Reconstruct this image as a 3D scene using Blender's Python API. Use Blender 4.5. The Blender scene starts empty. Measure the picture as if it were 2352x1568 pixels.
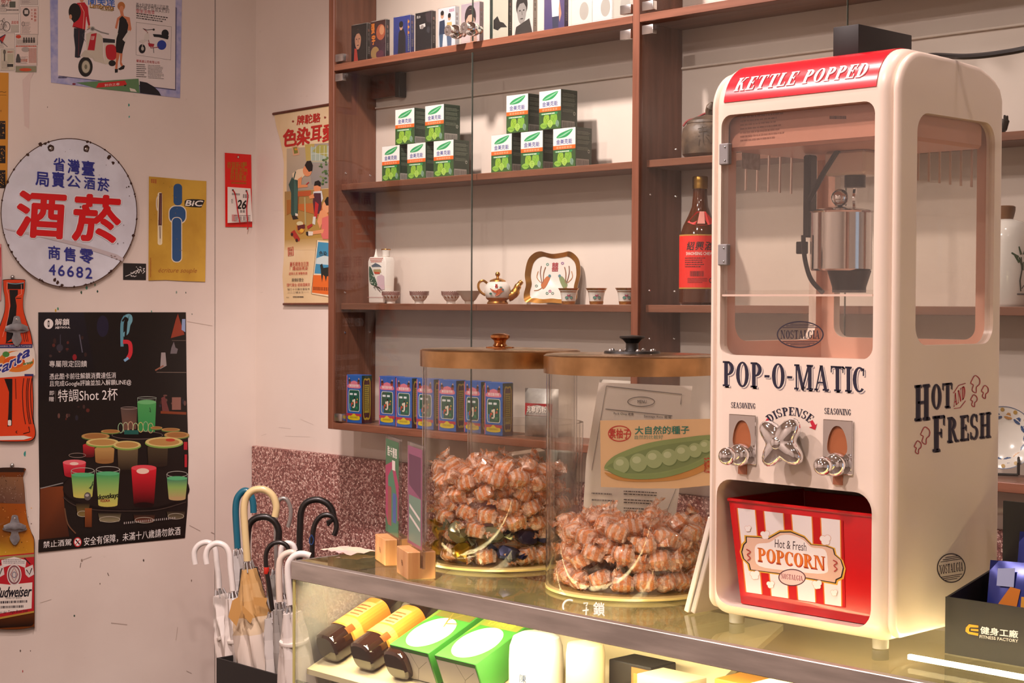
import bpy, bmesh, math, random
from mathutils import Vector, Matrix
random.seed(7)
S = bpy.context.scene
PI = math.pi
# ------------------------------------------------------------------ camera
EYE = 1.45
FOC = 3760.0                      # focal length in pixels of a 2352 x 1568 frame
YAW, PIT, ROL = math.radians(45.9), math.radians(-1.31), math.radians(0.28)
cF = Vector((-math.sin(YAW)*math.cos(PIT), math.cos(YAW)*math.cos(PIT), math.sin(PIT)))
cR0 = Vector((math.cos(YAW), math.sin(YAW), 0)); cU0 = cR0.cross(cF)
cR = cR0*math.cos(ROL)+cU0*math.sin(ROL); cU = cU0*math.cos(ROL)-cR0*math.sin(ROL)
CAM = Vector((0, 0, EYE))
cd = bpy.data.cameras.new('camera'); cam = bpy.data.objects.new('camera', cd); S.collection.objects.link(cam)
cd.sensor_width = 36; cd.lens = FOC/2352*36; cd.clip_start = .05; cd.clip_end = 60
mw = Matrix((cR, cU, -cF)).transposed().to_4x4(); mw.translation = CAM; cam.matrix_world = mw
S.camera = cam
cd.dof.use_dof = False
# ------------------------------------------------------------------ world, lights, exposure
S.view_settings.view_transform = 'Standard'; S.view_settings.look = 'None'
S.view_settings.gamma = 1; S.view_settings.use_curve_mapping = False
S.view_settings.exposure = -0.42
S.cycles.use_denoising = True
S.cycles.max_bounces = 8; S.cycles.diffuse_bounces = 3; S.cycles.transparent_max_bounces = 20; S.cycles.transmission_bounces = 4
S.cycles.use_adaptive_sampling = True; S.cycles.adaptive_threshold = .1
S.cycles.glossy_bounces = 4; S.cycles.caustics_reflective = False; S.cycles.caustics_refractive = False
S.cycles.sample_clamp_indirect = 6
wd = bpy.data.worlds.new('daylight outside'); S.world = wd; wd.use_nodes = True
wd.node_tree.nodes['Background'].inputs[0].default_value = (.62, .75, 1, 1)
wd.node_tree.nodes['Background'].inputs[1].default_value = 1.3
CEIL = 3.05
WARM = (1.0, .81, .775)
def lamp(x, y, energy, size=.13, col=WARM, z=CEIL-.035):
    l = bpy.data.lights.new('ceiling lamp', 'AREA'); l.shape = 'DISK'; l.size = size; l.energy = energy; l.color = col
    o = bpy.data.objects.new('ceiling_lamp_light', l); o.location = (x, y, z); S.collection.objects.link(o)
LAMPS = [(-1.75, 1.2, 30), (-.9, 1.7, 10), (-2.35, .25, 62), (-1.1, .0, 50), (.6, .6, 12), (.4, -1.6, 24), (-2.4, -1.6, 38)]
def spot(x, y, tx, ty, tz, energy, ang):
    l = bpy.data.lights.new('track spotlight', 'SPOT'); l.energy = energy; l.color = WARM; l.spot_size = math.radians(ang); l.spot_blend = .8; l.shadow_soft_size = .05
    o = bpy.data.objects.new('track_spotlight', l); o.location = (x, y, CEIL-.12); o.rotation_euler = (Vector((tx, ty, tz))-o.location).to_track_quat('-Z', 'Y').to_euler(); S.collection.objects.link(o)
spot(-2.85, 1.95, -2.8, 2.75, 1.5, 290, 100)
for a in LAMPS: lamp(*a)
# ------------------------------------------------------------------ pixel helpers: where a sight line meets a real plane
def ray(x, y): return cF+cR*((x-1176)/FOC)-cU*((y-784)/FOC)
def onY(x, y, Y): d = ray(x, y); return CAM+d*(Y/d.y)
def onX(x, y, X): d = ray(x, y); return CAM+d*(X/d.x)
def onZ(x, y, Z): d = ray(x, y); return CAM+d*((Z-EYE)/d.z)
def onD(x, y, D): return CAM+ray(x, y)*D
def crop(x0, y0, s): return lambda x, y: (x0+x/s, y0+y/s)
# ------------------------------------------------------------------ mesh helpers
def hx(h):
    h = h.lstrip('#'); return tuple(((c/12.92) if c <= .04045 else ((c+.055)/1.055)**2.4) for c in (int(h[i:i+2], 16)/255 for i in (0, 2, 4)))
PEND = []
def link(o): PEND.append(o); return o
def sharp(me, ang=35):
    for p in me.polygons: p.use_smooth = True
    try: me.set_sharp_from_angle(angle=math.radians(ang))
    except Exception: pass
class MB:
    def __init__(s): s.v = []; s.f = []; s.m = []; s.c = []
    def add(s, vs, fs, mi=0, col=None):
        b = len(s.v); s.v += [tuple(v) for v in vs]
        for f in fs: s.f.append([b+i for i in f]); s.m.append(mi); s.c.append(col)
        return s
    def box(s, x0, x1, y0, y1, z0, z1, mi=0, col=None):
        return s.add([(x, y, z) for z in (z0, z1) for y in (y0, y1) for x in (x0, x1)],
                     [(0, 2, 3, 1), (4, 5, 7, 6), (0, 1, 5, 4), (2, 6, 7, 3), (0, 4, 6, 2), (1, 3, 7, 5)], mi, col)
    def lathe(s, prof, n=28, mi=0, c=(0, 0, 0), cols=None, fl=None, axis=None):
        vs = []; fs = []
        for k, (r, z) in enumerate(prof):
            for i in range(n):
                a = 2*PI*i/n; rr = r*(fl(a, k) if fl else 1)
                p = Vector((rr*math.cos(a), rr*math.sin(a), z))
                if axis is not None: p = axis @ p
                vs.append((p.x+c[0], p.y+c[1], p.z+c[2]))
        b = len(s.v); s.v += vs
        for k in range(len(prof)-1):
            for i in range(n):
                j = (i+1) % n
                s.f.append([b+k*n+i, b+k*n+j, b+(k+1)*n+j, b+(k+1)*n+i]); s.m.append(mi); s.c.append(cols[k] if cols else None)
        for k in (0, len(prof)-1):
            if prof[k][0] > 1e-5: s.f.append([b+k*n+i for i in range(n)]); s.m.append(mi); s.c.append(cols[min(k, len(cols)-1)] if cols else None)
        return s
    def tube(s, pts, r, n=10, mi=0, cap=True, col=None):
        pts = [Vector(p) for p in pts]; N = len(pts); rs = r if isinstance(r, (list, tuple)) else [r]*N
        up = Vector((.123, .456, .88)); b = len(s.v); u = None
        for i, p in enumerate(pts):
            t = (pts[min(i+1, N-1)]-pts[max(i-1, 0)]).normalized()
            u = (up-t*up.dot(t)).normalized() if u is None else (u-t*u.dot(t)).normalized()
            w = t.cross(u)
            for k in range(n):
                a = 2*PI*k/n; s.v.append(tuple(p+(u*math.cos(a)+w*math.sin(a))*rs[i]))
        for i in range(N-1):
            for k in range(n):
                j = (k+1) % n; s.f.append([b+i*n+k, b+i*n+j, b+(i+1)*n+j, b+(i+1)*n+k]); s.m.append(mi); s.c.append(col)
        if cap:
            for i in (0, N-1): s.f.append([b+i*n+k for k in range(n)]); s.m.append(mi); s.c.append(col)
        return s
    def ball(s, c, r, n=12, mi=0, sc=(1, 1, 1), col=None):
        m = max(5, n//2)
        prof = [(r*math.sin(PI*k/m)+1e-6, -r*math.cos(PI*k/m)) for k in range(m+1)]
        return s.lathe(prof, n, mi, c, axis=Matrix.Diagonal((sc[0], sc[1], sc[2])), cols=[col]*len(prof) if col else None)
    def prism(s, pts, fn, d0, d1, mi=0, col=None):     # pts 2-D outline, fn(x, y, n) -> 3-D
        n = len(pts); b = len(s.v)
        s.v += [tuple(fn(x, y, d0)) for x, y in pts]+[tuple(fn(x, y, d1)) for x, y in pts]
        s.f += [[b+i for i in range(n)], [b+n+i for i in reversed(range(n))]]; s.m += [mi]*2; s.c += [col]*2
        for i in range(n):
            j = (i+1) % n; s.f.append([b+i, b+n+i, b+n+j, b+j]); s.m.append(mi); s.c.append(col)
        return s
    def mesh(s, name, smooth=35, fix=True):
        me = bpy.data.meshes.new(name); me.from_pydata(s.v, [], s.f); me.polygons.foreach_set('material_index', s.m)
        if any(c is not None for c in s.c):
            at = me.color_attributes.new('Col', 'FLOAT_COLOR', 'CORNER'); buf = []
            for p, c in zip(me.polygons, s.c):
                c = c or (1, 1, 1)
                for li in range(p.loop_total):
                    q = c[li] if isinstance(c[0], (tuple, list)) else c
                    buf += [q[0], q[1], q[2], 1]
            at.data.foreach_set('color', buf)
        if fix:
            bm = bmesh.new(); bm.from_mesh(me); bmesh.ops.recalc_face_normals(bm, faces=bm.faces); bm.to_mesh(me); bm.free()
        if smooth: sharp(me, smooth)
        return me
def ob(name, me, mats, parent=None, **kw):
    if isinstance(me, MB): me = me.mesh(name)
    mats = mats if isinstance(mats, (list, tuple)) else [mats]
    if not me.materials:
        for m in mats: me.materials.append(m)
    o = bpy.data.objects.new(name, me); link(o)
    if parent is not None: o.parent = parent
    for k, v in kw.items(): o[k] = v
    return o
def thing(name, label, cat, loc=(0, 0, 0), rz=0, group=None, rot=None):
    o = bpy.data.objects.new(name, None); link(o); o.location = loc; o.rotation_euler = rot or (0, 0, rz); o.empty_display_size = .05
    o['label'] = label; o['category'] = cat
    if group: o['group'] = group
    return o
def tag(o, label, cat, group=None):
    o['label'] = label; o['category'] = cat
    if group: o['group'] = group
    return o
def struct(o): o['kind'] = 'structure'; return o
def dup(root, loc, rz=None, label=None, rot=None):
    r = link(root.copy()); r.location = loc
    if rz is not None: r.rotation_euler = (0, 0, rz)
    if rot is not None: r.rotation_euler = rot
    if label: r['label'] = label
    def rec(a, b):
        for ch in [c for c in list(PEND) if c.parent == a]:
            c = link(ch.copy()); c.parent = b; rec(ch, c)
    rec(root, r)
    return r
def bevmesh(me, off, seg=3, ang=30, clamp=True):
    bm = bmesh.new(); bm.from_mesh(me)
    bmesh.ops.recalc_face_normals(bm, faces=bm.faces)
    es = [e for e in bm.edges if len(e.link_faces) == 2 and e.calc_face_angle(0) > math.radians(ang)]
    bmesh.ops.bevel(bm, geom=es, offset=off, offset_type='OFFSET', segments=seg, profile=.5, affect='EDGES', clamp_overlap=clamp)
    bm.to_mesh(me); bm.free(); sharp(me); return me
def rbox(name, x0, x1, y0, y1, z0, z1, off=.002, seg=2):
    return bevmesh(MB().box(x0, x1, y0, y1, z0, z1).mesh(name, 0), off, seg)
def evalmesh(o):
    S.collection.objects.link(o); dg = bpy.context.evaluated_depsgraph_get(); dg.update()
    me = bpy.data.meshes.new_from_object(o.evaluated_get(dg)); S.collection.objects.unlink(o); return me
def boolean(me, cutters, op='DIFFERENCE'):
    o = bpy.data.objects.new('b', me); hs = []
    for c in cutters:
        h = bpy.data.objects.new('c', c); S.collection.objects.link(h); hs.append(h)
        m = o.modifiers.new('b', 'BOOLEAN'); m.object = h; m.operation = op; m.solver = 'EXACT'
    r = evalmesh(o)
    for h in hs: bpy.data.objects.remove(h)
    bpy.data.objects.remove(o); sharp(r); return r
def rrect(x0, x1, y0, y1, r, n=6):
    out = []
    for cx, cy, a0 in ((x1-r, y1-r, 0), (x0+r, y1-r, 90), (x0+r, y0+r, 180), (x1-r, y0+r, 270)):
        for k in range(n+1):
            a = math.radians(a0+90*k/n); out.append((cx+r*math.cos(a), cy+r*math.sin(a)))
    return out
def ell(cx, cy, rx, ry, n=28, a0=0, a1=360):
    m = n if a1-a0 >= 360 else n+1
    return [(cx+rx*math.cos(math.radians(a0+(a1-a0)*k/n)), cy+ry*math.sin(math.radians(a0+(a1-a0)*k/n))) for k in range(m)]
def smoothpts(p, k=5, closed=False):
    n = len(p); out = []
    for i in range(n if closed else n-1):
        g = (lambda q: p[q % n]) if closed else (lambda q: p[max(0, min(n-1, q))])
        a, b, c, d = g(i-1), g(i), g(i+1), g(i+2)
        for t in range(k):
            t /= k
            out.append(tuple(.5*(2*b[j]+(c[j]-a[j])*t+(2*a[j]-5*b[j]+4*c[j]-d[j])*t*t+(3*b[j]-a[j]-3*c[j]+d[j])*t**3) for j in range(len(b))))
    if not closed: out.append(tuple(p[-1]))
    return out
# ------------------------------------------------------------------ printing: flat ink shapes on real surfaces
GC = {}
def glyphs(t):
    k = t
    if k not in GC:
        c = bpy.data.curves.new('t', 'FONT'); c.body = t; c.resolution_u = 3 if len(t) < 12 else 2
        o = bpy.data.objects.new('t', c); me = evalmesh(o)
        vs = [(v.co.x, v.co.y) for v in me.vertices]; fs = [list(p.vertices) for p in me.polygons]
        bpy.data.objects.remove(o); bpy.data.meshes.remove(me)
        xs = [v[0] for v in vs] or [0]; ys = [v[1] for v in vs] or [0]
        GC[k] = (vs, fs, min(xs), max(xs), min(ys), max(ys))
    return GC[k]
def slab_parts(ch):
    T, t = .235, .075; P = []
    R = lambda x0, y0, x1, y1: P.append([(x0, y0), (x1, y0), (x1, y1), (x0, y1)])
    def stem(x, y0=0, y1=1, s=.09, w=T):
        R(x, y0, x+w, y1)
        if y0 == 0: R(x-s, 0, x+w+s, t)
        if y1 == 1: R(x-s, 1-t, x+w+s, 1)
    def ring(cx, cy, rx, ry, a0=0, a1=360, T=T, t=t):
        n = max(6, int((a1-a0)/18)); o = ell(cx, cy, rx, ry, n, a0, a1); i = ell(cx, cy, rx-T, ry-t, n, a0, a1); m = len(o)
        for k in range(m-1 if a1-a0 < 360 else m): j = (k+1) % m; P.append([o[k], o[j], i[j], i[k]])
    def diag(x0, y0, x1, y1, w): P.append([(x0, y0), (x0+w, y0), (x1+w, y1), (x1, y1)])
    if ch == 'P': stem(.09); ring(.3, .72, .4, .28, -90, 90); w = .72
    elif ch == 'R': stem(.09); ring(.3, .74, .38, .26, -90, 90); diag(.62, 0, .32, .5, .2); R(.6, 0, .92, t); w = .9
    elif ch == 'O': ring(.4, .5, .4, .51); w = .8
    elif ch == 'C': ring(.42, .5, .42, .51, 48, 312); R(.62, .66, .71, .95); w = .74
    elif ch == 'G': ring(.42, .5, .42, .51, 48, 312); R(.5, .36, .82, .43); R(.56, .1, .74, .42); R(.62, .66, .71, .95); w = .84
    elif ch == 'D': stem(.09); ring(.28, .5, .52, .5, -90, 90); w = .82
    elif ch == 'S':
        ring(.33, .735, .31, .275, 30, 270, .17); ring(.33, .265, .32, .275, -150, 90, .17); R(.5, .7, .58, .98); R(.03, .02, .11, .3); w = .66
    elif ch == 'M': stem(.07, w=.1); stem(.83); diag(.42, 0, .1, 1, .2); diag(.42, 0, .82, 1, .12); w = 1.12
    elif ch == 'A': diag(.06, 0, .36, 1, .09); diag(.62, 0, .33, 1, .2); R(.2, .28, .62, .35); R(0, 0, .25, t); R(.52, 0, .92, t); w = .92
    elif ch == 'T': stem(.3); R(0, .92, .79, 1); R(0, .74, .07, 1); R(.72, .74, .79, 1); w = .79
    elif ch == 'I': stem(.09); w = .37
    elif ch == 'H': stem(.09); stem(.58); R(.2, .47, .65, .54); w = .86
    elif ch in 'FEL':
        stem(.09); w = .7
        if ch in 'FE': R(.2, .92, .68, 1); R(.61, .72, .68, 1); R(.2, .47, .52, .54); R(.46, .38, .52, .63)
        if ch in 'EL': R(.2, 0, .7, .08); R(.63, 0, .7, .28)
    elif ch == 'N': stem(.07, w=.08); diag(.62, 0, .1, 1, .21); R(.74, 0, .82, 1); R(.64, 1-t, .92, 1); w = .92
    elif ch == 'K': stem(.09); diag(.26, .42, .62, 1, .1); diag(.62, 0, .36, .56, .2); R(.56, 0, .92, t); R(.54, 1-t, .84, 1); w = .9
    elif ch == '-': R(.04, .42, .36, .52); w = .4
    else: w = .35
    return P, w
def clipband(p, a, b):
    for lim, sg in ((a, 1), (b, -1)):
        q = []
        for i in range(len(p)):
            u, v = p[i-1], p[i]; du, dv = sg*(u[1]-lim), sg*(v[1]-lim)
            if du*dv < 0: t = du/(du-dv); q.append((u[0]+(v[0]-u[0])*t, u[1]+(v[1]-u[1])*t))
            if dv >= 0: q.append(v)
        p = q
        if len(p) < 3: return []
    return p
class Ink:
    def __init__(s, fn, lift=.0003, step=.000012): s.fn = fn; s.n = lift; s.st = step; s.mb = MB()
    def poly(s, pts, col, lay=True):
        c = hx(col) if isinstance(col, str) else [hx(q) for q in col]
        s.mb.add([s.fn(x, y, s.n) for x, y in pts], [list(range(len(pts)))], 0, c)
        if lay: s.n += s.st
        return s
    def many(s, polys, col):
        c = hx(col)
        for p in polys: s.mb.add([s.fn(x, y, s.n) for x, y in p], [list(range(len(p)))], 0, c)
        s.n += s.st; return s
    def rect(s, x0, y0, x1, y1, col, c2=None):
        return s.poly([(x0, y0), (x1, y0), (x1, y1), (x0, y1)], [col, col, c2, c2] if c2 else col)
    def ell(s, cx, cy, rx, ry, col, n=24, a0=0, a1=360): return s.poly(ell(cx, cy, rx, ry or rx, n, a0, a1), col)
    def ring(s, cx, cy, rx, ry, w, col, a0=0, a1=360, n=36):
        o = ell(cx, cy, rx, ry, n, a0, a1); i = ell(cx, cy, rx-w, ry-w, n, a0, a1); m = len(o)
        return s.many([[o[k], o[(k+1) % m], i[(k+1) % m], i[k]] for k in range(m if a1-a0 >= 360 else m-1)], col)
    def line(s, pts, w, col, closed=False, sm=0):
        if sm: pts = smoothpts(pts, sm, closed)
        if closed: pts = list(pts)+[pts[0]]
        q = []; N = len(pts); ws = w if isinstance(w, (list, tuple)) else None
        for i, (x, y) in enumerate(pts):
            a = pts[max(0, i-1)]; b = pts[min(N-1, i+1)]
            if closed and i in (0, N-1): a = pts[-2]; b = pts[1]
            dx, dy = b[0]-a[0], b[1]-a[1]; L = math.hypot(dx, dy) or 1
            h = (ws[min(len(ws)-1, int(i*len(ws)/N))] if ws else w)/2; q.append((x-dy/L*h, y+dx/L*h, x+dy/L*h, y-dx/L*h))
        return s.many([[q[i][:2], q[i+1][:2], q[i+1][2:], q[i][2:]] for i in range(N-1)], col)
    def text(s, t, cx, cy, h, w, col, sl=0, it=0, bold=0, grad=None):
        vs, fs, x0, x1, y0, y1 = glyphs(t); c = hx(col); ky = h/(y1-y0 or 1); kx = (w/(x1-x0 or 1)) if w else ky
        P = []
        for x, y in vs:
            X = (x-(x0+x1)/2)*kx; Y = -(y-(y0+y1)/2)*ky
            P.append((cx+X-it*Y, cy+Y+sl*X))
        if grad:
            g = hx(grad); cc = []
            for f in fs: cc.append([tuple(c[i]+(g[i]-c[i])*max(0, min(1, (P[k][1]-cy)/h+.5)) for i in range(3)) for k in f])
            b = len(s.mb.v); s.mb.v += [tuple(s.fn(x, y, s.n)) for x, y in P]
            for f, q in zip(fs, cc): s.mb.f.append([b+i for i in f]); s.mb.m.append(0); s.mb.c.append(q)
        else:
            s.mb.add([s.fn(x, y, s.n) for x, y in P], fs, 0, c)
            if bold:
                b = bold*h; nd = 8 if h*bold > 8 else 4
                if w and len(t) > 1: b = min(b, .8*bold*h)
                for k in range(nd):
                    s.n += s.st/nd; dx, dy = b*math.cos(2*PI*k/nd+.4), b*math.sin(2*PI*k/nd+.4)
                    s.mb.add([s.fn(x+dx, y+dy, s.n) for x, y in P], fs, 0, c)
        s.n += s.st; return s
    def slab(s, t, cx, cy, h, w, col, sl=0, it=0, gap=.12, arc=None, cut=0):
        x = 0; A = []
        for ch in t:
            P, ww = slab_parts(ch); A += [[(x+px, py) for px, py in p] for p in P]; x += ww+gap
        W = x-gap; kx = w/W; out = []
        if cut:
            B = []
            for p in A:
                for k in range(cut): B.append(clipband(p, k/cut, (k+1)/cut))
            A = [p for p in B if len(p) > 2]
        for p in A:
            q = []
            for px, py in p:
                X = (px-W/2)*kx; Y = -(py-.5)*h
                if arc: a = X/arc; q.append((cx+(arc-Y)*math.sin(a), cy-(arc-Y)*math.cos(a)))
                else: q.append((cx+X-it*Y, cy+Y+sl*X))
            out.append(q)
        return s.many(out, col)
    def dash(s, x0, y0, x1, y1, rows, col, fill=.62, lo=.02, hi=.09, sl=0):
        P = []; rh = (y1-y0)/rows; W = x1-x0
        for r in range(rows):
            x = x0; e = x1-random.random()*W*.25
            while x < e:
                d = W*random.uniform(lo, hi); y = y0+r*rh+sl*(x-x0); q = min(x+d, x1)
                P.append([(x, y), (q, y+sl*(q-x)), (q, y+rh*fill+sl*(q-x)), (x, y+rh*fill)]); x += d+W*.018
        return s.many(P, col)
    def han(s, x0, y0, x1, y1, n, col, sl=0):      # a row of tiny brushed characters
        w = (x1-x0)/n; P = []
        for k in range(n):
            a = x0+k*w; b = a+w*.82; o = sl*k*w; h = y1-y0
            for j in range(3):
                yy = y0+o+h*(.08+.34*j); P.append([(a, yy), (b, yy), (b, yy+h*.15), (a, yy+h*.15)])
            xx = a+w*random.choice((.1, .34, .5)); P.append([(xx, y0+o), (xx+w*.16, y0+o), (xx+w*.16, y1+o), (xx, y1+o)])
        return s.many(P, col)
    def obj(s, name, mat, parent): return ob(name, s.mb.mesh(name, 0, fix=False), mat, parent)
def wallfn(m, X):      # drawing coordinates -> the plane X = const facing +X
    def f(x, y, n): p = onX(*m(x, y), X+n); return p
    return f
def frontfn(m, Y):     # drawing coordinates -> the plane Y = const facing -Y
    def f(x, y, n): p = onY(*m(x, y), Y-n); return p
    return f
# ------------------------------------------------------------------ materials
def nodes(name):
    m = bpy.data.materials.new(name); m.use_nodes = True; nt = m.node_tree
    return m, nt, nt.nodes['Principled BSDF'], lambda t: nt.nodes.new('ShaderNode'+t), nt.links.new
def mat(name, col, rough=.5, metal=0, spec=.5, noise=0, nscale=30, bump=0, bscale=200, c2=None, coat=0, trans=0, emit=0, stretch=None, sub=0, ramp=(.35, .65)):
    m, nt, b, N, L = nodes(name); c = hx(col) if isinstance(col, str) else col
    b.inputs['Base Color'].default_value = (*c, 1); b.inputs['Roughness'].default_value = rough; b.inputs['Metallic'].default_value = metal
    b.inputs['Specular IOR Level'].default_value = spec; b.inputs['Coat Weight'].default_value = coat; b.inputs['Transmission Weight'].default_value = trans
    if sub: b.inputs['Subsurface Weight'].default_value = sub; b.inputs['Subsurface Radius'].default_value = (.01, .006, .004)
    if emit: b.inputs['Emission Color'].default_value = (*c, 1); b.inputs['Emission Strength'].default_value = emit
    if noise or bump or c2:
        tc = N('TexCoord'); mp = N('Mapping'); L(tc.outputs['Object'], mp.inputs[0])
        if stretch: mp.inputs['Scale'].default_value = stretch
        if noise or c2:
            n = N('TexNoise'); n.inputs['Scale'].default_value = nscale; n.inputs['Detail'].default_value = 6; L(mp.outputs[0], n.inputs[0])
            r = N('ValToRGB'); L(n.outputs[0], r.inputs[0]); d = hx(c2) if c2 else tuple(x*(1-noise) for x in c)
            r.color_ramp.elements[0].position = ramp[0]; r.color_ramp.elements[1].position = ramp[1]
            r.color_ramp.elements[0].color = (*d, 1); r.color_ramp.elements[1].color = (*c, 1); L(r.outputs[0], b.inputs['Base Color'])
        if bump:
            n = N('TexNoise'); n.inputs['Scale'].default_value = bscale; n.inputs['Detail'].default_value = 4; L(mp.outputs[0], n.inputs[0])
            u = N('Bump'); u.inputs['Strength'].default_value = bump; u.inputs['Distance'].default_value = .002; L(n.outputs[0], u.inputs['Height']); L(u.outputs[0], b.inputs['Normal'])
    return m
def inkmat(name, rough, coat=0, metal=0):
    m, nt, b, N, L = nodes(name); a = N('Attribute'); a.attribute_name = 'Col'; L(a.outputs[0], b.inputs['Base Color'])
    b.inputs['Roughness'].default_value = rough; b.inputs['Coat Weight'].default_value = coat; b.inputs['Metallic'].default_value = metal; return m
def thinglass(name, tint=(.95, .96, .95), ior=1.45, edge=None, rough=0.0, haze=0.0):
    m, nt, b, N, L = nodes(name); nt.nodes.remove(b); out = nt.nodes['Material Output']
    t = N('BsdfTransparent'); t.inputs[0].default_value = (*tint, 1); g = N('BsdfGlossy'); g.inputs['Roughness'].default_value = rough
    lwf = N('LayerWeight'); lwf.inputs[0].default_value = .5; pw = N('Math'); pw.operation = 'POWER'; pw.inputs[1].default_value = 5; L(lwf.outputs['Facing'], pw.inputs[0])
    f0 = ((ior-1)/(ior+1))**2; ma = N('Math'); ma.operation = 'MULTIPLY_ADD'; ma.inputs[1].default_value = 1-f0; ma.inputs[2].default_value = f0; L(pw.outputs[0], ma.inputs[0])
    x = N('MixShader'); L(ma.outputs[0], x.inputs[0]); L(t.outputs[0], x.inputs[1]); L(g.outputs[0], x.inputs[2])
    if edge:
        lw = N('LayerWeight'); lw.inputs[0].default_value = .28; r = N('ValToRGB'); L(lw.outputs['Facing'], r.inputs[0])
        r.color_ramp.elements[0].position = .55; r.color_ramp.elements[0].color = (*tint, 1); r.color_ramp.elements[1].position = 1; r.color_ramp.elements[1].color = (*edge, 1); L(r.outputs[0], t.inputs[0])
    if haze:
        d = N('BsdfDiffuse'); d.inputs[0].default_value = (.9, .88, .85, 1); y = N('MixShader'); y.inputs[0].default_value = haze; L(x.outputs[0], y.inputs[1]); L(d.outputs[0], y.inputs[2]); x = y
    L(x.outputs[0], out.inputs[0]); return m
def wood(name, a, b_, axis, scale=14, rough=.42):
    m, nt, b, N, L = nodes(name); tc = N('TexCoord'); mp = N('Mapping'); L(tc.outputs['Object'], mp.inputs[0])
    sc = [scale, scale, scale]; sc['xyz'.index(axis)] = scale*.06; mp.inputs['Scale'].default_value = sc
    n = N('TexNoise'); n.inputs['Scale'].default_value = 3.2; n.inputs['Detail'].default_value = 9; n.inputs['Roughness'].default_value = .65; n.inputs['Distortion'].default_value = .4; L(mp.outputs[0], n.inputs[0])
    r = N('ValToRGB'); L(n.outputs[0], r.inputs[0]); r.color_ramp.elements[0].position = .3; r.color_ramp.elements[1].position = .7
    r.color_ramp.elements[0].color = (*hx(a), 1); r.color_ramp.elements[1].color = (*hx(b_), 1); L(r.outputs[0], b.inputs['Base Color'])
    b.inputs['Roughness'].default_value = rough; u = N('Bump'); u.inputs['Strength'].default_value = .08; u.inputs['Distance'].default_value = .001; L(n.outputs[0], u.inputs['Height']); L(u.outputs[0], b.inputs['Normal']); return m
def wallpaint():
    m, nt, b, N, L = nodes('cream wall paint'); tc = N('TexCoord')
    n = N('TexNoise'); n.inputs['Scale'].default_value = 2.2; n.inputs['Detail'].default_value = 8; L(tc.outputs['Object'], n.inputs[0])
    r = N('ValToRGB'); L(n.outputs[0], r.inputs[0]); r.color_ramp.elements[0].position = .3; r.color_ramp.elements[1].position = .62
    r.color_ramp.elements[0].color = (*hx('d8c9bd'), 1); r.color_ramp.elements[1].color = (*hx('e3d6ca'), 1)
    mp = N('Mapping'); mp.inputs['Scale'].default_value = (9, 9, 26); L(tc.outputs['Object'], mp.inputs[0])
    n2 = N('TexNoise'); n2.inputs['Scale'].default_value = 1.3; n2.inputs['Detail'].default_value = 7; n2.inputs['Roughness'].default_value = .7; L(mp.outputs[0], n2.inputs[0])
    r2 = N('ValToRGB'); L(n2.outputs[0], r2.inputs[0]); r2.color_ramp.elements[0].position = .66; r2.color_ramp.elements[1].position = .8
    r2.color_ramp.elements[0].color = (0, 0, 0, 1); r2.color_ramp.elements[1].color = (.35, .35, .35, 1)
    x = N('MixRGB'); L(r2.outputs[0], x.inputs[0]); L(r.outputs[0], x.inputs[1]); x.inputs[2].default_value = (*hx('9a8879'), 1); L(x.outputs[0], b.inputs['Base Color'])
    b.inputs['Roughness'].default_value = .55
    n3 = N('TexNoise'); n3.inputs['Scale'].default_value = 60; L(tc.outputs['Object'], n3.inputs[0]); u = N('Bump'); u.inputs['Strength'].default_value = .05; u.inputs['Distance'].default_value = .002
    L(n3.outputs[0], u.inputs['Height']); L(u.outputs[0], b.inputs['Normal']); return m
def terrazzo():
    m, nt, b, N, L = nodes('washed pebble wainscot'); tc = N('TexCoord')
    v = N('TexVoronoi'); v.inputs['Scale'].default_value = 195; L(tc.outputs['Object'], v.inputs[0])
    r = N('ValToRGB'); sp = N('SeparateColor'); L(v.outputs['Color'], sp.inputs[0]); L(sp.outputs[0], r.inputs[0]); cr = r.color_ramp
    cr.elements[0].position = 0; cr.elements[0].color = (*hx('74423c'), 1); cr.elements[1].position = 1; cr.elements[1].color = (*hx('ecd2c4'), 1)
    for p, c in ((.3, '915a53'), (.55, 'b07d73'), (.78, 'd0a79b')): e = cr.elements.new(p); e.color = (*hx(c), 1)
    v2 = N('TexVoronoi'); v2.feature = 'DISTANCE_TO_EDGE'; v2.inputs['Scale'].default_value = 195; L(tc.outputs['Object'], v2.inputs[0])
    r2 = N('ValToRGB'); L(v2.outputs['Distance'], r2.inputs[0]); r2.color_ramp.elements[0].color = (*hx('7a4a44'), 1); r2.color_ramp.elements[1].color = (1, 1, 1, 1); r2.color_ramp.elements[0].position = .02; r2.color_ramp.elements[1].position = .12
    x = N('MixRGB'); x.blend_type = 'MULTIPLY'; x.inputs[0].default_value = 1; L(r.outputs[0], x.inputs[1]); L(r2.outputs[0], x.inputs[2]); L(x.outputs[0], b.inputs['Base Color'])
    b.inputs['Roughness'].default_value = .45; u = N('Bump'); u.inputs['Strength'].default_value = .4; u.inputs['Distance'].default_value = .001; L(v2.outputs['Distance'], u.inputs['Height']); L(u.outputs[0], b.inputs['Normal']); return m
K = {}
K['wall'] = wallpaint(); K['terr'] = terrazzo()
K['floor'] = mat('grey floor tile', '6d5c50', .4, noise=.25, nscale=6); K['ceil'] = mat('ceiling paint', 'd8cabc', .8)
K['dark'] = mat('dark gap', '1c1512', .8); K['black'] = mat('black plastic', '15120f', .4); K['blackm'] = mat('matt black card', '1b1817', .55)
K['woodx'] = wood('brown cabinet wood along', '5f3926', '865640', 'x'); K['woodz'] = wood('brown cabinet wood upright', '5b3523', '80513c', 'z')
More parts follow.
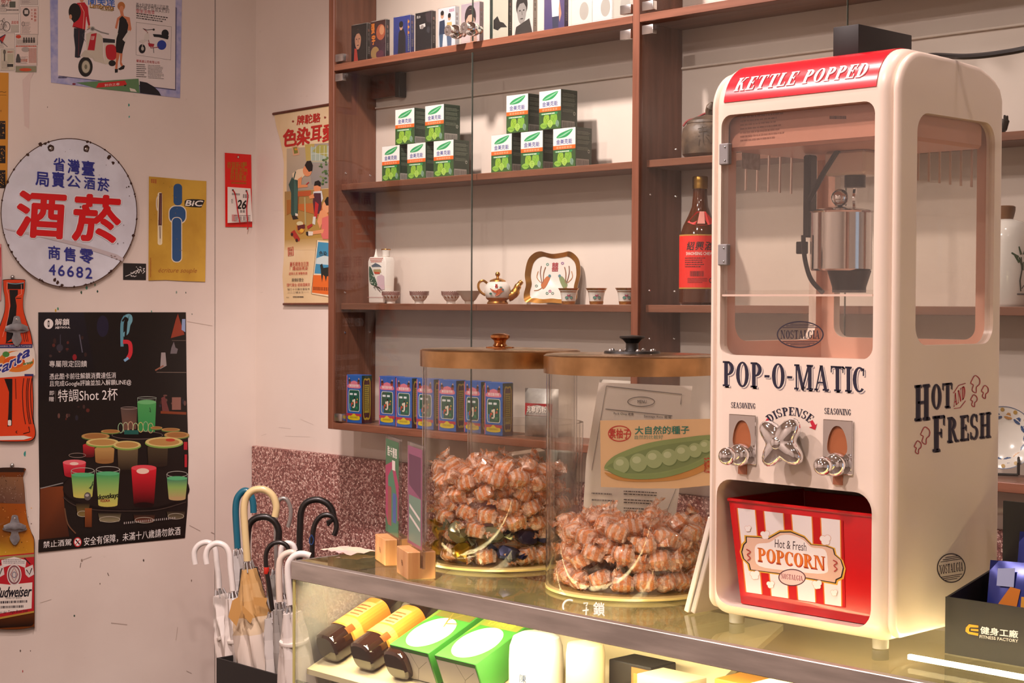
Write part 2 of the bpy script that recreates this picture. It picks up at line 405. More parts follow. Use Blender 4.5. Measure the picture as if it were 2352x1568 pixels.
K['woody'] = wood('brown cabinet wood deep', '4c2416', '6b3420', 'z', rough=.3)
K['pine'] = wood('pale wood block', 'c98a55', 'e0ab74', 'z', 20)
K['pane'] = thinglass('cabinet glass', (.93, .945, .935)); K['clear'] = thinglass('clear plastic', (.97, .965, .955), haze=.02)
K['jar'] = thinglass('jar acrylic', (.97, .96, .94), 1.40, (.46, .41, .34), rough=.06); K['ctop'] = thinglass('green tinted counter glass', (.89, .905, .84), 1.52)
K['chrome'] = mat('chrome', (.86, .86, .87), .07, 1); K['steel'] = mat('brushed steel', (.55, .54, .52), .3, 1, noise=.3, nscale=6, stretch=(1, 30, 30))
K['alu'] = mat('worn aluminium', (.68, .64, .60), .42, .95, noise=.28, nscale=9, stretch=(1, 8, 8)); K['hinge'] = mat('satin hinge steel', (.62, .6, .58), .25, 1)
K['gold'] = mat('gold lustre', hx('cf9246'), .24, .85, noise=.2, nscale=40); K['brass'] = mat('tarnished copper brass', hx('d0a674'), .24, 1, noise=.4, nscale=22)
K['porc'] = mat('white porcelain', 'e6ded4', .15, coat=.5); K['ink'] = inkmat('printed ink', .6); K['inkg'] = inkmat('glossy printed ink', .28); K['foil'] = inkmat('foil print', .3, 0, .7)
K['paper'] = mat('white paper', 'e4dcd2', .7); K['cream'] = mat('cream machine plastic', 'eedccb', .33, coat=.15, noise=.06, nscale=5)
K['red'] = mat('red bucket plastic', 'c00a12', .3, coat=.2); K['redt'] = mat('red trim plastic', 'cf1426', .25, coat=.3); K['white'] = mat('white plastic', 'ece6df', .25, coat=.2)
# ================================================================== the room
XL, YW, XR, YB = -4.186, 2.952, 2.7, -2.6
def wob(name, me, mats, parent, **kw):          # child whose mesh is in world coordinates
    o = ob(name, me, mats, parent, **kw); o.location = -Vector(parent.location); return o
def Z(r): return EYE+r
struct(ob('floor', MB().box(XL, XR, YB, YW, -.1, 0), K['floor']))
struct(ob('ceiling', MB().box(XL, XR, YB, YW, CEIL, CEIL+.1), K['ceil']))
struct(ob('wall_back', MB().box(XL-.1, XR+.1, YW, YW+.1, 0, CEIL), K['wall']))
struct(ob('wall_front', MB().box(XL-.1, XR+.1, YB-.1, YB, 0, CEIL), K['wall']))
D0, D1 = 1.55, 2.65
struct(ob('wall_right', MB().box(XR, XR+.1, YB, D0, 0, CEIL).box(XR, XR+.1, D1, YW, 0, CEIL).box(XR, XR+.1, D0, D1, 2.15, CEIL), K['wall']))
dr = struct(ob('door_1', MB().box(XR+.03, XR+.07, D0, D0+.07, 0, 2.15).box(XR+.03, XR+.07, D1-.07, D1, 0, 2.15).box(XR+.03, XR+.07, D0+.07, D1-.07, 0, .12).box(XR+.03, XR+.07, D0+.07, D1-.07, 2.05, 2.15), K['alu']))
ob('pane', MB().box(XR+.047, XR+.053, D0+.07, D1-.07, .12, 2.05), K['pane'], dr)
ys = onX(494, 800, XL).y
wl = struct(ob('wall_left', MB().box(XL-.1, XL, YB, ys-.0022, 0, CEIL).box(XL-.1, XL, ys+.0022, YW, 0, CEIL), K['wall']))
ob('joint_backing', MB().box(XL-.09, XL-.02, ys-.004, ys+.004, 0, CEIL), K['dark'], wl)
tz = onY(585, 1022.5, YW).z
struct(ob('trim_1', rbox('trim_1', XL+.001, XR-.01, YW-.016, YW+.01, 0, tz, .004, 2), K['terr']))
# marks on the wall
px = lambda x, y: (x, y)
I = Ink(wallfn(px, XL))
def chip(x, y, s, c, n=6, q=.6):
    I.poly([(x+s*math.cos(2*PI*k/n)*random.uniform(.5, 1.1)*q, y+s*math.sin(2*PI*k/n)*random.uniform(.6, 1.15)) for k in range(n)], c)
for x, y, s, c in ((296, 241, 5, '2f8b7c'), (297, 268, 3.5, '4fa091'), (187, 671, 5, '30503f'), (199, 661, 5, '4f9a84'), (218, 654, 4, '6a8a70'), (224, 669, 3.5, '274a3e'), (405, 671, 4, '7c8f80'), (427, 672, 2.5, '33473d'),
        (133, 709, 5, '4d8c6a'), (128, 713, 4, 'c9a23e'), (441, 721, 2.5, '40554c'), (57, 1042, 7, '2c8f83'), (171, 1414, 3.5, '2c4a3c'), (52, 1541, 3, 'b0504c'), (330, 1286, 3.5, '4e4038'), (230, 1340, 2.5, '6a5a50'), (109, 246, 2, '776960'),
        (47, 1494, 3, '6a5a50'), (70, 1494, 2, '6a5a50'), (188, 1286, 4, '8c7a6c'), (440, 1333, 3, '8c7a6c'), (348, 715, 3, '3f8a72')): chip(x, y, s, c)
for a, b, w, c in (((188, 1286), (210, 1278), 1.6, 'b8a598'), ((435, 1206), (460, 1219), 1.5, 'b09d90'), ((255, 1430), (292, 1434), 2.2, 'bba99c'), ((186, 1292), (184, 1303), 1.4, '6a5a50'), ((485, 1222), (493, 1226), 2, 'a39286'),
        ((408, 1440), (404, 1470), 1.4, 'c0afa2'), ((428, 1540), (440, 1546), 1.6, 'bba99c'), ((92, 1384), (118, 1376), 1.2, 'c0afa2'), ((430, 738), (488, 748), 1.2, 'c0afa2'), ((247, 1315), (250, 1322), 1.6, '6f5f54')): I.line([a, b], w, c)
I.obj('paint_chip', K['ink'], wl)
I = Ink(frontfn(px, YW))
for a, b, w in (((600, 1000), (612, 996), 1.2), ((655, 1001), (712, 1003), 1.3), ((640, 981), (668, 984), 1.2), ((598, 672), (604, 671), 1), ((626, 483), (646, 484), 1), ((690, 962), (720, 975), 1.1)): I.line([a, b], w, 'd3c5ba')
I.obj('scuff_mark', K['ink'], [o for o in PEND if o.name == 'wall_back'][0])
# ================================================================== wall cabinet
YC = 2.80; X0, X1 = -3.625, -3.6015; P0, P1 = -2.5, -2.479; E0, E1 = -1.372, -1.35
zB0, zB1, zT0, zT1, zTop = Z(-.3493), Z(-.3303), Z(.6395), Z(.658), Z(1.08)
cab = thing('wall_cabinet', 'brown wooden wall cabinet with glass doors and display shelves', 'cabinet', (X0, YC, zB0))
YK = YW-.001
def cbox(n, a, m, off=.0012): return wob(n, rbox(n, *a, off, 1), m, cab)
cbox('side_panel', (X0, X1, YC, YK, zB0, zTop), K['woodz']); cbox('divider', (P0, P1, YC, YK, zB1, zTop), K['woodz']); cbox('side_panel', (E0, E1, YC, YK, zB0, zTop), K['woodz'])
cbox('bottom_board', (X1, E0, YC, YK, zB0, zB1), K['woodx']); cbox('top_board', (X1, E0, YC, YK, zTop-.02, zTop), K['woodx'])
for a, b in ((X1, P0), (P1, E0)):
    cbox('shelf', (a, b, YC, YK, zT0, zT1), K['woodx'])
    cbox('shelf', (a+.001, b-.001, 2.826, YK, Z(.3126), Z(.3295)), K['woodx'])
    cbox('shelf', (a+.001, b-.001, 2.826, YK, Z(-.0178), Z(-.0004)), K['woodx'])
    cbox('rear_batten', (a+.001, b-.001, YK-.006, YK, Z(.548), Z(.553)), K['ceil'])
cbox('bracket', (X1+.001, -3.49, YK-.022, YK-.0005, Z(.575), zT0-.001), K['woody']); cbox('bracket', (-3.489, -3.47, YK-.026, YK-.0005, Z(.57), zT0-.001), K['black'])
def peg(X, x, y): 
    p = onX(x, y, X); wob('shelf_peg', MB().ball(p, .003, 8), K['chrome'], cab)
for x, y in ((794, 398), (850, 403), (792, 672), (792, 763), (849, 762)): peg(X1, x, y)
for x, y in ((1494, 447), (1552, 451), (1552, 343), (1492, 667), (1549, 669), (1492, 778), (1548, 777)): peg(P1, x, y)
sm1 = onY(1081, 420, YC).x; sm2 = onY(1944, 40, YC).x
def door(x0, x1, z0, z1, hs, knob=None):
    d = wob('glass_door', rbox('glass_door', x0, x1, YC+.003, YC+.008, z0, z1, .0006, 1), K['pane'], cab)
    for hxx, hz in hs:
        ob('hinge', rbox('hinge', hxx-.0165, hxx+.0165, YC-.003, YC+.0115, hz-.0105, hz+.0105, .0015, 2), K['hinge'], d)
    if abs(x1-sm1) < .002 or abs(x1-sm2) < .002: ob('glass_edge', MB().box(x1-.0001, x1+.0009, YC+.0031, YC+.0079, z0, z1).mesh('glass_edge', 0), K['gedge'], d)
    if knob:
        kx, kz = knob; ax = Matrix.Rotation(PI/2, 3, 'X')
        ob('knob', MB().lathe([(a*1.3, b*1.35) for a, b in [(.001, 0), (.008, 0), (.0075, .004), (.0125, .012), (.014, .02), (.0125, .028), (.009, .032), (.009, .035), (.0105, .037), (.0105, .041), (.006, .041), (.005, .0385), (0.0005, .0385)]], 20, 0, (kx, YC+.003, kz), axis=ax), K['chrome'], d)
g = .003
zl0, zl1, zu0, zu1 = zB1+g, zT0-g-.004, zT1+g, zTop-.024
K['gedge'] = mat('dark glass edge', '4c544c', .15, coat=.5)
for a, b, sm in ((X1, P0, sm1), (P1, E0, sm2)):
    door(a+.005, sm-.0012, zl0, zl1, [(a+.026, zl1-.012), (a+.026, zl0+.012)]); door(sm+.0012, b-.005, zl0, zl1, [(b-.02, zl1-.016), (b-.02, zl0+.012)])
    kz = onY(1085, 72, YC).z
    door(a+.005, sm-.0012, zu0, zu1, [(a+.026, zu0+.013)], (sm-.03, kz)); door(sm+.0012, b-.005, zu0, zu1, [(b-.02, zu0+.013)], (sm+.03, kz))
# ================================================================== things on the left wall
c1 = crop(0, 0, 4.356); c2 = crop(0, 300, 3.734); c3 = crop(0, 620, 3.646); c4 = crop(0, 1000, 2.76); c5 = crop(480, 220, 3.1375)
def sheet(name, pts, fn, m, label, cat, th=.0008, d0=.0005):
    return tag(ob(name, MB().prism(pts, fn, d0, d0+th).mesh(name, 0), m), label, cat)
# --- old newspaper print
f = wallfn(c1, XL); q = [(-120, -60), (392, -60), (366, 727), (-120, 700)]
o = sheet('newspaper_poster', q, f, K['paper'], 'greyish white collage poster of small vintage adverts, cut off by the picture corner', 'poster')
I = Ink(f, .0014)
for x0, y0, x1, y1, c in ((-90, -50, 195, 135, 'd6cbbf'), (205, -50, 380, 50, 'c9beb4'), (-90, 140, 190, 325, 'd9cdc2'), (205, 62, 382, 350, 'dcc9bd'), (-90, 330, 148, 490, 'd3c7ba'), (158, 340, 376, 450, 'cfc2b5'), (5, 495, 148, 705, 'c8bfa9'), (155, 460, 370, 655, 'dbc8bc'), (155, 660, 365, 722, '8b8a6d')):
    I.rect(x0, y0, x1, y1, '8a7f76'); I.rect(x0+3, y0+3, x1-3, y1-3, c)
    I.dash(x0+12, y0+(y1-y0)*.55, x0+(x1-x0)*.6, y1-10, max(2, int((y1-y0)/22)), '857a72', .45)
I.text('勞力', 60, 15, 60, 100, 'a93a2c'); I.text('鐵馬', 50, 55, 30, 70, '5b524c'); I.dash(60, 95, 185, 112, 1, '5b524c')
I.ring(65, 265, 38, 50, 7, '6b6560'); I.ring(12, 250, 34, 45, 6, '6b6560'); I.line([(12, 250), (40, 180), (65, 265), (20, 200), (38, 185)], 6, '55504c'); I.text('高級車', 150, 225, 34, 72, 'c0402f'); I.rect(108, 250, 185, 320, 'b9b2a4')
I.ell(262, 122, 34, 42, '3a3633'); I.rect(244, 100, 282, 140, 'cfc4ba'); I.ring(232, 240, 16, 24, 5, '7d736c'); I.rect(95, 15, 155, 75, '585c50')
for k in range(4): I.text('商高動意'[k], 352, 100+k*34, 26, 24, 'c1442f'); I.text('本公司貨'[k], 318, 100+k*30, 18, 16, 'c1442f')
I.poly([(-20, 380), (55, 340), (20, 440)], '2c3350'); I.poly([(-10, 390), (60, 345), (25, 430)], 'b2332b'); I.line([(0, 400), (75, 470)], 5, '494440'); I.ell(185, 366, 26, 18, 'c9482f')
for k in range(5): I.ell(240+k*25, 385, 8, 12, '45403c'); I.rect(230+k*25, 395, 250+k*25, 428, '4b4540')
I.dash(160, 455, 368, 475, 1, 'c45b45'); I.ell(45, 520, 14, 24, '625c52'); I.rect(38, 540, 52, 610, '625c52'); I.rect(75, 540, 132, 625, 'b5b096'); I.rect(72, 640, 132, 668, '37342f'); I.text('車馬商行', 104, 520, 18, 60, 'b5402f')
I.poly([(172, 540), (190, 540), (206, 590), (206, 625), (160, 625), (160, 590)], '4a4744'); I.text('大特價', 240, 605, 28, 66, 'c65a3c'); I.ell(255, 495, 40, 25, 'a79c93')
for k in range(6): I.rect(290+k*13, 480, 296+k*13, 630, 'b3705c')
I.ell(255, 697, 62, 16, 'c8502c'); I.obj('print', K['ink'], o)
# --- orange poster at the picture edge
q = [(-110, 722), (86, 728), (82, 1180), (72, 1880), (-110, 1880)]
o = sheet('orange_poster', q, f, mat('orange poster paper', 'c98a2c', .6), 'orange paper poster with black squares, cut by the picture edge', 'poster'); I = Ink(f, .0014)
for y0, y1 in ((1210, 1392), (1457, 1632), (1702, 1880)):
    I.rect(-110, y0, 55, y1, '1b1512')
    for k in range(16): chipx, chipy = random.uniform(-5, 48), random.uniform(y0+12, y1-12); I.ell(chipx, chipy, random.uniform(2, 9), random.uniform(2, 5), 'c98a2c', 6)
I.obj('print', K['ink'], o); I = Ink(f, .0014)
I.line([(-40, 950), (64, 952)], 3, '5a3a12'); I.line([(-20, 925), (20, 915), (40, 925), (62, 918)], 5, '4a3010'); I.line([(0, 1110), (14, 1100), (10, 1120)], 4, '4a3010')
I.obj('lettering', K['ink'], o)
# --- strip of tape
o = sheet('tape_strip', [(225, 800), (290, 735), (340, 725), (300, 800), (292, 1060), (290, 1290), (245, 1258)], f, mat('yellowed tape', 'd6c2b8', .3), 'loose strip of pale tape left on the wall below the advert collage', 'tape', .0004)
# --- scooter poster
o = sheet('scooter_poster', [(500, -90), (1822, -90), (1802, 982), (510, 826)], f, mat('marbled blue paper', '8f95c4', .6, c2='b9b6cf', nscale=40), 'scooter advert poster with marbled blue border and couple beside a scooter', 'poster'); I = Ink(f, .0014)
I.poly([(584, 762), (1760, 905), (1768, 80), (1750, 60)], '4f4c6a'); I.poly([(580, -80), (1757, -80), (1752, 893), (580, 755)], 'e2d8d2')
I.text('蘭美達', 1015, 5, 110, 270, '2f62b8', .1, bold=.02); I.text('Lambretta', 1022, 66, 56, 240, '2e2620', .12, .1, bold=.03); I.text('Lambretta', 1018, 62, 52, 236, 'c39440', .12, .1, bold=.02); I.dash(1010, 92, 1135, 112, 1, '9b8a60', sl=.1)
for t, y, h, x1, c in (('義大利伊諾森蒂公司名牌', 60, 40, 1685, '2c2724'), ('關於紳士及淑女們的', 92, 50, 1692, '2c2724'), ('蘭美達機車', 118, 42, 1548, 'b5323a')): I.text(t, (1362+x1)/2, y, h, x1-1362, c, .09)
I.dash(1365, 128, 1680, 195, 3, '453f3b', .5, sl=.14)
# guardsman
I.poly([(740, 280), (850, 290), (842, 400), (800, 560), (808, 572), (780, 580), (748, 572), (752, 480), (738, 360)], '20222c'); I.line([(790, 300), (785, 560)], 3, '8e2c2c')
I.poly([(770, 30), (845, 22), (880, 70), (888, 160), (862, 170), (852, 305), (724, 270), (738, 215), (745, 100)], 'c1202a'); I.line([(800, 40), (842, 120), (830, 300)], 4, 'e6d3b8'); I.line([(738, 268), (850, 300)], 8, '1d1a1a')
I.poly([(868, 90), (888, 150), (902, 250), (885, 262), (866, 190)], 'b71d28'); I.ell(890, 275, 14, 20, 'd49a76')
I.ell(748, 120, 62, 88, '17120f'); I.poly([(688, 150), (740, 205), (792, 190), (740, 230)], '17120f'); I.ell(706, 168, 14, 24, 'd49a76'); I.ell(818, -2, 20, 26, 'c98d6a'); I.rect(795, -60, 842, -15, '17120f')
# lady
I.ell(1213, 62, 38, 44, 'b9743c'); I.ell(1216, 92, 22, 34, 'd58e66'); I.poly([(1200, 110), (1232, 115), (1240, 160), (1298, 175), (1316, 290), (1296, 330), (1280, 300), (1272, 210), (1190, 200), (1170, 290), (1150, 280), (1172, 180), (1208, 155)], 'd0805a')
I.poly([(1196, 185), (1222, 158), (1262, 195), (1284, 250), (1268, 370), (1238, 470), (1222, 538), (1152, 520), (1166, 380), (1186, 290)], '151314'); I.poly([(1296, 300), (1268, 330), (1225, 395), (1250, 420), (1282, 360), (1308, 322)], 'dcd6cc'); I.poly([(1165, 330), (1136, 390), (1160, 400), (1182, 330)], 'dcd6cc')
I.poly([(1158, 522), (1200, 532), (1180, 620), (1175, 690), (1152, 690), (1158, 600)], 'c9764f'); I.poly([(1202, 532), (1226, 536), (1216, 620), (1236, 668), (1222, 680), (1200, 640)], 'c9764f'); I.poly([(1148, 690), (1180, 690), (1178, 725), (1150, 728)], '151314'); I.poly([(1180, 690), (1236, 650), (1250, 660), (1240, 690), (1200, 702)], '151314')
# scooter
def wheel(cx, cy, rx, ry): I.ell(cx, cy, rx, ry, '1a1816'); I.ell(cx+4, cy, rx*.62, ry*.66, 'b9b49c'); I.ring(cx+4, cy, rx*.62, ry*.66, 6, '6d6a58'); I.ell(cx+4, cy, rx*.2, ry*.24, '77745f')
I.poly([(860, 340), (905, 318), (1000, 340), (1028, 372), (1032, 560), (1050, 640), (940, 610), (915, 570), (804, 560), (830, 520), (868, 500)], 'c9c1ae'); I.poly([(912, 340), (968, 330), (945, 505), (876, 500)], 'b51f2b'); I.text('K88', 926, 380, 40, 34, 'e9dcd0', 0, .2)
I.poly([(1028, 380), (1150, 395), (1150, 430), (1032, 425)], '26292b'); I.poly([(1040, 430), (1155, 440), (1160, 610), (1100, 640), (1050, 645)], 'cfc7b4'); I.poly(smoothpts([(1058, 470), (1100, 445), (1155, 465), (1160, 580), (1110, 602), (1066, 570)], 4, True), 'b8202b')
I.ell(1122, 632, 36, 30, '1a1816'); I.ell(926, 288, 26, 26, 'b7b3a8'); I.ell(926, 288, 16, 16, '6c6a66'); I.line([(940, 290), (1010, 322), (1090, 342)], 14, '8b8780'); I.line([(870, 300), (900, 280)], 10, '8b8780'); wheel(855, 668, 72, 100); I.poly([(804, 560), (850, 500), (930, 560), (960, 620), (925, 580), (840, 572)], 'c4bcaa')
I.line([(860, 310), (822, 350), (855, 415)], 4, '55534e')
# small scooter in its frame
I.line([(1363, 222), (1715, 268), (1708, 600), (1360, 548)], 3, '6d645e', True); I.ell(1422, 488, 34, 46, '18171a'); I.ell(1426, 486, 14, 20, 'b7b3a8'); I.ell(1618, 450, 46, 48, '2a3f96'); I.ell(1652, 335, 36, 40, '17191d'); I.poly([(1530, 340), (1600, 345), (1690, 360), (1680, 395), (1590, 372), (1540, 368)], '17191d')
I.line([(1440, 290), (1475, 320), (1490, 420), (1510, 480), (1590, 470)], 7, '8a2530'); I.line([(1475, 310), (1430, 430), (1422, 470)], 6, 'cfc8bd'); I.ell(1470, 370, 26, 40, 'd9d2c8'); I.poly([(1480, 430), (1545, 440), (1535, 470), (1490, 465)], 'a82733'); I.line([(1430, 285), (1470, 300), (1535, 295)], 6, '33322f'); I.ell(1538, 296, 11, 11, '33322f'); I.poly([(1388, 415), (1420, 395), (1460, 410), (1440, 430)], 'd5cec4'); I.line([(1535, 480), (1540, 530)], 5, '444'*2)
I.text('蘭美達公司有限公司', 1480, 618, 28, 230, 'b5323a', .09); I.dash(1365, 640, 1465, 780, 7, '57504b', .4, sl=.05); I.dash(1480, 650, 1640, 790, 10, '6a625c', .35, sl=.05)
# record sleeve and record along the lower edge
I.poly([(1398, 812), (1470, 826), (1540, 866), (1590, 915), (1612, 957), (1400, 930)], '17161c'); I.poly([(760, 826), (1386, 786), (1398, 930), (960, 882)], '5f8559'); I.poly([(985, 830), (1250, 805), (1270, 842), (1245, 856), (960, 878)], 'c62a26'); I.poly([(1236, 850), (1268, 846), (1252, 866)], '2b1513'); I.text('對白之春', 1122, 846, 26, 150, 'eadbd0', -.09)
I.poly([(1296, 880), (1350, 892), (1370, 920), (1305, 912)], 'ddd5c8'); I.ell(740, 840, 18, 10, '7a2c40'); I.dash(582, 768, 690, 790, 1, '4a4560')
I.obj('print', K['ink'], o)
# --- round enamel sign
f = wallfn(c2, XL); cx, cy, rx, ry = 592, 705, 586, 641
def signloop(k, n=96): return [(cx+rx*k*math.cos(2*PI*i/n), cy+ry*k*math.sin(2*PI*i/n)) for i in range(n)]
sg = thing('enamel_sign', 'round white enamel tobacco and wine shop sign with big red characters', 'sign', f(cx, cy+ry, .01))
me = MB().prism(signloop(1), f, .008, .012).mesh('plate', 40); wob('plate', me, mat('chipped white enamel', 'dcdfe8', .22, coat=.3, c2='cfd0d8', nscale=14), sg)
I = Ink(f, .0125); I.ring(cx, cy, rx, ry, 7, '4a2f22', n=90)
random.seed(11)
for k in range(46):
    a = random.uniform(0, 2*PI); s = random.uniform(4, 13)*(1.8 if random.random() < .15 else 1)
    bx, by = cx+(rx-s*.5)*math.cos(a), cy+(ry-s*.5)*math.sin(a); I.poly([(bx+s*math.cos(a+PI/2+t)*random.uniform(.6, 2.0)*(1 if abs(math.sin(t)) < .5 else .6), by+s*math.sin(a+PI/2+t)*random.uniform(.6, 1.4)) for t in (0, .8, 1.6, 2.6, 3.4, 4.4, 5.4)], '3a2018')
for x, y, s in ((345, 118, 26), (935, 225, 30), (970, 275, 22), (238, 205, 22), (470, 1280, 26), (530, 1325, 24), (1105, 480, 11), (1062, 810, 6), (280, 738, 9), (690, 655, 12), (742, 655, 9), (327, 535, 8), (495, 1300, 22), (1110, 560, 6), (852, 380, 5), (910, 295, 4), (560, 180, 4), (600, 160, 4), (1010, 968, 8), (1060, 962, 7), (345, 480, 4), (1085, 485, 8)): I.poly([(x+s*.7*math.cos(t)*random.uniform(.5, 1.2), y+s*.8*math.sin(t)*random.uniform(.5, 1.2)) for t in [2*PI*i/7 for i in range(7)]], '3f251c')
for x, y in ((435, 150), (740, 155)): I.poly([(x+28*math.cos(t)*random.uniform(.8, 1.15), y+32*math.sin(t)*random.uniform(.8, 1.2)) for t in [2*PI*i/11 for i in range(11)]], '38221a')
I.poly([(30, 835), (300, 880), (540, 930), (760, 985), (1000, 1060), (1060, 1095), (1050, 1120), (900, 1065), (700, 1000), (400, 925), (60, 850)], 'c3b9bb')
for x, y in ((960, 1085), (1000, 1100), (1030, 1112), (985, 1078), (955, 1070)): I.ell(x, y, random.uniform(5, 12), 6, '8d7a78', 7)
NB = '2b2f86'
for t, x, y, h, w in (('省', 508, 290, 112, 98), ('灣', 632, 308, 120, 100), ('臺', 756, 322, 122, 106), ('局', 362, 415, 118, 112), ('賣', 500, 420, 128, 106), ('公', 632, 436, 100, 118), ('酒', 768, 450, 102, 92), ('菸', 888, 462, 112, 98), ('商', 465, 1045, 112, 100), ('售', 598, 1060, 118, 98), ('零', 742, 1075, 118, 116)): I.text(t, x, y, h, w, NB, .1, bold=.022)
for k, t in enumerate('46682'): I.text(t, 448+k*78.5, 1192+k*7, 92, 56, NB, .05, bold=.018)
for t, x, y, h, w in (('酒', 352, 722, 400, 425), ('菸', 832, 752, 410, 415)):
    I.text(t, x, y, h*.95, w*.95, 'ece4e4', .06, .06, bold=.05); I.text(t, x, y, h*.94, w*.94, '8a1a24', .06, .06, bold=.036); I.text(t, x, y, h*.94, w*.94, 'd3161e', .06, .06, bold=.03)
wob('print', I.mb.mesh('print', 0, fix=False), K['inkg'], sg)
for x, y in ((437, 152), (740, 157)): wob('screw', MB().ball(f(x, y, .013), .0055, 12, sc=(.6, 1, 1)), K['steel'], sg)
# --- black sticker
o = sheet('black_sticker', [(1056, 1135), (1253, 1140), (1252, 1281), (1056, 1279)], f, K['blackm'], 'small black rectangular sticker with white scribbled signature', 'sticker', .0005); I = Ink(f, .0011)
for l in ([(1075, 1248), (1110, 1235), (1160, 1205), (1200, 1190)], [(1120, 1215), (1140, 1225), (1150, 1208), (1165, 1228), (1180, 1200), (1190, 1222), (1205, 1188), (1215, 1212)], [(1168, 1165), (1172, 1172)], [(1180, 1178), (1190, 1195)], [(1195, 1172), (1205, 1168), (1212, 1180)], [(1225, 1185), (1240, 1180), (1228, 1200), (1243, 1205), (1222, 1225)], [(1118, 1245), (1128, 1240), (1130, 1250), (1145, 1243), (1150, 1252), (1170, 1244)]): I.line(l, 4.5, 'e8e4de', sm=4)
I.obj('print', K['ink'], o)
# --- yellow tin pen sign
q = [(1277, 392), (1400, 402), (1640, 424), (1770, 432), (1766, 900), (1760, 1295), (1600, 1290), (1420, 1280), (1273, 1284)]
o = sheet('tin_sign', q, f, mat('mustard painted tin', 'cfa640', .4, c2='b98e33', nscale=9, coat=.1), 'small mustard yellow tin sign with a pen and a plain blue shape', 'sign', .0012, .002); I = Ink(f, .0035)
I.poly(rrect(1352, 1392, 528, 980, 18), 'e8d9b0'); I.poly([(1366, 535), (1390, 535), (1388, 812), (1358, 812)], '4a2326'); I.poly([(1358, 812), (1388, 812), (1380, 930), (1372, 975), (1366, 930)], 'cfc2a8'); I.line([(1372, 820), (1374, 925)], 6, '5b4038'); I.line([(1366, 548), (1346, 580), (1342, 640), (1350, 685)], 9, 'd8cdbd', sm=4); I.line([(1381, 540), (1376, 800)], 5, '8a5f58')
# plain generic blue shape of about the same size
I.poly(rrect(1445, 1600, 640, 800, 60), 'e0d6bd'); I.poly(rrect(1453, 1592, 648, 792, 55), '274f7d'); I.poly(rrect(1470, 1562, 740, 1130, 40), 'e0d6bd'); I.poly(rrect(1477, 1555, 746, 1123, 36), '274f7d'); I.poly(rrect(1488, 1562, 455, 640, 34), '274f7d')
I.poly(smoothpts([(1600, 590), (1740, 592), (1750, 610), (1730, 650), (1715, 658), (1595, 650), (1584, 635)], 3, True), '1c1a1a'); I.text('BiC', 1666, 622, 46, 140, 'eee8de', .03, .3, bold=.05)
I.text('écriture souple', 1524, 1203, 52, 330, 'a2602a', .01, .35); I.dash(1286, 1090, 1298, 1260, 14, 'a5552c', .6); I.han(1295, 412, 1345, 448, 3, 'b04a30', .15)
for k in range(14): I.ell(random.uniform(1285, 1755), random.uniform(430, 1280), 3, 4, '8a6a28', 6)
I.obj('print', K['ink'], o)
# --- black cocktail poster
f = wallfn(px, XL)
q = [(88, 717), (250, 717), (427, 717), (429, 900), (433, 1050), (431, 1160), (425, 1235), (300, 1247), (90, 1268), (91, 1150), (88, 950)]
o = sheet('bar_poster', q, f, mat('black glossy poster', '17120f', .35), 'large black bar poster showing a tray of coloured shot drinks', 'poster', .0008, .001)
I = Ink(wallfn(c3, XL), .002)
I.poly([(330, 355), (700, 355), (800, 900), (330, 1100)], ['1d1a20', '1a1822', '15110f', '120e0d']); I.ell(860, 470, 50, 90, '232033')
for k in range(26):
    x, y = random.choice(((random.uniform(480, 740), random.uniform(1120, 1260)), (random.uniform(370, 720), random.uniform(560, 740)), (random.uniform(1330, 1560), random.uniform(1050, 1210)))); I.ell(x, y, random.uniform(6, 18), random.uniform(8, 24), random.choice(('3a2420', '44302c', '5a2a22', '2c2a33', '63443c')), 8)
I.ell(625, 730, 18, 26, '8a2026'); I.line([(505, 540), (505, 640)], 6, '4a4650'); I.line([(665, 540), (690, 690)], 9, '5d5a66'); I.ell(500, 650, 28, 30, '38343c')
I.poly([(1490, 365), (1500, 400), (1545, 540), (1430, 570), (1470, 420)], '8e3a26'); I.poly([(1525, 410), (1552, 410), (1552, 520), (1520, 500)], '8da0c4'); I.line([(1440, 590), (1560, 590)], 4, '6b5b52'); I.poly([(1455, 600), (1470, 650), (1490, 660), (1480, 700), (1425, 700), (1435, 650)], '6d6668'); I.poly([(1350, 690), (1385, 690), (1395, 800), (1340, 830)], '9a8f8c'); I.line([(1310, 855), (1560, 857)], 5, '77675c'); I.line([(1300, 840), (1370, 800)], 12, '8e5c48')
I.rect(1440, 1065, 1515, 1170, '8a5f52'); I.poly([(1350, 1070), (1380, 1055), (1420, 1190), (1360, 1190)], '6a3a38'); I.line([(1345, 1190), (1560, 1200)], 22, '7a3a20')
# hanging chain light
I.line([(1052, 392), (1085, 385), (1093, 420), (1075, 460), (1062, 520), (1030, 545)], 34, '6fa3b0', sm=5); I.line([(1050, 385), (1022, 450), (1022, 640)], 26, '5c93a3', sm=4); I.line([(1025, 430), (1060, 400), (1050, 560)], 16, '17120f', sm=3); I.line([(1030, 600), (1085, 610), (1093, 690), (1070, 740)], 34, 'c8323a', sm=4); I.line([(1040, 760), (1075, 735)], 22, '7fa9c9')
I0 = I; I = Ink(wallfn(c3, XL), .0026)
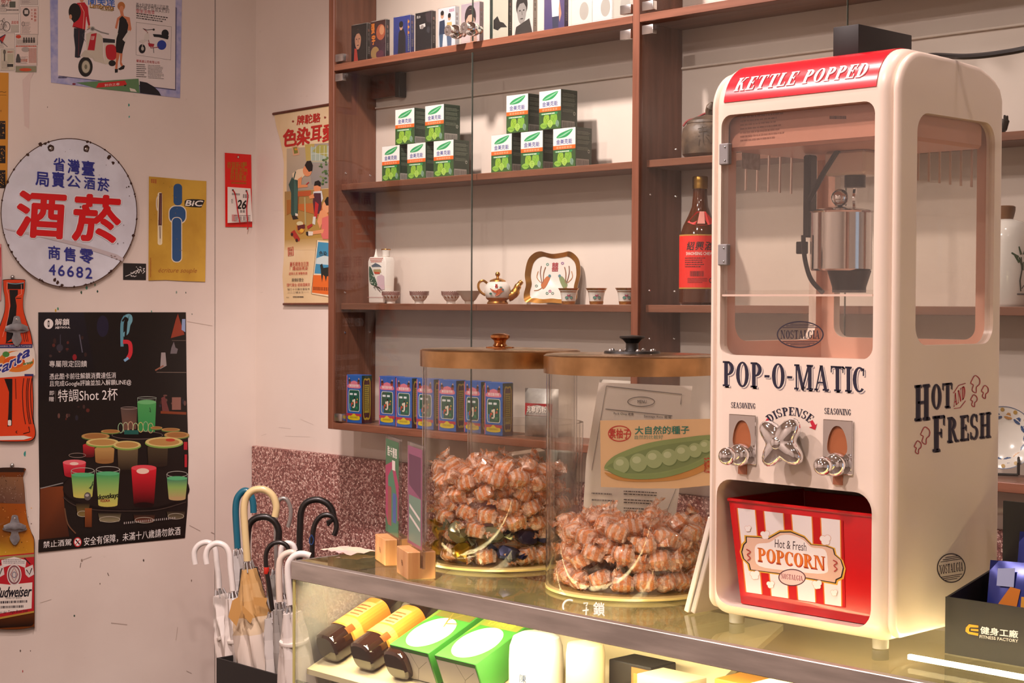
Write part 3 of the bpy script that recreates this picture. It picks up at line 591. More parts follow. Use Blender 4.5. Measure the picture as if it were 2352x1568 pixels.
# logo and lettering
I.ell(407, 450, 39, 43, 'ece6e0', 28); I.poly(rrect(400, 414, 422, 478, 7), '17120f'); I.rect(404, 436, 410, 462, 'ece6e0')
W = 'ece6e0'
I.text('解鎖', 522, 435, 56, 122, W, bold=.02); I.text('J@YSOUL', 525, 482, 20, 128, W, bold=.04); I.text('專屬限定回饋', 570, 785, 54, 316, W); I.text('憑此酷卡前往解鎖消費達低消', 692, 886, 52, 556, W, -.02); I.text('且完成Google評論並加入解鎖LINE@', 757, 947, 56, 684, W, -.022)
I.text('即', 433, 1030, 36, 38, W); I.text('贈', 430, 1080, 40, 40, W); I.line([(466, 1010), (466, 1100)], 2, '8a837d'); I.text('特調Shot 2杯', 735, 1045, 104, 500, W, -.03)
I.obj('lettering', K['inkg'], o); I = I0
# tall shots at the top of the tray
def cup(x0, x1, y0, y1, col, c2, rim, taper=.86):
    m = (x0+x1)/2; h = (x1-x0)/2; I.poly([(x0, y0), (x1, y0), (m+h*taper, y1), (m-h*taper, y1)], [col, col, c2, c2]); I.ell(m, y1, h*taper, h*.22, c2, 18); I.ell(m, y0, h, h*.24, rim, 20)
I.poly([(1010, 1155), (1150, 1150), (1140, 1330), (1030, 1340)], ['5a4a42', '4a3a34', '6a4a3c', '6a4a3c']); I.ring(1080, 1155, 70, 12, 4, '9a8d84'); cup(1150, 1308, 1105, 1360, '4c9a55', '2f8a4a', '6ab070'); I.ring(1231, 1070, 80, 12, 4, 'a8b0a4'); I.line([(1150, 1070), (1155, 1110)], 3, '8a9a88'); I.line([(1308, 1070), (1302, 1110)], 3, '8a9a88'); I.line([(1255, 1150), (1262, 1190), (1248, 1180)], 5, '23402c')
I.ell(1150, 1380, 215, 34, '0e0b0a'); I.ring(1150, 1382, 215, 36, 6, '6a5a52')
for k in range(7): I.ring(1010+k*42, 1322-(k % 3)*6, 24, 44, 6, ('8fb089', 'a7b08a', 'c0a080', '9fbf8a', 'c4b26a', '8fa880', 'b0a070')[k])
I.rect(1040, 1340, 1160, 1375, '1f5a50')
for x, y, rx_, ry_ in ((800, 1390, 118, 28), (925, 1350, 80, 16), (1430, 1335, 78, 14), (1310, 1320, 50, 12), (1480, 1380, 105, 28)): I.ell(x, y+8, rx_, ry_, '5d7a3c'); I.ell(x, y, rx_, ry_, 'b08a52'); I.ell(x, y, rx_*.8, ry_*.75, '9a6a3a')
J = Ink(wallfn(c4, XL), I.n+.0002); I2 = I; I = J
I.poly([(255, 330), (400, 320), (410, 480), (440, 640), (250, 660)], ['6a3418', '7a3c1c', '5a2c16', '3a1c10', '4a2412']); I.line([(255, 335), (400, 300)], 6, '8a8a86')
I.ell(800, 340, 402, 140, '0d0a09', 40); I.ell(800, 330, 400, 136, '1c1613', 40)
def lime(x, y, a, b): I.ell(x, y+7, a, b, '7da04a'); I.ell(x, y, a*.97, b*.9, 'cdbb76'); I.ell(x, y+1, a*.8, b*.68, 'b1874c')
for x0, x1, y0, y1, c, d in ((525, 600, 60, 130, 'b02a30', '5a1518'), (600, 725, 85, 165, 'b08a50', '8d6438'), (745, 875, 85, 230, '6a5a40', '1a1410'), (935, 1065, 75, 185, '453a28', '2a2018')): cup(x0, x1, y0, y1, c, d, c, .92)
lime(605, 20, 85, 20) if 0 else None
for x, y, a, b in ((650, 42, 106, 28), (805, 58, 90, 28), (1040, 40, 122, 34)): lime(x, y, a, b)
I.ell(1080, 28, 30, 10, 'b5402c'); I.rect(1165, 40, 1188, 90, 'b02630'); I.rect(1170, 120, 1186, 200, 'b02630'); I.ring(490, 125, 55, 16, 4, '8a7a70')
cup(398, 545, 170, 250, 'd83a4a', 'a01c28', 'e06a70'); I.ell(470, 178, 28, 10, 'e8c9b8')
cup(832, 992, 205, 440, 'd0222e', '1a0808', 'd84a52', .8); I.ell(905, 225, 40, 18, 'e6c8b4')
def shot(x0, x1, y0, y1, g='3a9a5c', ye='c2b95a', s=.82):
    ym = y0+(y1-y0)*.45; m = (x0+x1)/2; h = (x1-x0)/2
    I.poly([(x0, y0), (x1, y0), (m+h*.92, ym), (m-h*.92, ym)], [g, g, '8ab05c', '8ab05c']); I.poly([(m-h*.92, ym), (m+h*.92, ym), (m+h*s, y1), (m-h*s, y1)], ['8ab05c', '8ab05c', ye, ye]); I.ell(m, y1, h*s, 12, ye, 16); I.ring(m, y0-26, h*1.02, 20, 4, 'a9a89c'); I.ell(m, y0, h, 13, '58b076', 18)
    I.line([(x0-2, y0-26), (x0+2, y0)], 3, '8f9488'); I.line([(x1+2, y0-26), (x1-2, y0)], 3, '8f9488')
shot(452, 598, 248, 385); shot(610, 758, 240, 440); shot(1058, 1188, 270, 400, '2f7a62', 'b59a6a')
I.text('skovskaya', 686, 388, 40, 140, '161c14', -.12, .1, bold=.05); I.text('VODKA', 666, 412, 18, 62, '8a2a28', -.05, bold=.06); I.line([(590, 290), (575, 340), (570, 330)], 5, '23402c'); I.line([(590, 310), (565, 335)], 5, '23402c')
I.line([(400, 390), (470, 440), (600, 470), (800, 478), (1000, 470), (1180, 420)], 7, '3d322c', sm=4); I.ell(555, 385, 22, 26, '5a5450'); I.ell(552, 378, 12, 9, 'a8a29c')
for x0, x1, y0, y1, c in ((480, 570, 430, 510, '7d6a3a'), (620, 770, 490, 545, '8a8060'), (845, 985, 500, 550, '6a3a2a'), (1055, 1175, 480, 525, '6a6048')): I.poly([(x0, y0), (x1, y0), (x1-14, y1), (x0+14, y1)], ['241c14', '241c14', c, c]); I.ring((x0+x1)/2, y1-14, (x1-x0)/2-8, 20, 4, 'a39a88')
I.rect(538, 460, 582, 580, '8a4a20', '5a2c14'); I.line([(410, 460), (430, 560), (480, 620)], 8, '6a4a34', sm=4)
I.poly([(245, 660), (1172, 562), (1172, 636), (243, 740)], '15110f'); I.text('禁止酒駕', 363, 683, 42, 178, W, -.1); I.text('安全有保障，未滿十八歲請勿飲酒', 838, 638, 54, 612, W, -.115); I.ell(492, 675, 26, 31, 'b8262c'); I.ell(492, 675, 20, 24, 'e8ded8'); I.line([(480, 660), (505, 690)], 8, '221'*2); I.line([(478, 692), (506, 660)], 5, 'b8262c'); I.dash(785, 548, 1160, 592, 1, 'a39a94', .3, .01, .02, -.1)
wob('print', I2.mb.mesh('print', 0, fix=False), K['inkg'], o); wob('print', J.mb.mesh('print', 0, fix=False), K['inkg'], o)
# --- bottle-shaped opener plaques
def opener(parent, cx, cy, s, hook=True):
    fn = lambda a, b, n: f((cx+a*s), (cy+b*s), n)
    m = MB().prism(smoothpts([(-6, -14), (6, -14), (9, -4), (14, 8), (26, 14), (28, 20), (16, 24), (8, 26), (12, 40), (6, 52), (0, 56), (-6, 52), (-12, 40), (-8, 26), (-16, 24), (-28, 20), (-26, 14), (-14, 8), (-9, -4)], 3, True), fn, .014, .017)
    b = ob('bottle_opener', bevmesh(m.mesh('bottle_opener', 0), .0006, 1), K['opener'], parent)
    g = MB().prism([(-27, 10), (-14, 4), (0, 2), (14, 4), (27, 10), (24, 20), (10, 17), (0, 20), (-10, 17), (-24, 20)], fn, .017, .026)
    ob('opener_jaw', bevmesh(g.mesh('opener_jaw', 0), .0015, 2), K['opener'], b); ob('screw', MB().ball(fn(0, -7, .0175), .003, 10, sc=(.5, 1, 1)), K['chrome'], b)
K['opener'] = mat('cast grey opener metal', (.42, .43, .45), .42, .7, noise=.3, nscale=60)
def mirror(h, ax): return [(ax+x, y) for x, y in h]+[(ax-x, y) for x, y in reversed(h)]
ax = 118; half = [(80, 78), (92, 100), (90, 170), (78, 235), (80, 330), (105, 420), (140, 520), (160, 640), (162, 800), (158, 900), (165, 1100), (165, 1250), (182, 1340), (178, 1400), (140, 1432), (60, 1438)]
out3 = smoothpts(mirror(half, ax), 4, True); g3 = wallfn(c3, XL)
pl = thing('bottle_plaque', 'orange soda bottle shaped wooden plaque with metal bottle opener', 'plaque', g3(ax, 1438, .006))
wob('board', bevmesh(MB().prism(out3, g3, .001, .012).mesh('board', 0), .0008, 1), K['black'], pl)
I = Ink(g3, .0124)
def inset(pts, k, cx_, cy_): return [(cx_+(x-cx_)*k[0], cy_+(y-cy_)*k[1]) for x, y in pts]
I.poly(inset(out3, (.955, .992), ax+3, 760), 'd8431c')
I.rect(65, 108, 198, 160, '181414'); I.line([(65, 108), (130, 116), (200, 106)], 6, '7fb0bd', sm=3); I.poly([(78, 165), (150, 165), (150, 205), (128, 230), (140, 300), (135, 380), (118, 560), (50, 610), (60, 420), (88, 300)], '181414')
I.line([(60, 100), (58, 160), (72, 220), (78, 320), (62, 420), (20, 560)], 4, 'eda08a', sm=3); I.line([(178, 120), (180, 200), (150, 215)], 4, 'eda08a'); I.line([(135, 236), (178, 236)], 7, '181414')
I.poly([(55, 605), (160, 590), (150, 612), (40, 615)], '181414')
for x in (205, 222, 236): I.line([(x-20, 480), (x, 600)], 5, '181414')
I.poly([(-40, 625), (270, 620), (292, 690), (296, 880), (-50, 905)], 'dfd6c8'); I.poly([(-40, 625), (270, 620), (272, 652), (-40, 655)], '2f3266'); I.text('Contém Suco de Laranja', 118, 637, 18, 290, 'e0d6c8', -.01)
I.ell(135, 765, 150, 90, 'd97a28', 28); I.ell(160, 740, 115, 62, 'e8dccb', 24); I.ell(120, 770, 90, 50, 'd95c20', 24)
for t, x, y, s, w in (('F', -25, 850, 95, 60), ('a', 52, 815, 66, 62), ('n', 112, 778, 64, 58), ('t', 162, 735, 92, 44), ('a', 222, 700, 66, 62)): I.text(t, x, y, s, w, 'e9e2d8', -.4, .25, bold=.15); I.text(t, x, y, s, w, '2f3486', -.4, .25, bold=.06)
I.ell(50, 705, 30, 24, '4a8a40', 14); I.text('laranja', 235, 780, 30, 80, '3f7a38', -.2, .2, bold=.05); I.rect(205, 870, 280, 888, '2f3266')
I.poly([(36, 910), (104, 910), (100, 1300), (62, 1310), (70, 1200), (76, 1020)], '181414'); I.poly(rrect(66, 94, 1255, 1302, 10), 'e8ded2')
for x in (200, 232, 245, 268): I.line([(x, 905), (x-12, 1020), (x-4, 1180), (x+14, 1290)], 6, '181414', sm=3)
I.line([(130, 910), (134, 1080)], 5, '181414'); I.line([(240, 1310), (250, 1355), (195, 1370)], 7, '181414'); I.line([(145, 1345), (132, 1355), (145, 1366)], 5, '181414', sm=3); I.poly([(-50, 1392), (200, 1386), (270, 1400), (200, 1420), (-40, 1425)], 'e3dace')
wob('print', I.mb.mesh('print', 0, fix=False), K['inkg'], pl); opener(pl, 38.5, 740, .98); o_ = wob('hanger', MB().ball(f(29, 636, .008), .006, 10), K['steel'], pl)
for c in PEND:
    if c.parent == pl and c.name.startswith('bottle_opener'): c.location = -Vector(pl.location)
ax = 70; half = [(82, 205), (84, 232), (76, 262), (84, 330), (92, 440), (106, 540), (128, 610), (148, 660), (150, 800), (150, 1190), (140, 1212), (60, 1228)]
out4 = smoothpts(mirror(half, ax), 4, True); g4 = wallfn(c4, XL)
pl = thing('bottle_plaque', 'brown beer bottle shaped plaque with metal opener and red white label', 'plaque', g4(ax, 1228, .006))
wob('board', bevmesh(MB().prism(out4, g4, .001, .011).mesh('board', 0), .0008, 1), K['blackm'], pl)
I = Ink(g4, .0114); I.poly(inset(out4, (.985, .996), ax+2, 720), '6a3510'); I.poly([(-12, 205), (152, 205), (154, 232), (-12, 232)], '281a12')
I.poly([(0, 262), (145, 262), (158, 435), (-8, 425)], ['7a5a40', '8a5f3e', '6a4a3a', '5a3c30']); I.poly([(-8, 430), (160, 432), (172, 540), (214, 660), (215, 760), (-40, 770), (-60, 640)], ['8a4a12', '9a4a10', 'a85a16', 'b06a1c', 'c28a24', 'c9a02c', '7a4a14'])
for k in range(40): I.ell(random.uniform(-5, 200), random.uniform(440, 740), random.uniform(1.5, 4), random.uniform(2, 5), random.choice(('c98a3a', 'dba860', '5a2e10')), 6)
for k in range(60): I.ell(random.uniform(5, 140), random.uniform(235, 425), random.uniform(1.5, 3.5), random.uniform(2, 4), random.choice(('a58a78', '4a3020', '8c7060')), 6)
I.poly([(-80, 768), (216, 742), (216, 1110), (-80, 1165)], 'b3202a'); I.poly([(-80, 775), (216, 750), (216, 768), (-80, 792)], '9a8a5a'); I.poly([(-80, 930), (60, 945), (205, 930), (200, 1095), (-80, 1140)], 'e2d8cc')
I.poly([(8, 790), (90, 768), (168, 790), (160, 838), (90, 812), (14, 838)], 'd8d0c8'); I.dash(20, 785, 160, 815, 3, '6a6068', .4); I.ell(90, 882, 46, 68, 'd6cec6', 26); I.ell(90, 882, 40, 60, '7c4a50', 26); I.ell(90, 882, 32, 50, 'c9bfb6', 22); I.line([(90, 835), (112, 880), (90, 928), (68, 880)], 5, '8a3a40', True); I.ring(90, 882, 14, 20, 4, '4a4a6a')
for x, s in ((182, 1), (-6, -1)): I.poly([(x-26, 840), (x+26, 818), (x+34, 880), (x, 900), (x-20, 880)], 'd0c8c0'); I.line([(x-15, 850), (x+5, 880), (x+20, 840)], 7, '3a2a2c'); I.line([(x-28, 775), (x+10, 815)], 8, '3a1a1c'); 
I.text('Budweiser', 88, 990, 66, 222, '1c1a22', -.04, .25, bold=.035); I.text('KING OF BEERS', 88, 1028, 13, 100, '3a3a40', -.03); I.dash(-20, 1050, 190, 1112, 2, '40383c', .5, .01, .05, -.04); I.text('Ten der Tonge Brew Line', 80, 1118, 24, 190, '23202a', -.07, .3)
I.poly([(-80, 1165), (216, 1110), (216, 1122), (-80, 1178)], 'b08a3c'); I.poly([(-80, 1182), (216, 1128), (214, 1190), (200, 1205), (-80, 1222)], ['3a1c0c', '5a2c10', '2a140a', '1c0e08', '1c0e08'])
wob('print', I.mb.mesh('print', 0, fix=False), K['inkg'], pl); opener(pl, 34, 1197, .98); wob('hanger', MB().ball(f(28, 1068, .008), .006, 10), K['steel'], pl)
for c in PEND:
    if c.parent == pl and c.name.startswith('bottle_opener'): c.location = -Vector(pl.location)
# --- pink plastic card cut by the picture edge
o = sheet('pink_card', [(-60, 562), (3, 560), (5, 630), (2, 690), (-60, 700)], f, mat('pink plastic sleeve', 'd88a8a', .3), 'pinkish red plastic sleeve at the picture edge above the orange bottle', 'sleeve', .003); I = Ink(f, .004); I.rect(-60, 568, 2, 635, 'b8343a', 'd06a6a'); I.obj('print', K['inkg'], o)
# --- red tear-off calendar
f5 = wallfn(c5, XL); cl = thing('tear_off_calendar', 'red hanging tear-off day calendar showing 26', 'calendar', f5(215, 945, .003))
wob('backing_card', MB().prism([(114, 410), (304, 424), (311, 945), (118, 944)], f5, .001, .003).mesh('backing_card', 0), mat('red calendar card', 'd81812', .4), cl)
I = Ink(f5, .0034); I.ell(211, 441, 8, 10, 'd9c4b4'); I.ring(211, 441, 9, 11, 3, '8a1410'); G = 'b08a30'
random.seed(5)
for t, x, y, s, w in (('恭賀', 160, 500, 50, 60), ('新禧', 225, 500, 48, 66), ('福', 258, 490, 30, 30), ('喜氣盈門', 215, 545, 50, 120), ('財源廣進', 212, 590, 44, 116)): I.text(t, x, y, s, w, G, .05)
I.han(160, 620, 272, 634, 9, G, .03)
wob('print', I.mb.mesh('print', 0, fix=False), K['foil'], cl)
pad = wob('page_block', MB().prism([(134, 656), (299, 667), (313, 905), (134, 916)], f5, .003, .011).mesh('page_block', 0), K['paper'], cl)
I = Ink(f5, .0114); I.text('26', 238, 783, 62, 62, '17120f', .06, .2, bold=.05); I.han(165, 700, 225, 714, 5, '5a4a46', .06); I.han(245, 708, 290, 735, 3, '5a4a46', .06); I.text('农历', 167, 758, 34, 14, '4a403c'); I.han(226, 822, 262, 842, 2, '4a403c'); I.rect(165, 855, 200, 905, 'c98a86'); I.line([(180, 862), (298, 862), (298, 902), (180, 902)], 3, '4a403c', True)
for k in range(4): I.rect(188+k*28, 868, 208+k*28, 896, 'a39a94')
wob('print', I.mb.mesh('print', 0, fix=False), K['ink'], cl)
for l in (([(172, 680), (186, 700), (198, 760), (210, 850), (224, 915)]), ([(270, 686), (280, 720), (272, 800), (276, 890), (284, 930), (276, 962)])): wob('red_string', MB().tube([f5(x, y, .0135) for x, y in smoothpts(l, 4)], .0019, 6), mat('red cord', 'b5121c', .6), cl)
for x, y in ((172, 679), (270, 685)): wob('eyelet', MB().ball(f5(x, y, .012), .003, 8), K['black'], cl)
# --- old advert scroll on the back wall
fs = frontfn(c5, YW); sc = thing('advert_scroll', 'old cream advert scroll of children playing, hanging beside the cabinet', 'scroll', fs(620, 1505, .005))
def scr(x, y):      # the sheet waves: drawing keeps to the sheet plane
    return x, y
left = [(470, 136), (482, 210), (508, 300), (530, 400), (540, 490), (536, 620), (533, 760), (540, 900), (542, 1060), (538, 1180), (529, 1300), (536, 1400), (541, 1497)]
Rx = 1148
wob('sheet', MB().prism(left+[(Rx, 1494), (Rx, 20)], fs, .004, .005).mesh('sheet', 0), mat('aged poster paper', 'd9bd8e', .55, c2='e3cfa8', nscale=7), sc)
for a, b in (((462, 131), (Rx+6, 14)), ((538, 1501), (Rx+6, 1500))): wob('roller_bar', MB().tube([fs(*a, .006), fs(*b, .006)], .004, 8), K['woody'], sc)
I = Ink(fs, .0054)
I.poly([(560, 380), (1148, 330), (1148, 640), (560, 690)], ['b9a88c', '9a948e', '8a8684', '9a907e']); I.poly([(700, 350), (1148, 320), (1148, 600), (740, 640)], ['a49a8c', '8c8a88', '7f8084', '8a8680'])
I.poly([(545, 690), (1148, 650), (1148, 1020), (545, 1060)], ['9a7a4a', 'a5823f', 'a0812f', 'b8924a']); I.poly([(545, 1040), (1148, 1000), (1148, 1110), (545, 1110)], ['b39457', 'b39457', 'dcc193', 'dcc193'])
I.poly([(690, 350), (760, 345), (752, 460), (700, 470)], 'b8a45a'); I.poly([(730, 370), (1000, 352), (1000, 480), (735, 480)], '9fb0a0'); I.poly([(745, 400), (790, 352), (850, 352), (850, 440)], 'a2a054')
for k in range(6): I.line([(740+k*30, 360), (738+k*30, 470)], 3, 'c9d2c4')
I.line([(735, 420), (1000, 405)], 3, 'c9d2c4'); I.line([(730, 472), (1000, 466)], 7, 'b7ab8a')
for k in range(40): I.ell(random.uniform(800, 930), random.uniform(415, 640), random.uniform(6, 14), random.uniform(5, 10), random.choice(('4c6a3c', '5f7a45', '3f5a36', '7a8a50')), 7)
I.poly([(596, 362), (640, 358), (652, 425), (606, 432)], 'cfa07c'); I.poly([(606, 372), (634, 368), (642, 412), (614, 418)], '7a7a2e'); I.ell(626, 385, 10, 8, 'd08a2a')
RD = 'b5231c'
I.text('牌駝駱', 718, 166, 66, 168, RD, -.14, .05, bold=.03)
for t, x, y, s, w in (('色', 583, 300, 122, 96), ('染', 680, 290, 124, 92), ('耳', 772, 272, 112, 76), ('愛', 870, 262, 124, 100)): I.text(t, x, y, s, w, RD, -.15, .05, bold=.035)
for x, y in ((605, 184), (836, 155), (940, 140)): I.poly([(x+(11 if k % 2 == 0 else 4.5)*math.sin(k*PI/5), y-(11 if k % 2 == 0 else 4.5)*math.cos(k*PI/5)) for k in range(10)], '8a2a1c')
# table
I.poly([(640, 690), (735, 682), (735, 720), (640, 725)], 'b0532a'); I.poly([(640, 780), (800, 770), (860, 850), (860, 880), (640, 820)], 'b8672c'); I.line([(642, 725), (640, 820)], 9, '8a4a20'); I.line([(690, 730), (696, 930)], 10, 'a8a070'); I.poly([(560, 750), (600, 748), (610, 830), (560, 860)], 'a0642a')
# standing boy in overalls
I.poly([(596, 590), (640, 560), (640, 690), (640, 850), (600, 870), (590, 850), (592, 700), (574, 640)], '2d4a42'); I.poly([(612, 560), (640, 690), (632, 850), (614, 860), (612, 700)], '3c5f55'); I.poly([(600, 560), (640, 530), (690, 520), (690, 575), (650, 610), (606, 600)], 'd9c3a0'); I.poly([(640, 600), (670, 580), (664, 640), (710, 640), (712, 656), (640, 664)], 'd48a58'); I.line([(624, 545), (600, 640)], 8, '2d4a42'); I.ell(708, 540, 32, 40, 'd68c5e'); I.poly([(690, 500), (705, 470), (735, 468), (748, 500), (744, 540), (720, 548), (700, 520)], '1c1614'); I.line([(700, 640), (720, 622)], 7, 'a8242a'); I.poly([(596, 865), (625, 860), (645, 885), (605, 892)], '2c201a'); I.poly([(622, 845), (640, 850), (642, 866), (622, 864)], 'dcd2c2')
# small boy
I.ell(780, 662, 26, 40, 'd68c5e'); I.poly([(756, 650), (762, 618), (790, 608), (806, 625), (804, 655), (780, 645)], '1c1614'); I.poly([(752, 690), (812, 684), (822, 740), (800, 790), (752, 780)], 'c9cfd0'); I.poly([(756, 700), (806, 700), (812, 800), (800, 850), (758, 850), (748, 760)], '4a2430'); I.poly([(720, 722), (752, 705), (760, 735), (726, 742)], 'd48a58'); I.poly([(766, 760), (790, 780), (778, 880), (756, 890)], 'b5282c'); I.poly([(750, 870), (770, 870), (765, 930), (745, 920)], 'cfd2c8')
# girl sitting
I.ell(846, 800, 30, 44, 'd99a6c'); I.poly([(832, 760), (850, 728), (880, 730), (880, 790), (845, 790)], '17120f'); I.poly([(800, 830), (830, 815), (860, 860), (820, 900), (800, 960), (780, 905)], 'd99464'); I.poly([(815, 880), (900, 850), (900, 1030), (820, 1032), (808, 1000)], 'cf6a62'); I.poly([(745, 975), (830, 960), (820, 990), (750, 998)], 'd99464'); I.poly([(712, 975), (750, 978), (748, 1005), (715, 1008)], 'dcd2c2'); I.poly([(698, 980), (715, 978), (716, 1010), (700, 1002)], '231a18')
# toys
I.ell(660, 950, 32, 44, 'b8742a', 22); I.ell(655, 920, 24, 16, 'cfc79a'); I.poly([(636, 935), (690, 925), (692, 955), (640, 970)], '5a1f22'); I.ell(668, 970, 14, 14, 'd8a83a'); I.poly([(588, 985), (615, 965), (655, 1030), (650, 1048), (625, 1040)], 'a83024'); I.ell(598, 998, 9, 12, '3a1814'); I.ell(632, 1040, 9, 12, '3a1814'); I.poly([(705, 940), (740, 920), (748, 935), (712, 962)], 'a8302a')
I.line([(570, 1095), (605, 1088), (607, 1148), (572, 1154)], 5, RD, True); I.han(576, 1098, 602, 1120, 2, RD); I.han(576, 1124, 602, 1146, 2, RD)
for t, x0, x1, y, s, c in (('麗毛晴青白日潤', 582, 716, 1212, 34, RD), ('！羅絨絲秀染', 582, 712, 1243, 28, RD), ('達爲久克 鮮艷色顏', 575, 708, 1279, 20, RD), ('廠織紡豐全', 596, 682, 1325, 26, '3a302a'), ('理代灣台 經總漢興天', 560, 728, 1361, 24, RD), ('號二十三路北重延市', 565, 726, 1392, 15, '4a3e34'), ('二二二號五三一一', 565, 720, 1415, 13, '4a3e34')): I.text(t, (x0+x1)/2, y, s, x1-x0, c, -.02)
I.dash(605, 1444, 690, 1456, 1, '3a302a', .6); I.dash(556, 1450, 580, 1455, 1, '5a4c40', .6)
I.poly([(778, 1040), (1000, 1060), (1000, 1470), (738, 1425)], 'e6d4b0'); I.line([(778, 1040), (738, 1425)], 3, '3a302a'); I.poly([(786, 1052), (990, 1070), (990, 1290), (760, 1280)], '3f8cb0'); I.poly([(775, 1170), (830, 1150), (990, 1190), (990, 1230), (770, 1210)], 'c3d4d2'); I.poly([(752, 1290), (990, 1300), (990, 1450), (742, 1418)], 'd96a24'); I.text('色染', 822, 1136, 34, 56, '232a2c', .06, bold=.03); I.poly([(800, 1220), (815, 1208), (825, 1240), (990, 1215), (990, 1290), (850, 1300), (842, 1340), (835, 1300), (822, 1290), (815, 1345), (808, 1290), (805, 1250)], '1e2420'); I.han(750, 1375, 870, 1400, 8, '5a2410', .05)
wob('print', I.mb.mesh('print', 0, fix=False), K['ink'], sc)
# ================================================================== things on the cabinet shelves
def ffn(w, d, h): return lambda x, y, n: ((x-.5)*w, -d/2-n, (1-y)*h)          # front face, unit drawing coordinates, y down
def sfn(w, d, h): return lambda x, y, n: (w/2+n, (x-.5)*d, (1-y)*h)           # the face on the +X side
def cyl(r, z, a0): return lambda x, y, n: ((r+n)*math.cos(a0+x/r), (r+n)*math.sin(a0+x/r), z-y)
CA = -.78        # angle from a thing towards the viewer
# --- cassettes
CW, CD, CH = .0705, .0165, .109
cas_case = rbox('case', -CW/2, CW/2, -CD/2, CD/2, 0, CH, .0012, 2); cas_ins = rbox('inlay_card', -CW/2+.0015, CW/2-.0015, -CD/2+.0015, CD/2-.0015, .0015, CH-.0015, .0004, 1)
K['case'] = thinglass('clear cassette case', (.96, .96, .96), 1.45)
def face(I, cx, cy, s, skin, hair, dark=None):
    I.ell(cx, cy-s*.25, s*.62, s*.55, hair, 18); I.ell(cx, cy, s*.48, s*.62, skin, 18); I.poly([(cx-s*.5, cy-s*.1), (cx-s*.42, cy-s*.6), (cx+s*.42, cy-s*.6), (cx+s*.5, cy-s*.1), (cx+s*.2, cy-s*.36), (cx-s*.2, cy-s*.34)], hair)
    d = dark or hair
    for k in (-1, 1): I.ell(cx+k*s*.2, cy-s*.02, s*.09, s*.04, d, 8)
    I.line([(cx, cy), (cx+s*.05, cy+s*.2)], s*.04, d); I.line([(cx-s*.14, cy+s*.36), (cx+s*.14, cy+s*.36)], s*.05, d)
def cov(k, I):
    R = I.rect
    if k == 0: R(0, 0, 1, 1, '16100f'); face(I, .42, .38, .42, 'b98468', '1a1211', '3a221c'); I.poly([(.2, .6), (.35, .62), (.45, 1), (.15, 1)], 'b2402f'); I.text('HITO', .3, .95, .05, .35, 'd8cfc6')
    elif k == 1: R(0, 0, 1, 1, '3a1a14', '3c2436'); I.ell(.68, .3, .3, .2, 'a8573a'); I.ell(.75, .25, .16, .12, 'c98a62'); I.ell(.3, .8, .28, .16, '9a7a4a'); I.ell(.62, .85, .26, .1, '5a2a3c'); I.text('張', .16, .18, .24, .22, 'd97a22', bold=.04); I.text('宇', .2, .46, .24, .22, 'd97a22', bold=.04)
    elif k == 2: R(0, 0, 1, 1, '2a3a86', '1c2860'); I.poly([(.25, 1), (.3, .4), (.45, .3), (.6, .32), (.72, .5), (.72, 1)], '171620'); I.ell(.45, .25, .1, .1, 'b48a70'); I.ell(.45, .2, .12, .08, '17130f'); I.han(.84, .1, .96, .5, 1, 'c98a3a'); I.dash(.86, .5, .94, .9, 8, '8a8a6a')
    elif k == 3: R(0, 0, 1, 1, '17161b'); I.poly([(.25, .3), (.6, .28), (.62, .36), (.3, .4)], 'cfccc8'); I.ell(.42, .36, .1, .05, '8c8480'); I.text('風水', .2, .1, .07, .25, 'd8d4ce'); I.poly([(.6, .05), (.95, 0), (.95, .3), (.7, .25)], '3a3035'); I.ell(.8, .45, .1, .08, '34343a')
    elif k == 4: R(0, 0, 1, 1, 'c9ced4'); I.ell(.24, .16, .1, .09, 'b88c70'); I.ell(.24, .11, .1, .06, '1a1412'); I.poly([(.08, .3), (.38, .28), (.42, .62), (.05, .64)], '22304a'); I.poly([(.06, .62), (.3, .62), (.24, 1), (.1, 1)], '3c5470'); I.ell(.66, .24, .09, .08, 'b88c70'); I.ell(.66, .2, .09, .06, '1a1412'); I.poly([(.52, .36), (.8, .36), (.84, .7), (.5, .66)], 'c9a86a'); I.poly([(.5, .66), (.8, .7), (.78, 1), (.56, 1)], '4a5c78'); I.han(.65, .05, .95, .12, 4, 'a8356a')
    elif k == 5: R(0, 0, 1, 1, 'a89aa4', 'c9b8b4'); face(I, .5, .45, .5, 'cfa08a', '2a2224'); I.dash(.5, .8, .95, .95, 4, 'a86a3a')
    elif k == 6: R(0, 0, 1, 1, 'b7b5a4'); I.poly([(.2, .5), (.42, .42), (.55, .56), (.75, .6), (.95, .72), (.6, .7), (.45, .76), (.2, .7)], '1a1a18'); R(0, 0, .16, 1, '20302a')
    elif k == 7: R(0, 0, 1, 1, 'c5c2bc'); face(I, .4, .4, .5, '8c8884', '23211f'); I.poly([(.1, .75), (.8, .6), (1, 1), (0, 1)], '2f2c2a')
    elif k == 8: R(0, 0, 1, 1, '5a4a72', '3c3668'); I.ell(.55, .16, .1, .09, 'b9876c'); I.ell(.55, .1, .1, .06, '1c1516'); I.poly([(.36, .28), (.76, .28), (.72, .66), (.4, .66)], 'dcdce0'); I.poly([(.4, .66), (.72, .66), (.7, 1), (.42, 1)], '2a2f4a'); I.poly([(.76, .3), (.86, .62), (.76, .8), (.72, .5)], 'b9876c')
    else: R(0, 0, 1, 1, ('d6d2c8', 'c9cfcf', 'bcb8ae')[k % 3]); I.dash(.1, .1, .6, .3, 3, '8a8680'); I.ell(.6, .65, .22, .2, 'a8a49c')
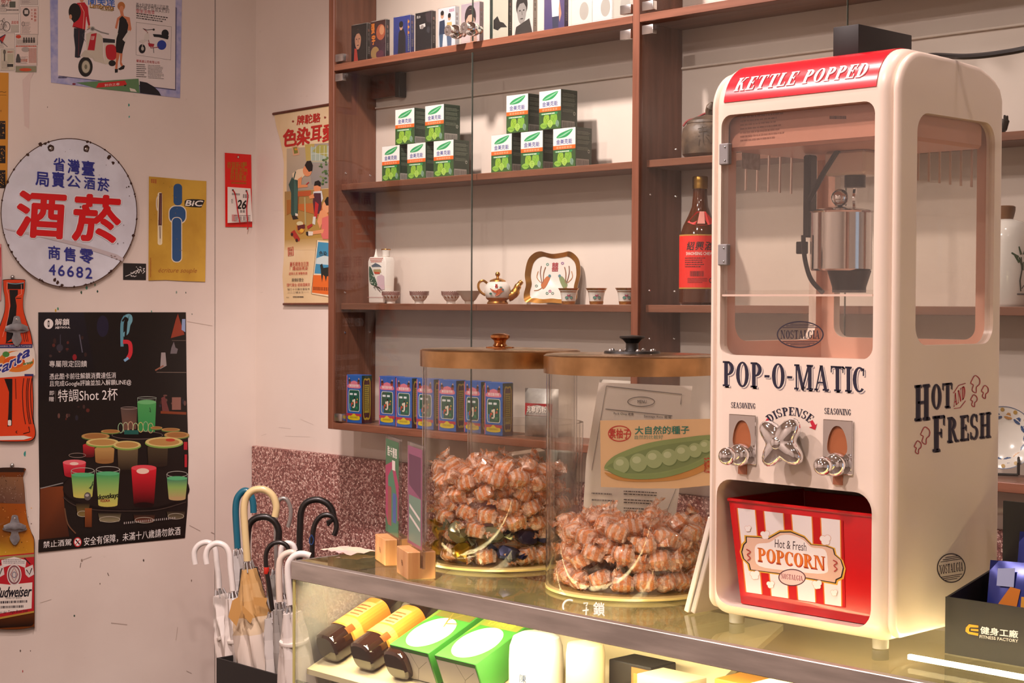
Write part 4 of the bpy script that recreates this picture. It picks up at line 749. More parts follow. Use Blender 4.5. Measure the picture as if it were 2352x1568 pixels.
caslab = ['dark portrait cover, red collar', 'orange cover with large orange characters', 'blue cover with a figure in black', 'black cover with a pale mouth shape', 'white cover with two seated young men', 'mauve cover with a face and fringe', 'grey-green cover with a dark blot', 'black and white portrait cover', 'purple cover, figure in white vest', 'pale cover beside the purple one', 'pale cover, second from the cabinet divider', 'pale cover nearest the cabinet divider']
for k, x in enumerate((804, 847, 901, 950, 1002.5, 1056, 1121, 1177, 1246, 1309, 1357, 1402)):
    X = onY(x, 60, 2.835).x; t = thing('cassette_tape', 'upright music cassette on the top shelf, '+caslab[k], 'cassette', (X+.038, 2.8437, zT1+.0005), random.uniform(-.05, .05), 'music cassettes on the top shelf')
    ob('case', cas_case, K['case'], t); ob('inlay_card', cas_ins, K['paper'], t)
    I = Ink(ffn(CW-.003, CD-.003, CH-.002), .0003); cov(k, I); I.obj('cover_print', K['ink'], t)
    I = Ink(sfn(CW-.003, CD-.003, CH-.002), .0003); I.rect(0, 0, 1, 1, ('1a1614', '1c1a22', '20306a', '17161b', 'c2c6cc', '8a8088', '20302a', 'bdb8ae', '3c3668', 'cfcac0', 'bcb6aa', 'c4c0b8')[k]); I.han(.25, .15, .75, .22, 1, '9a6a5a'); I.han(.25, .26, .75, .33, 1, '6a6460'); I.han(.25, .37, .75, .44, 1, '6a6460'); I.dash(.3, .6, .7, .8, 4, '7a746e'); I.obj('spine_print', K['ink'], t)
# --- mint boxes
BW, BD, BH = .0770, .0555, .0940
mb_me = rbox('carton', -BW/2, BW/2, -BD/2, BD/2, 0, BH, .0008, 1); K['dkgreen'] = mat('dark green carton', '2c3f30', .4)
def leafshape(I, cx, cy, L, w, a, c1_, c2_):
    P = []; 
    for t in [i/8 for i in range(9)]: P.append((t-.5, math.sin(PI*t)**.8*.5))
    P += [(x, -y) for x, y in reversed(P[1:-1])]
    Q = [(cx+L*x*math.cos(a)-w*y*math.sin(a), cy+L*x*math.sin(a)+w*y*math.cos(a)) for x, y in P]; I.poly(Q, c1_); I.line([(cx-L*.48*math.cos(a), cy-L*.48*math.sin(a)), (cx+L*.45*math.cos(a), cy+L*.45*math.sin(a))], .012, c2_)
    for t in (-.25, 0, .2): I.line([(cx+L*t*math.cos(a), cy+L*t*math.sin(a)), (cx+L*(t+.12)*math.cos(a)-w*.32*math.sin(a), cy+L*(t+.12)*math.sin(a)+w*.32*math.cos(a))], .008, c2_); I.line([(cx+L*t*math.cos(a), cy+L*t*math.sin(a)), (cx+L*(t+.12)*math.cos(a)+w*.32*math.sin(a), cy+L*(t+.12)*math.sin(a)-w*.32*math.cos(a))], .008, c2_)
I = Ink(ffn(BW, BD, BH)); I.rect(.01, .005, .99, .5, 'ece7e2'); I.rect(.01, .44, .99, .54, 'e2672a'); I.rect(.01, .54, .99, .995, '33502f', '3c6030')
I.poly(smoothpts([(.16, .24), (.25, .16), (.45, .1), (.85, .04), (.8, .13), (.62, .22), (.4, .25)], 4, True), '2f9a5c'); I.poly(smoothpts([(.2, .235), (.45, .16), (.85, .05), (.7, .12), (.45, .2)], 4, True), '8cc9a0')
I.text('金美克能', .5, .345, .125, .7, '2c3f8e', bold=.025); I.han(.15, .465, .85, .52, 6, 'f0b08a')
for a in ((.34, .745, .3, .3, .9, '8fb83c', '5f8a2a'), (.68, .74, .36, .34, 2.3, '7fb040', '5f8a2a'), (.22, .9, .34, .15, .1, '88b848', '5a8428'), (.52, .86, .22, .24, 1.5, 'a3c85a', '6f9a34'), (.84, .87, .2, .16, 1.2, '7a9a84', '56745f')): leafshape(I, *a)
I.poly(rrect(.1, .86, .57, .625, .026), '2f8a52'); I.dash(.14, .582, .82, .612, 1, 'd8e0c8', 1); I.obj('front_print', K['inkg'], None); mint_f = PEND.pop().data
I = Ink(sfn(BW, BD, BH)); I.rect(.02, .06, .98, .16, '24352a'); 
for y in (.1, .22, .34, .5): I.dash(.08, y, .9, y+.09, 3, '77836f', .5, .02, .12)
I.rect(.03, .8, .82, .99, 'a9a49a')
for k in range(18): x = .08+k*.04; I.rect(x, .83, x+random.uniform(.008, .022), .97, '2c2a2a')
I.ring(.8, .6, .07, .045, .02, 'b8bcae', n=10); I.obj('side_print', K['inkg'], None); mint_s = PEND.pop().data
def mint(x, y, lvl, lab):
    t = thing('mint_carton', lab, 'box', (onY(x, y, 2.835).x+BW/2, 2.835+BD/2, Z(.3297)+lvl*(BH+.0004)), random.uniform(-.03, .03), 'green and white mint cartons on the second shelf')
    ob('carton', mb_me, K['dkgreen'], t); ob('front_print', mint_f, K['inkg'], t); ob('side_print', mint_s, K['inkg'], t)
for a in ((877, 370, 0, 'lower row of the stack nearest the cabinet side, first from the side'), (935, 370, 0, 'lower row of the stack nearest the cabinet side, second from the side'), (996, 370, 0, 'lower row of the stack nearest the cabinet side, third from the side'), (908, 290, 1, 'upper row of the stack nearest the cabinet side, first from the side'), (976, 290, 1, 'upper row of the stack nearest the cabinet side, second from the side'),
        (1128, 350, 0, 'lower row of the stack nearest the divider, farthest from it'), (1196, 350, 0, 'lower row of the stack nearest the divider, middle one'), (1270, 340, 0, 'lower row of the stack nearest the divider, closest to it'), (1163, 260, 1, 'upper row of the stack nearest the divider, farther from it'), (1238, 250, 1, 'upper row of the stack nearest the divider, closer to it')): mint(a[0], a[1], a[2], 'mint carton, '+a[3])
# --- blue powder cartons on the bottom shelf
UW, UD, UH = .065, .036, .133
um = rbox('carton', -UW/2, UW/2, -UD/2, UD/2, 0, UH, .0008, 1); K['blue'] = mat('blue carton', '2f5fb0', .4); 
I = Ink(ffn(UW, UD, UH)); I.rect(.02, .01, .98, .99, '2c62b4'); I.poly([(.0, .02), (.05, .02), (.05, .99), (0, .99)], 'c86a8a'); I.poly(smoothpts([(.12, .2), (.5, .12), (.88, .2), (.9, .27), (.5, .28), (.1, .27)], 3, True), 'd87a90'); I.text('美冠香肉粉', .5, .225, .06, .62, 'f0e2de', bold=.03)
for s in (-1, 1): I.ell(.5+s*.3, .12, .08, .03, '3a2a24', 10); I.ell(.5+s*.32, .08, .035, .018, 'd0a080', 8); I.poly([(.5+s*.2, .14), (.5+s*.38, .14), (.5+s*.36, .19), (.5+s*.24, .19)], '8a3a30')
I.poly(rrect(.14, .88, .31, .76, .08), 'e6e2d4'); I.poly(rrect(.17, .85, .32, .75, .07), '1f5a4a'); I.rect(.22, .38, .42, .42, 'dfe6ea'); I.rect(.5, .38, .68, .42, 'dfe6ea'); I.rect(.2, .6, .3, .75, '2f7ab8')
for k in range(16): I.ell(random.uniform(.26, .8), random.uniform(.5, .7), random.uniform(.03, .08), random.uniform(.015, .03), random.choice(('b8482c', 'd85a3a', '2f8a5a', 'd8b23a', 'e6d8c8')), 8)
I.rect(.5, .5, .58, .66, 'e6ded0'); I.ell(.54, .48, .05, .025, '2a1c18', 8); I.poly([(.02, .8), (.98, .8), (.98, .86), (.02, .86)], 'b8354a'); I.poly(smoothpts([(.12, .92), (.15, .85), (.32, .85), (.5, .8), (.68, .85), (.85, .85), (.88, .92), (.5, .94)], 3, True), 'd9c023'); I.han(.25, .865, .75, .9, 6, '8a7a2a'); I.obj('f', K['inkg'], None); blue_f = PEND.pop().data
I = Ink(sfn(UW, UD, UH)); I.rect(.0, .01, 1, .99, '4a1c22'); I.rect(0, .01, 1, .12, '1f3a2c'); I.poly(smoothpts([(.15, .14), (.5, .08), (.85, .14), (.85, .84), (.5, .92), (.15, .84)], 4, True), 'b89a2c'); I.poly(smoothpts([(.22, .16), (.5, .12), (.78, .16), (.78, .82), (.5, .87), (.22, .82)], 4, True), '4a1c22'); I.rect(.26, .2, .74, .78, 'a39028'); I.dash(.3, .23, .7, .75, 13, '5a4a1a', .45, .1, .3); I.obj('s', K['inkg'], None); blue_s = PEND.pop().data
nth = ('first', 'second', 'third', 'fourth', 'fifth', 'sixth', 'seventh')
for k, X in enumerate((-3.5685, -3.4416, -3.3574, -3.272, -3.185, -3.1, -3.01)):
    t = thing('spice_carton', 'blue powder carton on the bottom shelf, %s from the cabinet side' % nth[k], 'box', (X+UW/2, 2.822+UD/2+(.012 if k in (1, 5) else 0), zB1+.0005), random.uniform(-.06, .06), 'blue powder cartons on the bottom shelf')
    ob('carton', um, K['blue'], t); ob('front_print', blue_f, K['inkg'], t); ob('side_print', blue_s, K['inkg'], t)
# --- foil pouches seen through the jars
def pouch(name, lab, X, Y, z, w, h, d, c, band, txt, rz=.2):
    t = thing(name, lab, 'pouch', (X, Y, z), rz); vs = []; fs = []; n = 10
    for s in (-1, 1):
        for j in range(n+1):
            for i in range(n+1):
                u, v = i/n, j/n; b = (math.sin(PI*u)*math.sin(PI*min(1, v*1.05)))**.5*d*.5 if 0 < u < 1 and 0 < v < .95 else 0; vs.append(((u-.5)*w, s*b, v*h))
    for s in (0, 1):
        for j in range(n):
            for i in range(n): a = s*(n+1)**2+j*(n+1)+i; fs.append((a, a+1, a+n+2, a+n+1))
    ob('bag', MB().add(vs, fs).mesh('bag'), c, t); I = Ink(lambda x, y, n_: ((x-.5)*w, -d*.5*max(.05, (math.sin(PI*x)*math.sin(PI*(1-y)))**.5)-.001-n_, (1-y)*h)); I.poly([(.1+.8*k/8, .3) for k in range(9)]+[(.9-.8*k/8, .55) for k in range(9)], band); I.text(txt, .5, .42, .14, .6, 'efe6e0', bold=.03); I.obj('print', K['inkg'], t)
K['silver'] = mat('silver foil pouch', (.6, .6, .6), .35, .6, noise=.2, nscale=60)
pouch('snack_pouch', 'silver and red snack pouch lying behind the copper-knob jar', -2.87, 2.885, zB1+.0005, .1, .12, .05, K['silver'], 'b02030', '克寧奶粉'); pouch('snack_pouch', 'pale foil pouch standing next to the cabinet divider on the bottom shelf', -2.62, 2.885, zB1+.0005, .12, .15, .05, mat('pale pouch', 'cfc6be', .4), '8a6a5a', '花生', -.1)
# --- porcelain wine flask
fw, fd, fh = .074, .036, .128
fl = thing('porcelain_flask', 'white rectangular porcelain flask painted with pavilion and pine tree', 'flask', (onY(838, 630, 2.86).x+fw/2+.004, 2.885, Z(0)), .04)
me = bevmesh(MB().prism([(-fw/2+.004, 0), (fw/2-.004, 0), (fw/2, fh*.9), (fw/2-.006, fh), (-fw/2+.006, fh), (-fw/2, fh*.9)], lambda x, y, n: (x, n, y), -fd/2, fd/2).mesh('body', 0), .004, 3); ob('body', me, K['porc'], fl)
ob('spout', MB().lathe([(.008, 0), (.011, .004), (.011, .016), (.0125, .02), (.0125, .023), (.009, .023), (.008, .01)], 16, 0, (.019, 0, fh-.002)), K['porc'], fl); ob('spout_rim', MB().lathe([(.0127, 0), (.0132, .0015), (.0127, .003), (.0092, .003), (.0092, 0), (.0127, 0)], 16, 0, (.019, 0, fh+.0185)), K['gold'], fl); ob('finial', MB().lathe([(.007, 0), (.004, .008), (.0015, .02), (.0002, .024)], 12, 0, (-.022, 0, fh-.001)), K['porc'], fl)
I = Ink(ffn(fw, fd, fh), .0004)
for r in range(3):
    for k in range(11-r): I.ell(.16+k*.068+r*.03, .035+r*.035, .026, .014, 'b0452c', 6)
I.poly([(.22, .19), (.45, .13), (.7, .18), (.8, .22), (.72, .22), (.28, .22)], '56616c'); I.rect(.34, .22, .72, .27, 'd8d2c8'); I.poly([(.34, .27), (.74, .27), (.78, .34), (.34, .32)], 'a59060'); I.poly([(.36, .32), (.7, .33), (.7, .37), (.42, .37)], 'b8482c')
I.poly(smoothpts([(.1, .22), (.22, .24), (.38, .4), (.55, .58), (.5, .62), (.25, .6), (.12, .5)], 4, True), '33503c'); 
for k in range(26): I.ell(random.uniform(.14, .46), random.uniform(.36, .6), .014, .009, 'dfe0d0', 6)
I.poly([(.55, .42), (.8, .38), (.95, .42), (.97, .7), (.7, .72), (.56, .58)], 'cbb0b8')
for k in range(9): I.line([(.45, .62), (.35+k*.06, .66+(k % 3)*.03)], .012, '4a4038')
I.line([(.45, .62), (.75, .76)], .014, '4a4038'); I.line([(.02, .87), (.98, .87)], .008, 'a86a6a'); I.obj('painting', K['inkg'], fl)
# --- rice bowls
def bowl(x, lab, col, rad=.0265, Y=2.875, pattern=True):
    X = onY(x, 668, Y).x; t = thing('porcelain_bowl', lab, 'bowl', (X, Y, Z(0)), group='small porcelain bowls on the third shelf')
    ob('body', MB().lathe([(.001, .002), (.010, .002), (.0105, 0), (.012, 0), (.0118, .006), (.018, .012), (.024, .022), (rad, .0335), (rad-.0012, .0335), (.022, .021), (.016, .0125), (.008, .009), (.0005, .0085)], 28), K[col], t)
    if pattern:
        mb = MB(); I = Ink(lambda x, y, n: (lambda r, a: (r*math.cos(a), r*math.sin(a), .0335-y))(.0242+(.0335-y-.022)/.0115*(rad-.0242)+n if y < .0115 else .018+(.0215-y)/.0095*.006+n, CA+x/.026), .0003)
        for r in range(4):
            for k in range(-14, 15): I.ell(k*.0048+(r % 2)*.0024, .002+r*.0027, .0021, .0012, '7a2f24', 6)
        for k in range(5): I.line([(-.02+k*.011, .012), (-.016+k*.011, .02)], .0012, '5a4a42'); I.ell(-.018+k*.011, .016, .003, .002, 'a8653a', 7)
        I.obj('painting', K['inkg'], t)
bowl(898, 'small porcelain bowl with dark red scale pattern, beside the flask', 'porc', .0255); bowl(963, 'small porcelain bowl with dark red scale pattern, standing alone mid shelf', 'porc'); bowl(1036, 'small porcelain bowl with dark red scale pattern, touching the plain bowl', 'porc', .0265, 2.895); K['glassb'] = mat('plain glazed bowl', 'cfc0b0', .2, coat=.3); bowl(1078, 'plain pale unpatterned small bowl beside the teapot', 'glassb', .034, 2.87, False)
# --- teapot
tp = thing('teapot', 'white and gold porcelain teapot with painted bird', 'teapot', (*onY(1143, 660, 2.875).xy, Z(0)), YAW)
ob('body', MB().lathe([(.001, .002), (.0265, 0), (.0265, .004), (.022, .008), (.022, .009), (.030, .016), (.034, .03), (.033, .043), (.027, .053), (.02, .057), (.012, .058), (.001, .0585)], 32, 0), [K['porc']], tp)
ob('foot_band', MB().lathe([(.0268, -.0002), (.0272, .003), (.0232, .0085), (.028, .0125), (.0305, .0157), (.0300, .0159), (.022, .009), (.0265, -.0002)], 32), K['gold'], tp); ob('lid', MB().lathe([(.021, .0567), (.020, .060), (.012, .064), (.004, .066), (.003, .069), (.006, .073), (.0065, .077), (.004, .081), (.0003, .082)], 24), K['gold'], tp)
ob('spout', MB().tube(smoothpts([(.026, 0, .018), (.042, 0, .026), (.049, 0, .04), (.056, 0, .052), (.063, 0, .058)], 4), [.013]*3+[.0115]*4+[.009]*4+[.0065]*4+[.005, .005], 14), K['gold'], tp); ob('handle', MB().tube(smoothpts([(-.024, 0, .05), (-.036, 0, .059), (-.047, 0, .054), (-.049, 0, .042), (-.043, 0, .03), (-.031, 0, .022)], 4), .0032, 10), K['gold'], tp)
I = Ink(lambda x, y, n: ((.0343-.22*abs(.034-.058+y-.002)**1.35+n)*math.cos(-PI/2+x/.033), (.0343-.22*abs(.034-.058+y-.002)**1.35+n)*math.sin(-PI/2+x/.033), .058-y), .0012)
I.rect(-.006, .008, .0, .017, 'a83a34'); I.ell(.008, .016, .004, .002, '5f8a7a', 10); I.poly(smoothpts([(-.016, .02), (-.005, .024), (.003, .02), (.012, .018), (.016, .024), (.008, .03), (.002, .036), (-.006, .038), (-.003, .031), (-.012, .027)], 4, True), 'c0603a'); I.line([(-.018, .019), (-.01, .026), (0, .027)], .002, '7a3a2c'); I.ell(.013, .022, .003, .003, '4f7a80', 8); I.ell(-.017, .032, .004, .003, '3f6a5a', 8); I.obj('painting', K['inkg'], tp)
# --- square plate
pw, ph = .147, .132
pp = onY(1267, 640, 2.9); sp = thing('square_plate', 'square porcelain plate with wavy gold rim, phoenix pair and red double happiness', 'plate', (pp.x, 2.904, Z(.0005)), 0, rot=(-.13, 0, .42))
OUT = smoothpts([(-.5, .16), (-.47, .03), (-.36, .02), (-.2, -.0), (0, .015), (.2, .0), (.38, .03), (.46, .1), (.46, .3), (.5, .55), (.47, .8), (.38, .93), (.28, .985), (.18, .965), (0, .94), (-.12, .96), (-.24, .99), (-.36, .95), (-.46, .82), (-.5, .55), (-.47, .35)], 4, True)
def plf(x, y, n): return (x*pw, -n, y*ph)
def insetp(P, k): return [(x*k, .5+(y-.5)*k) for x, y in P]
m = MB(); L1, L2, L3 = OUT, insetp(OUT, .82), insetp(OUT, .78); nn = len(OUT)
vs = [plf(x, y, .012) for x, y in L1]+[plf(x, y, .004) for x, y in L2]+[plf(x, y, .0035) for x, y in L3]+[plf(x, y, .010) for x, y in L1]+[plf(x, y, 0) for x, y in L3]
fs = [(a*nn+i, a*nn+(i+1) % nn, b*nn+(i+1) % nn, b*nn+i) for a, b in ((0, 1), (1, 2), (0, 3), (3, 4)) for i in range(nn)]+[list(range(2*nn, 3*nn)), list(range(4*nn, 5*nn))]
ob('dish', MB().add(vs, fs).mesh('dish'), K['porc'], sp)
vs = [plf(x, y, .0127) for x, y in L1]+[plf(x, y, .0047) for x, y in L2]; ob('gold_rim', MB().add(vs, [(i, (i+1) % nn, nn+(i+1) % nn, nn+i) for i in range(nn)]).mesh('gold_rim', 60, fix=False), K['gold'], sp)
I = Ink(lambda x, y, n: plf(x, 1-y, .0038+n), .0003)
I.text('囍', .02, .3, .17, .11, 'a03038', bold=.02)
for x, y, c in ((-.12, .25, '4f8a7a'), (.15, .23, '8a4a8a'), (.22, .58, '3f7a70'), (-.3, .66, '6a8a7a'), (-.1, .8, '4f8a7a'), (-.05, .76, 'a84a7a'), (0, .8, '6a8a7a')): I.ring(x, y, .026, .026, .012, c, n=12)
for s in (-1, 1):
    q = lambda P: [(s*x+.02, y) for x, y in P]
    I.poly(smoothpts(q([(.08, .5), (.14, .48), (.2, .56), (.24, .64), (.2, .72), (.14, .66)]), 3, True), 'bb6a34' if s < 0 else '7a8a5a'); I.line(q([(.2, .6), (.2, .42), (.17, .3)]), .018, '8a5a38', sm=3); I.line(q([(.22, .62), (.26, .42), (.25, .28)]), .016, '7a4a34', sm=3); I.line(q([(.2, .68), (.28, .74), (.36, .75)]), .016, '9a6a3c', sm=3); I.ell(s*.09+.02, .47, .026, .03, '4a7a86', 10)
    I.line(q([(.24, .6), (.32, .5), (.3, .38)]), .014, 'b07a4a', sm=3)
I.obj('painting', K['inkg'], sp)
# --- gold rimmed cups
for x, lab in ((1306, 'small gold rimmed porcelain cup in front of the square plate'), (1370, 'small gold rimmed porcelain cup standing alone beside the square plate'), (1438, 'small gold rimmed porcelain cup half hidden by the cabinet divider')):
    Y = 2.853; t = thing('porcelain_cup', lab, 'cup', (onY(x, 660, Y).x, Y, Z(0)), group='gold rimmed porcelain cups')
    ob('body', MB().lathe([(.001, .001), (.0155, 0), (.0165, .006), (.0185, .02), (.0205, .030), (.0245, .037), (.0255, .0385), (.0243, .0387), (.019, .03), (.016, .008), (.0005, .006)], 28), K['porc'], t)
    ob('gold_rim', MB().lathe([(.0201, .0285), (.0215, .032), (.0249, .0372), (.0259, .0388), (.0244, .0390), (.0242, .0386)], 28, 0).mesh('gold_rim'), K['gold'], t); ob('gold_foot', MB().lathe([(.0158, -.0001), (.0166, .004), (.0172, .0075), (.0170, .0077)], 28).mesh('gold_foot'), K['gold'], t)
    I = Ink(cyl(.0186, .03, CA), .0006)
    for a, b, c in ((0, .008, 'a83a5a'), (-.005, .014, '4f8a7a'), (.006, .014, '6a9a8a')): I.ell(a, b, .0042, .0036, c, 12); I.ring(a, b, .0042, .0036, .001, '6a5a5a', n=12)
    I.obj('painting', K['inkg'], t)
# --- rice wine bottle
bx = onY(1607, 600, 2.885); bt = thing('wine_bottle', 'brown glass rice wine bottle with bright red label and gold cap', 'bottle', (bx.x, 2.885, Z(0)))
br = .046
K['amber'] = mat('amber bottle glass', '4a2208', .08, coat=.6); ob('glass_body', MB().lathe([(.001, .003), (br-.006, 0), (br, .006), (br, .145), (br-.002, .16), (br-.008, .178), (.026, .203), (.0185, .222), (.016, .25), (.016, .268), (.001, .268)], 32), K['amber'], bt)
K['cap'] = mat('gold metal cap', hx('a8803c'), .3, 1); m = MB().lathe([(.0172, .262), (.0178, .264), (.0172, .266), (.0178, .269), (.0172, .272), (.0178, .28), (.0175, .288), (.0165, .29), (.001, .29)], 24); ob('cap', m, K['cap'], bt)
I = Ink(cyl(br, .16, CA), .0006, .00003)
def wrap(x0, x1, y0, y1, c, n=14): I.poly([(x0+(x1-x0)*k/n, y0) for k in range(n+1)]+[(x1-(x1-x0)*k/n, y1) for k in range(n+1)], c) if 0 else I.many([[(x0+(x1-x0)*k/n, y0), (x0+(x1-x0)*(k+1)/n, y0), (x0+(x1-x0)*(k+1)/n, y1), (x0+(x1-x0)*k/n, y1)] for k in range(n)], c)
wrap(-.07, .07, .002, .124, 'e6281c', 20); wrap(-.07, .07, .002, .005, 'b88a3a', 20); wrap(-.07, .07, .121, .124, 'b88a3a', 20)
for k, t in enumerate('紹興酒'): I.text(t, -.026+k*.021, .028, .019, .017, '1c1414', 0, .15, bold=.02)
I.text('SHAOHSING CHIEW', -.006, .045, .007, .062, 'f0dcd0', bold=.03); I.dash(-.04, .054, .01, .078, 5, '4a1410', .45, .02, .08)
for k in range(14): I.rect(-.026+k*.0022, .084, -.0252+k*.0022+random.uniform(0, .0007), .096, '3a1410')
I.dash(-.032, .1, .012, .112, 4, '4a1410', .4, .02, .1); I.ring(.022, .105, .006, .006, .002, '2a1010', n=8); I.obj('label', K['ink'], bt)
I = Ink(lambda x, y, n: (lambda r, a: (r*math.cos(a), r*math.sin(a), .222-y))(.019+y*(.019/.044)+n+.0012, CA+x/.03), .0006)
I.poly([(-.012, .012), (.012, .012), (.03, .036), (.015, .042), (0, .044), (-.015, .042), (-.03, .036)], 'c8241c'); I.poly([(-.004, .012), (.008, .012), (.006, .04), (-.008, .04)], 'd88a7c'); I.obj('neck_label', K['ink'], bt)
# --- stoneware pot
p = onY(1627, 330, 2.886); po = thing('stoneware_pot', 'dark brown carved stoneware pot with rope handle on the upper shelf', 'pot', (p.x, 2.886, Z(.33)))
K['stone'] = mat('brown stoneware', '6a5644', .5, c2='3c3026', nscale=30, bump=.4, bscale=90)
ob('body', MB().lathe([(.001, .0), (.05, .0), (.058, .008), (.0605, .03), (.0605, .05), (.057, .066), (.048, .076), (.046, .078), (.001, .078)], 32), K['stone'], po); ob('lid', MB().lathe([(.049, .077), (.047, .083), (.03, .092), (.012, .096), (.001, .0965)], 28), K['stone'], po)
ob('knob', MB().tube([(0, 0, .093), (.003, 0, .106), (.012, -.006, .114), (.018, -.008, .122)], [.008, .01, .011, .005], 9), K['stone'], po); ob('rope', MB().tube(smoothpts([(-.044, -.036, .072), (-.036, -.03, .084), (-.022, -.018, .09), (-.008, -.008, .099), (.004, 0, .102)], 4), .0025, 7), mat('red cord', '8a2a2a', .7), po)
I = Ink(cyl(.0606, .078, CA), .0005)
for l in ([(-.03, .018), (-.01, .014)], [(-.028, .025), (-.008, .022)], [(-.02, .012), (-.018, .05)], [(-.03, .034), (-.006, .032)], [(-.012, .035), (-.002, .05), (.012, .05)], [(.004, .022), (.01, .03)], [(-.026, .04), (-.03, .055)], [(.008, .034), (.018, .032)]): I.line(l, .002, '4a3a2c')
I.obj('carving', K['ink'], po)
# --- black figurine, bamboo jar, plate at the far end
p = onY(2318, 318, 2.87); t = thing('black_figurine', 'small black fish figurine with raised tail behind the popcorn machine', 'figurine', (p.x-.02, 2.87, Z(.33)), -.7)
ob('body', MB().tube([(-.05, 0, .012), (-.03, 0, .016), (-.005, 0, .017), (.015, 0, .012), (.026, 0, .012)], [.006, .014, .016, .01, .005], 12).mesh('body'), K['black'], t); ob('tail', MB().tube([(.024, 0, .01), (.03, 0, .018), (.038, 0, .032)], [.006, .006, .002], 8).tube([(.026, 0, .01), (.034, 0, .022), (.024, 0, .034)], [.005, .006, .002], 8).mesh('tail'), K['black'], t)
p = onY(2308, 640, 2.885); t = thing('porcelain_jar', 'white stoppered porcelain jar painted with green bamboo', 'jar', (p.x, 2.885, Z(0)))
ob('body', MB().lathe([(.001, 0), (.043, 0), (.047, .006), (.047, .128), (.044, .148), (.034, .162), (.018, .168), (.001, .169)], 32), K['porc'], t); ob('stopper', MB().lathe([(.013, .165), (.0155, .172), (.0185, .185), (.0185, .192), (.015, .194), (.001, .194)], 20), mat('brown stopper', '6a4320', .5), t)
I = Ink(cyl(.047, .169, CA), .0006)
for a, b, c in ((.012, .075, -2.6), (.018, .07, -1.9), (.024, .07, -1.2), (.014, .085, -2.2), (.026, .078, -.8), (.02, .09, -2.0), (.03, .09, -1.0), (.022, .1, -1.5)): I.line([(a, b), (a+.016*math.cos(c), b+.016*math.sin(c))], [.005, .003, .001], '2f4a2c')
I.line([(.018, .14), (.016, .12), (.02, .1), (.018, .075)], .003, '2c3324'); I.line([(.02, .135), (.035, .12), (.045, .115)], .002, '3a3a30'); I.dash(.01, .144, .03, .147, 1, '3a3a40', 1, .05, .1); I.obj('painting', K['inkg'], t)
p = onY(2297, 1015, 2.89); t = thing('floral_plate', 'round white plate with blue leaf border on a black stand', 'plate', (p.x, 2.9, zB1+.012), rot=(-.2, 0, .5)); pr = .062
ax = Matrix.Rotation(PI/2, 3, 'X'); ob('dish', MB().lathe([(.001, .004), (.038, .004), (.044, .008), (pr, .013), (pr, .0115), (.043, .005), (.036, 0), (.001, 0)], 36, 0, (0, 0, pr), axis=ax), K['porc'], t)
I = Ink(lambda x, y, n: (x, -.0045-n-max(0, math.hypot(x, y)-.038)*.38, pr-y), .0005)
for k in range(14):
    a = 2*PI*k/14; c = ('33507c', '33507c', 'c08a4a')[k % 3]; cx_, cy_ = .05*math.cos(a), .05*math.sin(a)
    for d in (-.5, .0, .5): I.line([(cx_, cy_), (cx_+.012*math.cos(a+PI+d), cy_+.012*math.sin(a+PI+d))], [.004, .005, .001], c)
    I.ell(.055*math.cos(a+.2), .055*math.sin(a+.2), .004, .004, 'b8924a', 8)
I.ring(0, 0, .0615, .0615, .0012, '33507c', n=48); I.obj('painting', K['inkg'], t)
s_ = ob('stand', MB().tube([(-.03, -.014, -.01), (-.03, -.02, .012), (-.03, .02, .05)], .003, 6).tube([(.03, -.014, -.01), (.03, -.02, .012), (.03, .02, .05)], .003, 6).tube([(-.03, -.014, -.01), (.03, -.014, -.01)], .003, 6).mesh('stand'), K['black'], t)
# ================================================================== glass counter
CX0, CX1, CY0, CY1, CZ = -1.9555, -.25, 1.4427, 2.0, Z(-.38)
ct = thing('display_counter', 'glass topped display counter with worn metal edge rails', 'counter', (CX0, CY0, 0))
K['edge'] = mat('green glass edge', 'b0a862', .1, coat=.5); K['cbody'] = mat('counter base laminate', '4a3a2c', .5); K['cream_b'] = mat('cream counter lining', 'cdbf9a', .6)
wob('top_glass', MB().box(CX0+.003, CX1-.003, CY0+.012, CY1-.003, CZ-.0085, CZ-.0005).mesh('top_glass', 0), K['ctop'], ct)
for n_, a in (('front_rail', (CX0, CX1, CY0, CY0+.012, CZ-.0275, CZ)), ('side_rail', (CX0, CX0+.0028, CY0+.012, CY1, CZ-.0275, CZ)), ('side_rail', (CX1-.0028, CX1, CY0+.012, CY1, CZ-.0275, CZ)), ('rear_rail', (CX0+.0028, CX1-.0028, CY1-.0028, CY1, CZ-.0275, CZ))): wob(n_, rbox(n_, *a, .0009, 1), K['alu'], ct)
wob('front_glass', MB().box(CX0+.006, CX1-.006, CY0+.004, CY0+.009, .62, CZ-.0275).mesh('front_glass', 0), K['pane'], ct); wob('side_glass', MB().box(CX0+.0005, CX0+.0055, CY0+.004, CY1, .62, CZ-.0275).mesh('side_glass', 0), thinglass('dusty side glass', (.93, .92, .86), 1.5, haze=.16), ct)
wob('glass_corner_edge', MB().box(CX0+.0002, CX0+.0058, CY0+.0032, CY0+.0042, .62, CZ-.0275).mesh('glass_corner_edge', 0), K['edge'], ct)
wob('base', rbox('base', CX0, CX1, CY0, CY1, 0, .62, .003, 1), K['cbody'], ct); wob('floor_panel', MB().box(CX0+.006, CX1, CY0+.01, CY1-.003, .621, .63).mesh('floor_panel', 0), K['cream_b'], ct); wob('rear_panel', MB().box(CX0+.006, CX1, CY1-.02, CY1-.006, .63, CZ-.03).mesh('rear_panel', 0), K['cream_b'], ct); wob('side_panel', MB().box(CX1-.02, CX1-.006, CY0+.012, CY1-.02, .63, CZ-.03).mesh('side_panel', 0), K['cream_b'], ct)
TL = math.radians(22); BZ = Z(-.535); BY = 1.485
def slope(u): return (BY+u*math.cos(TL), BZ+u*math.sin(TL))
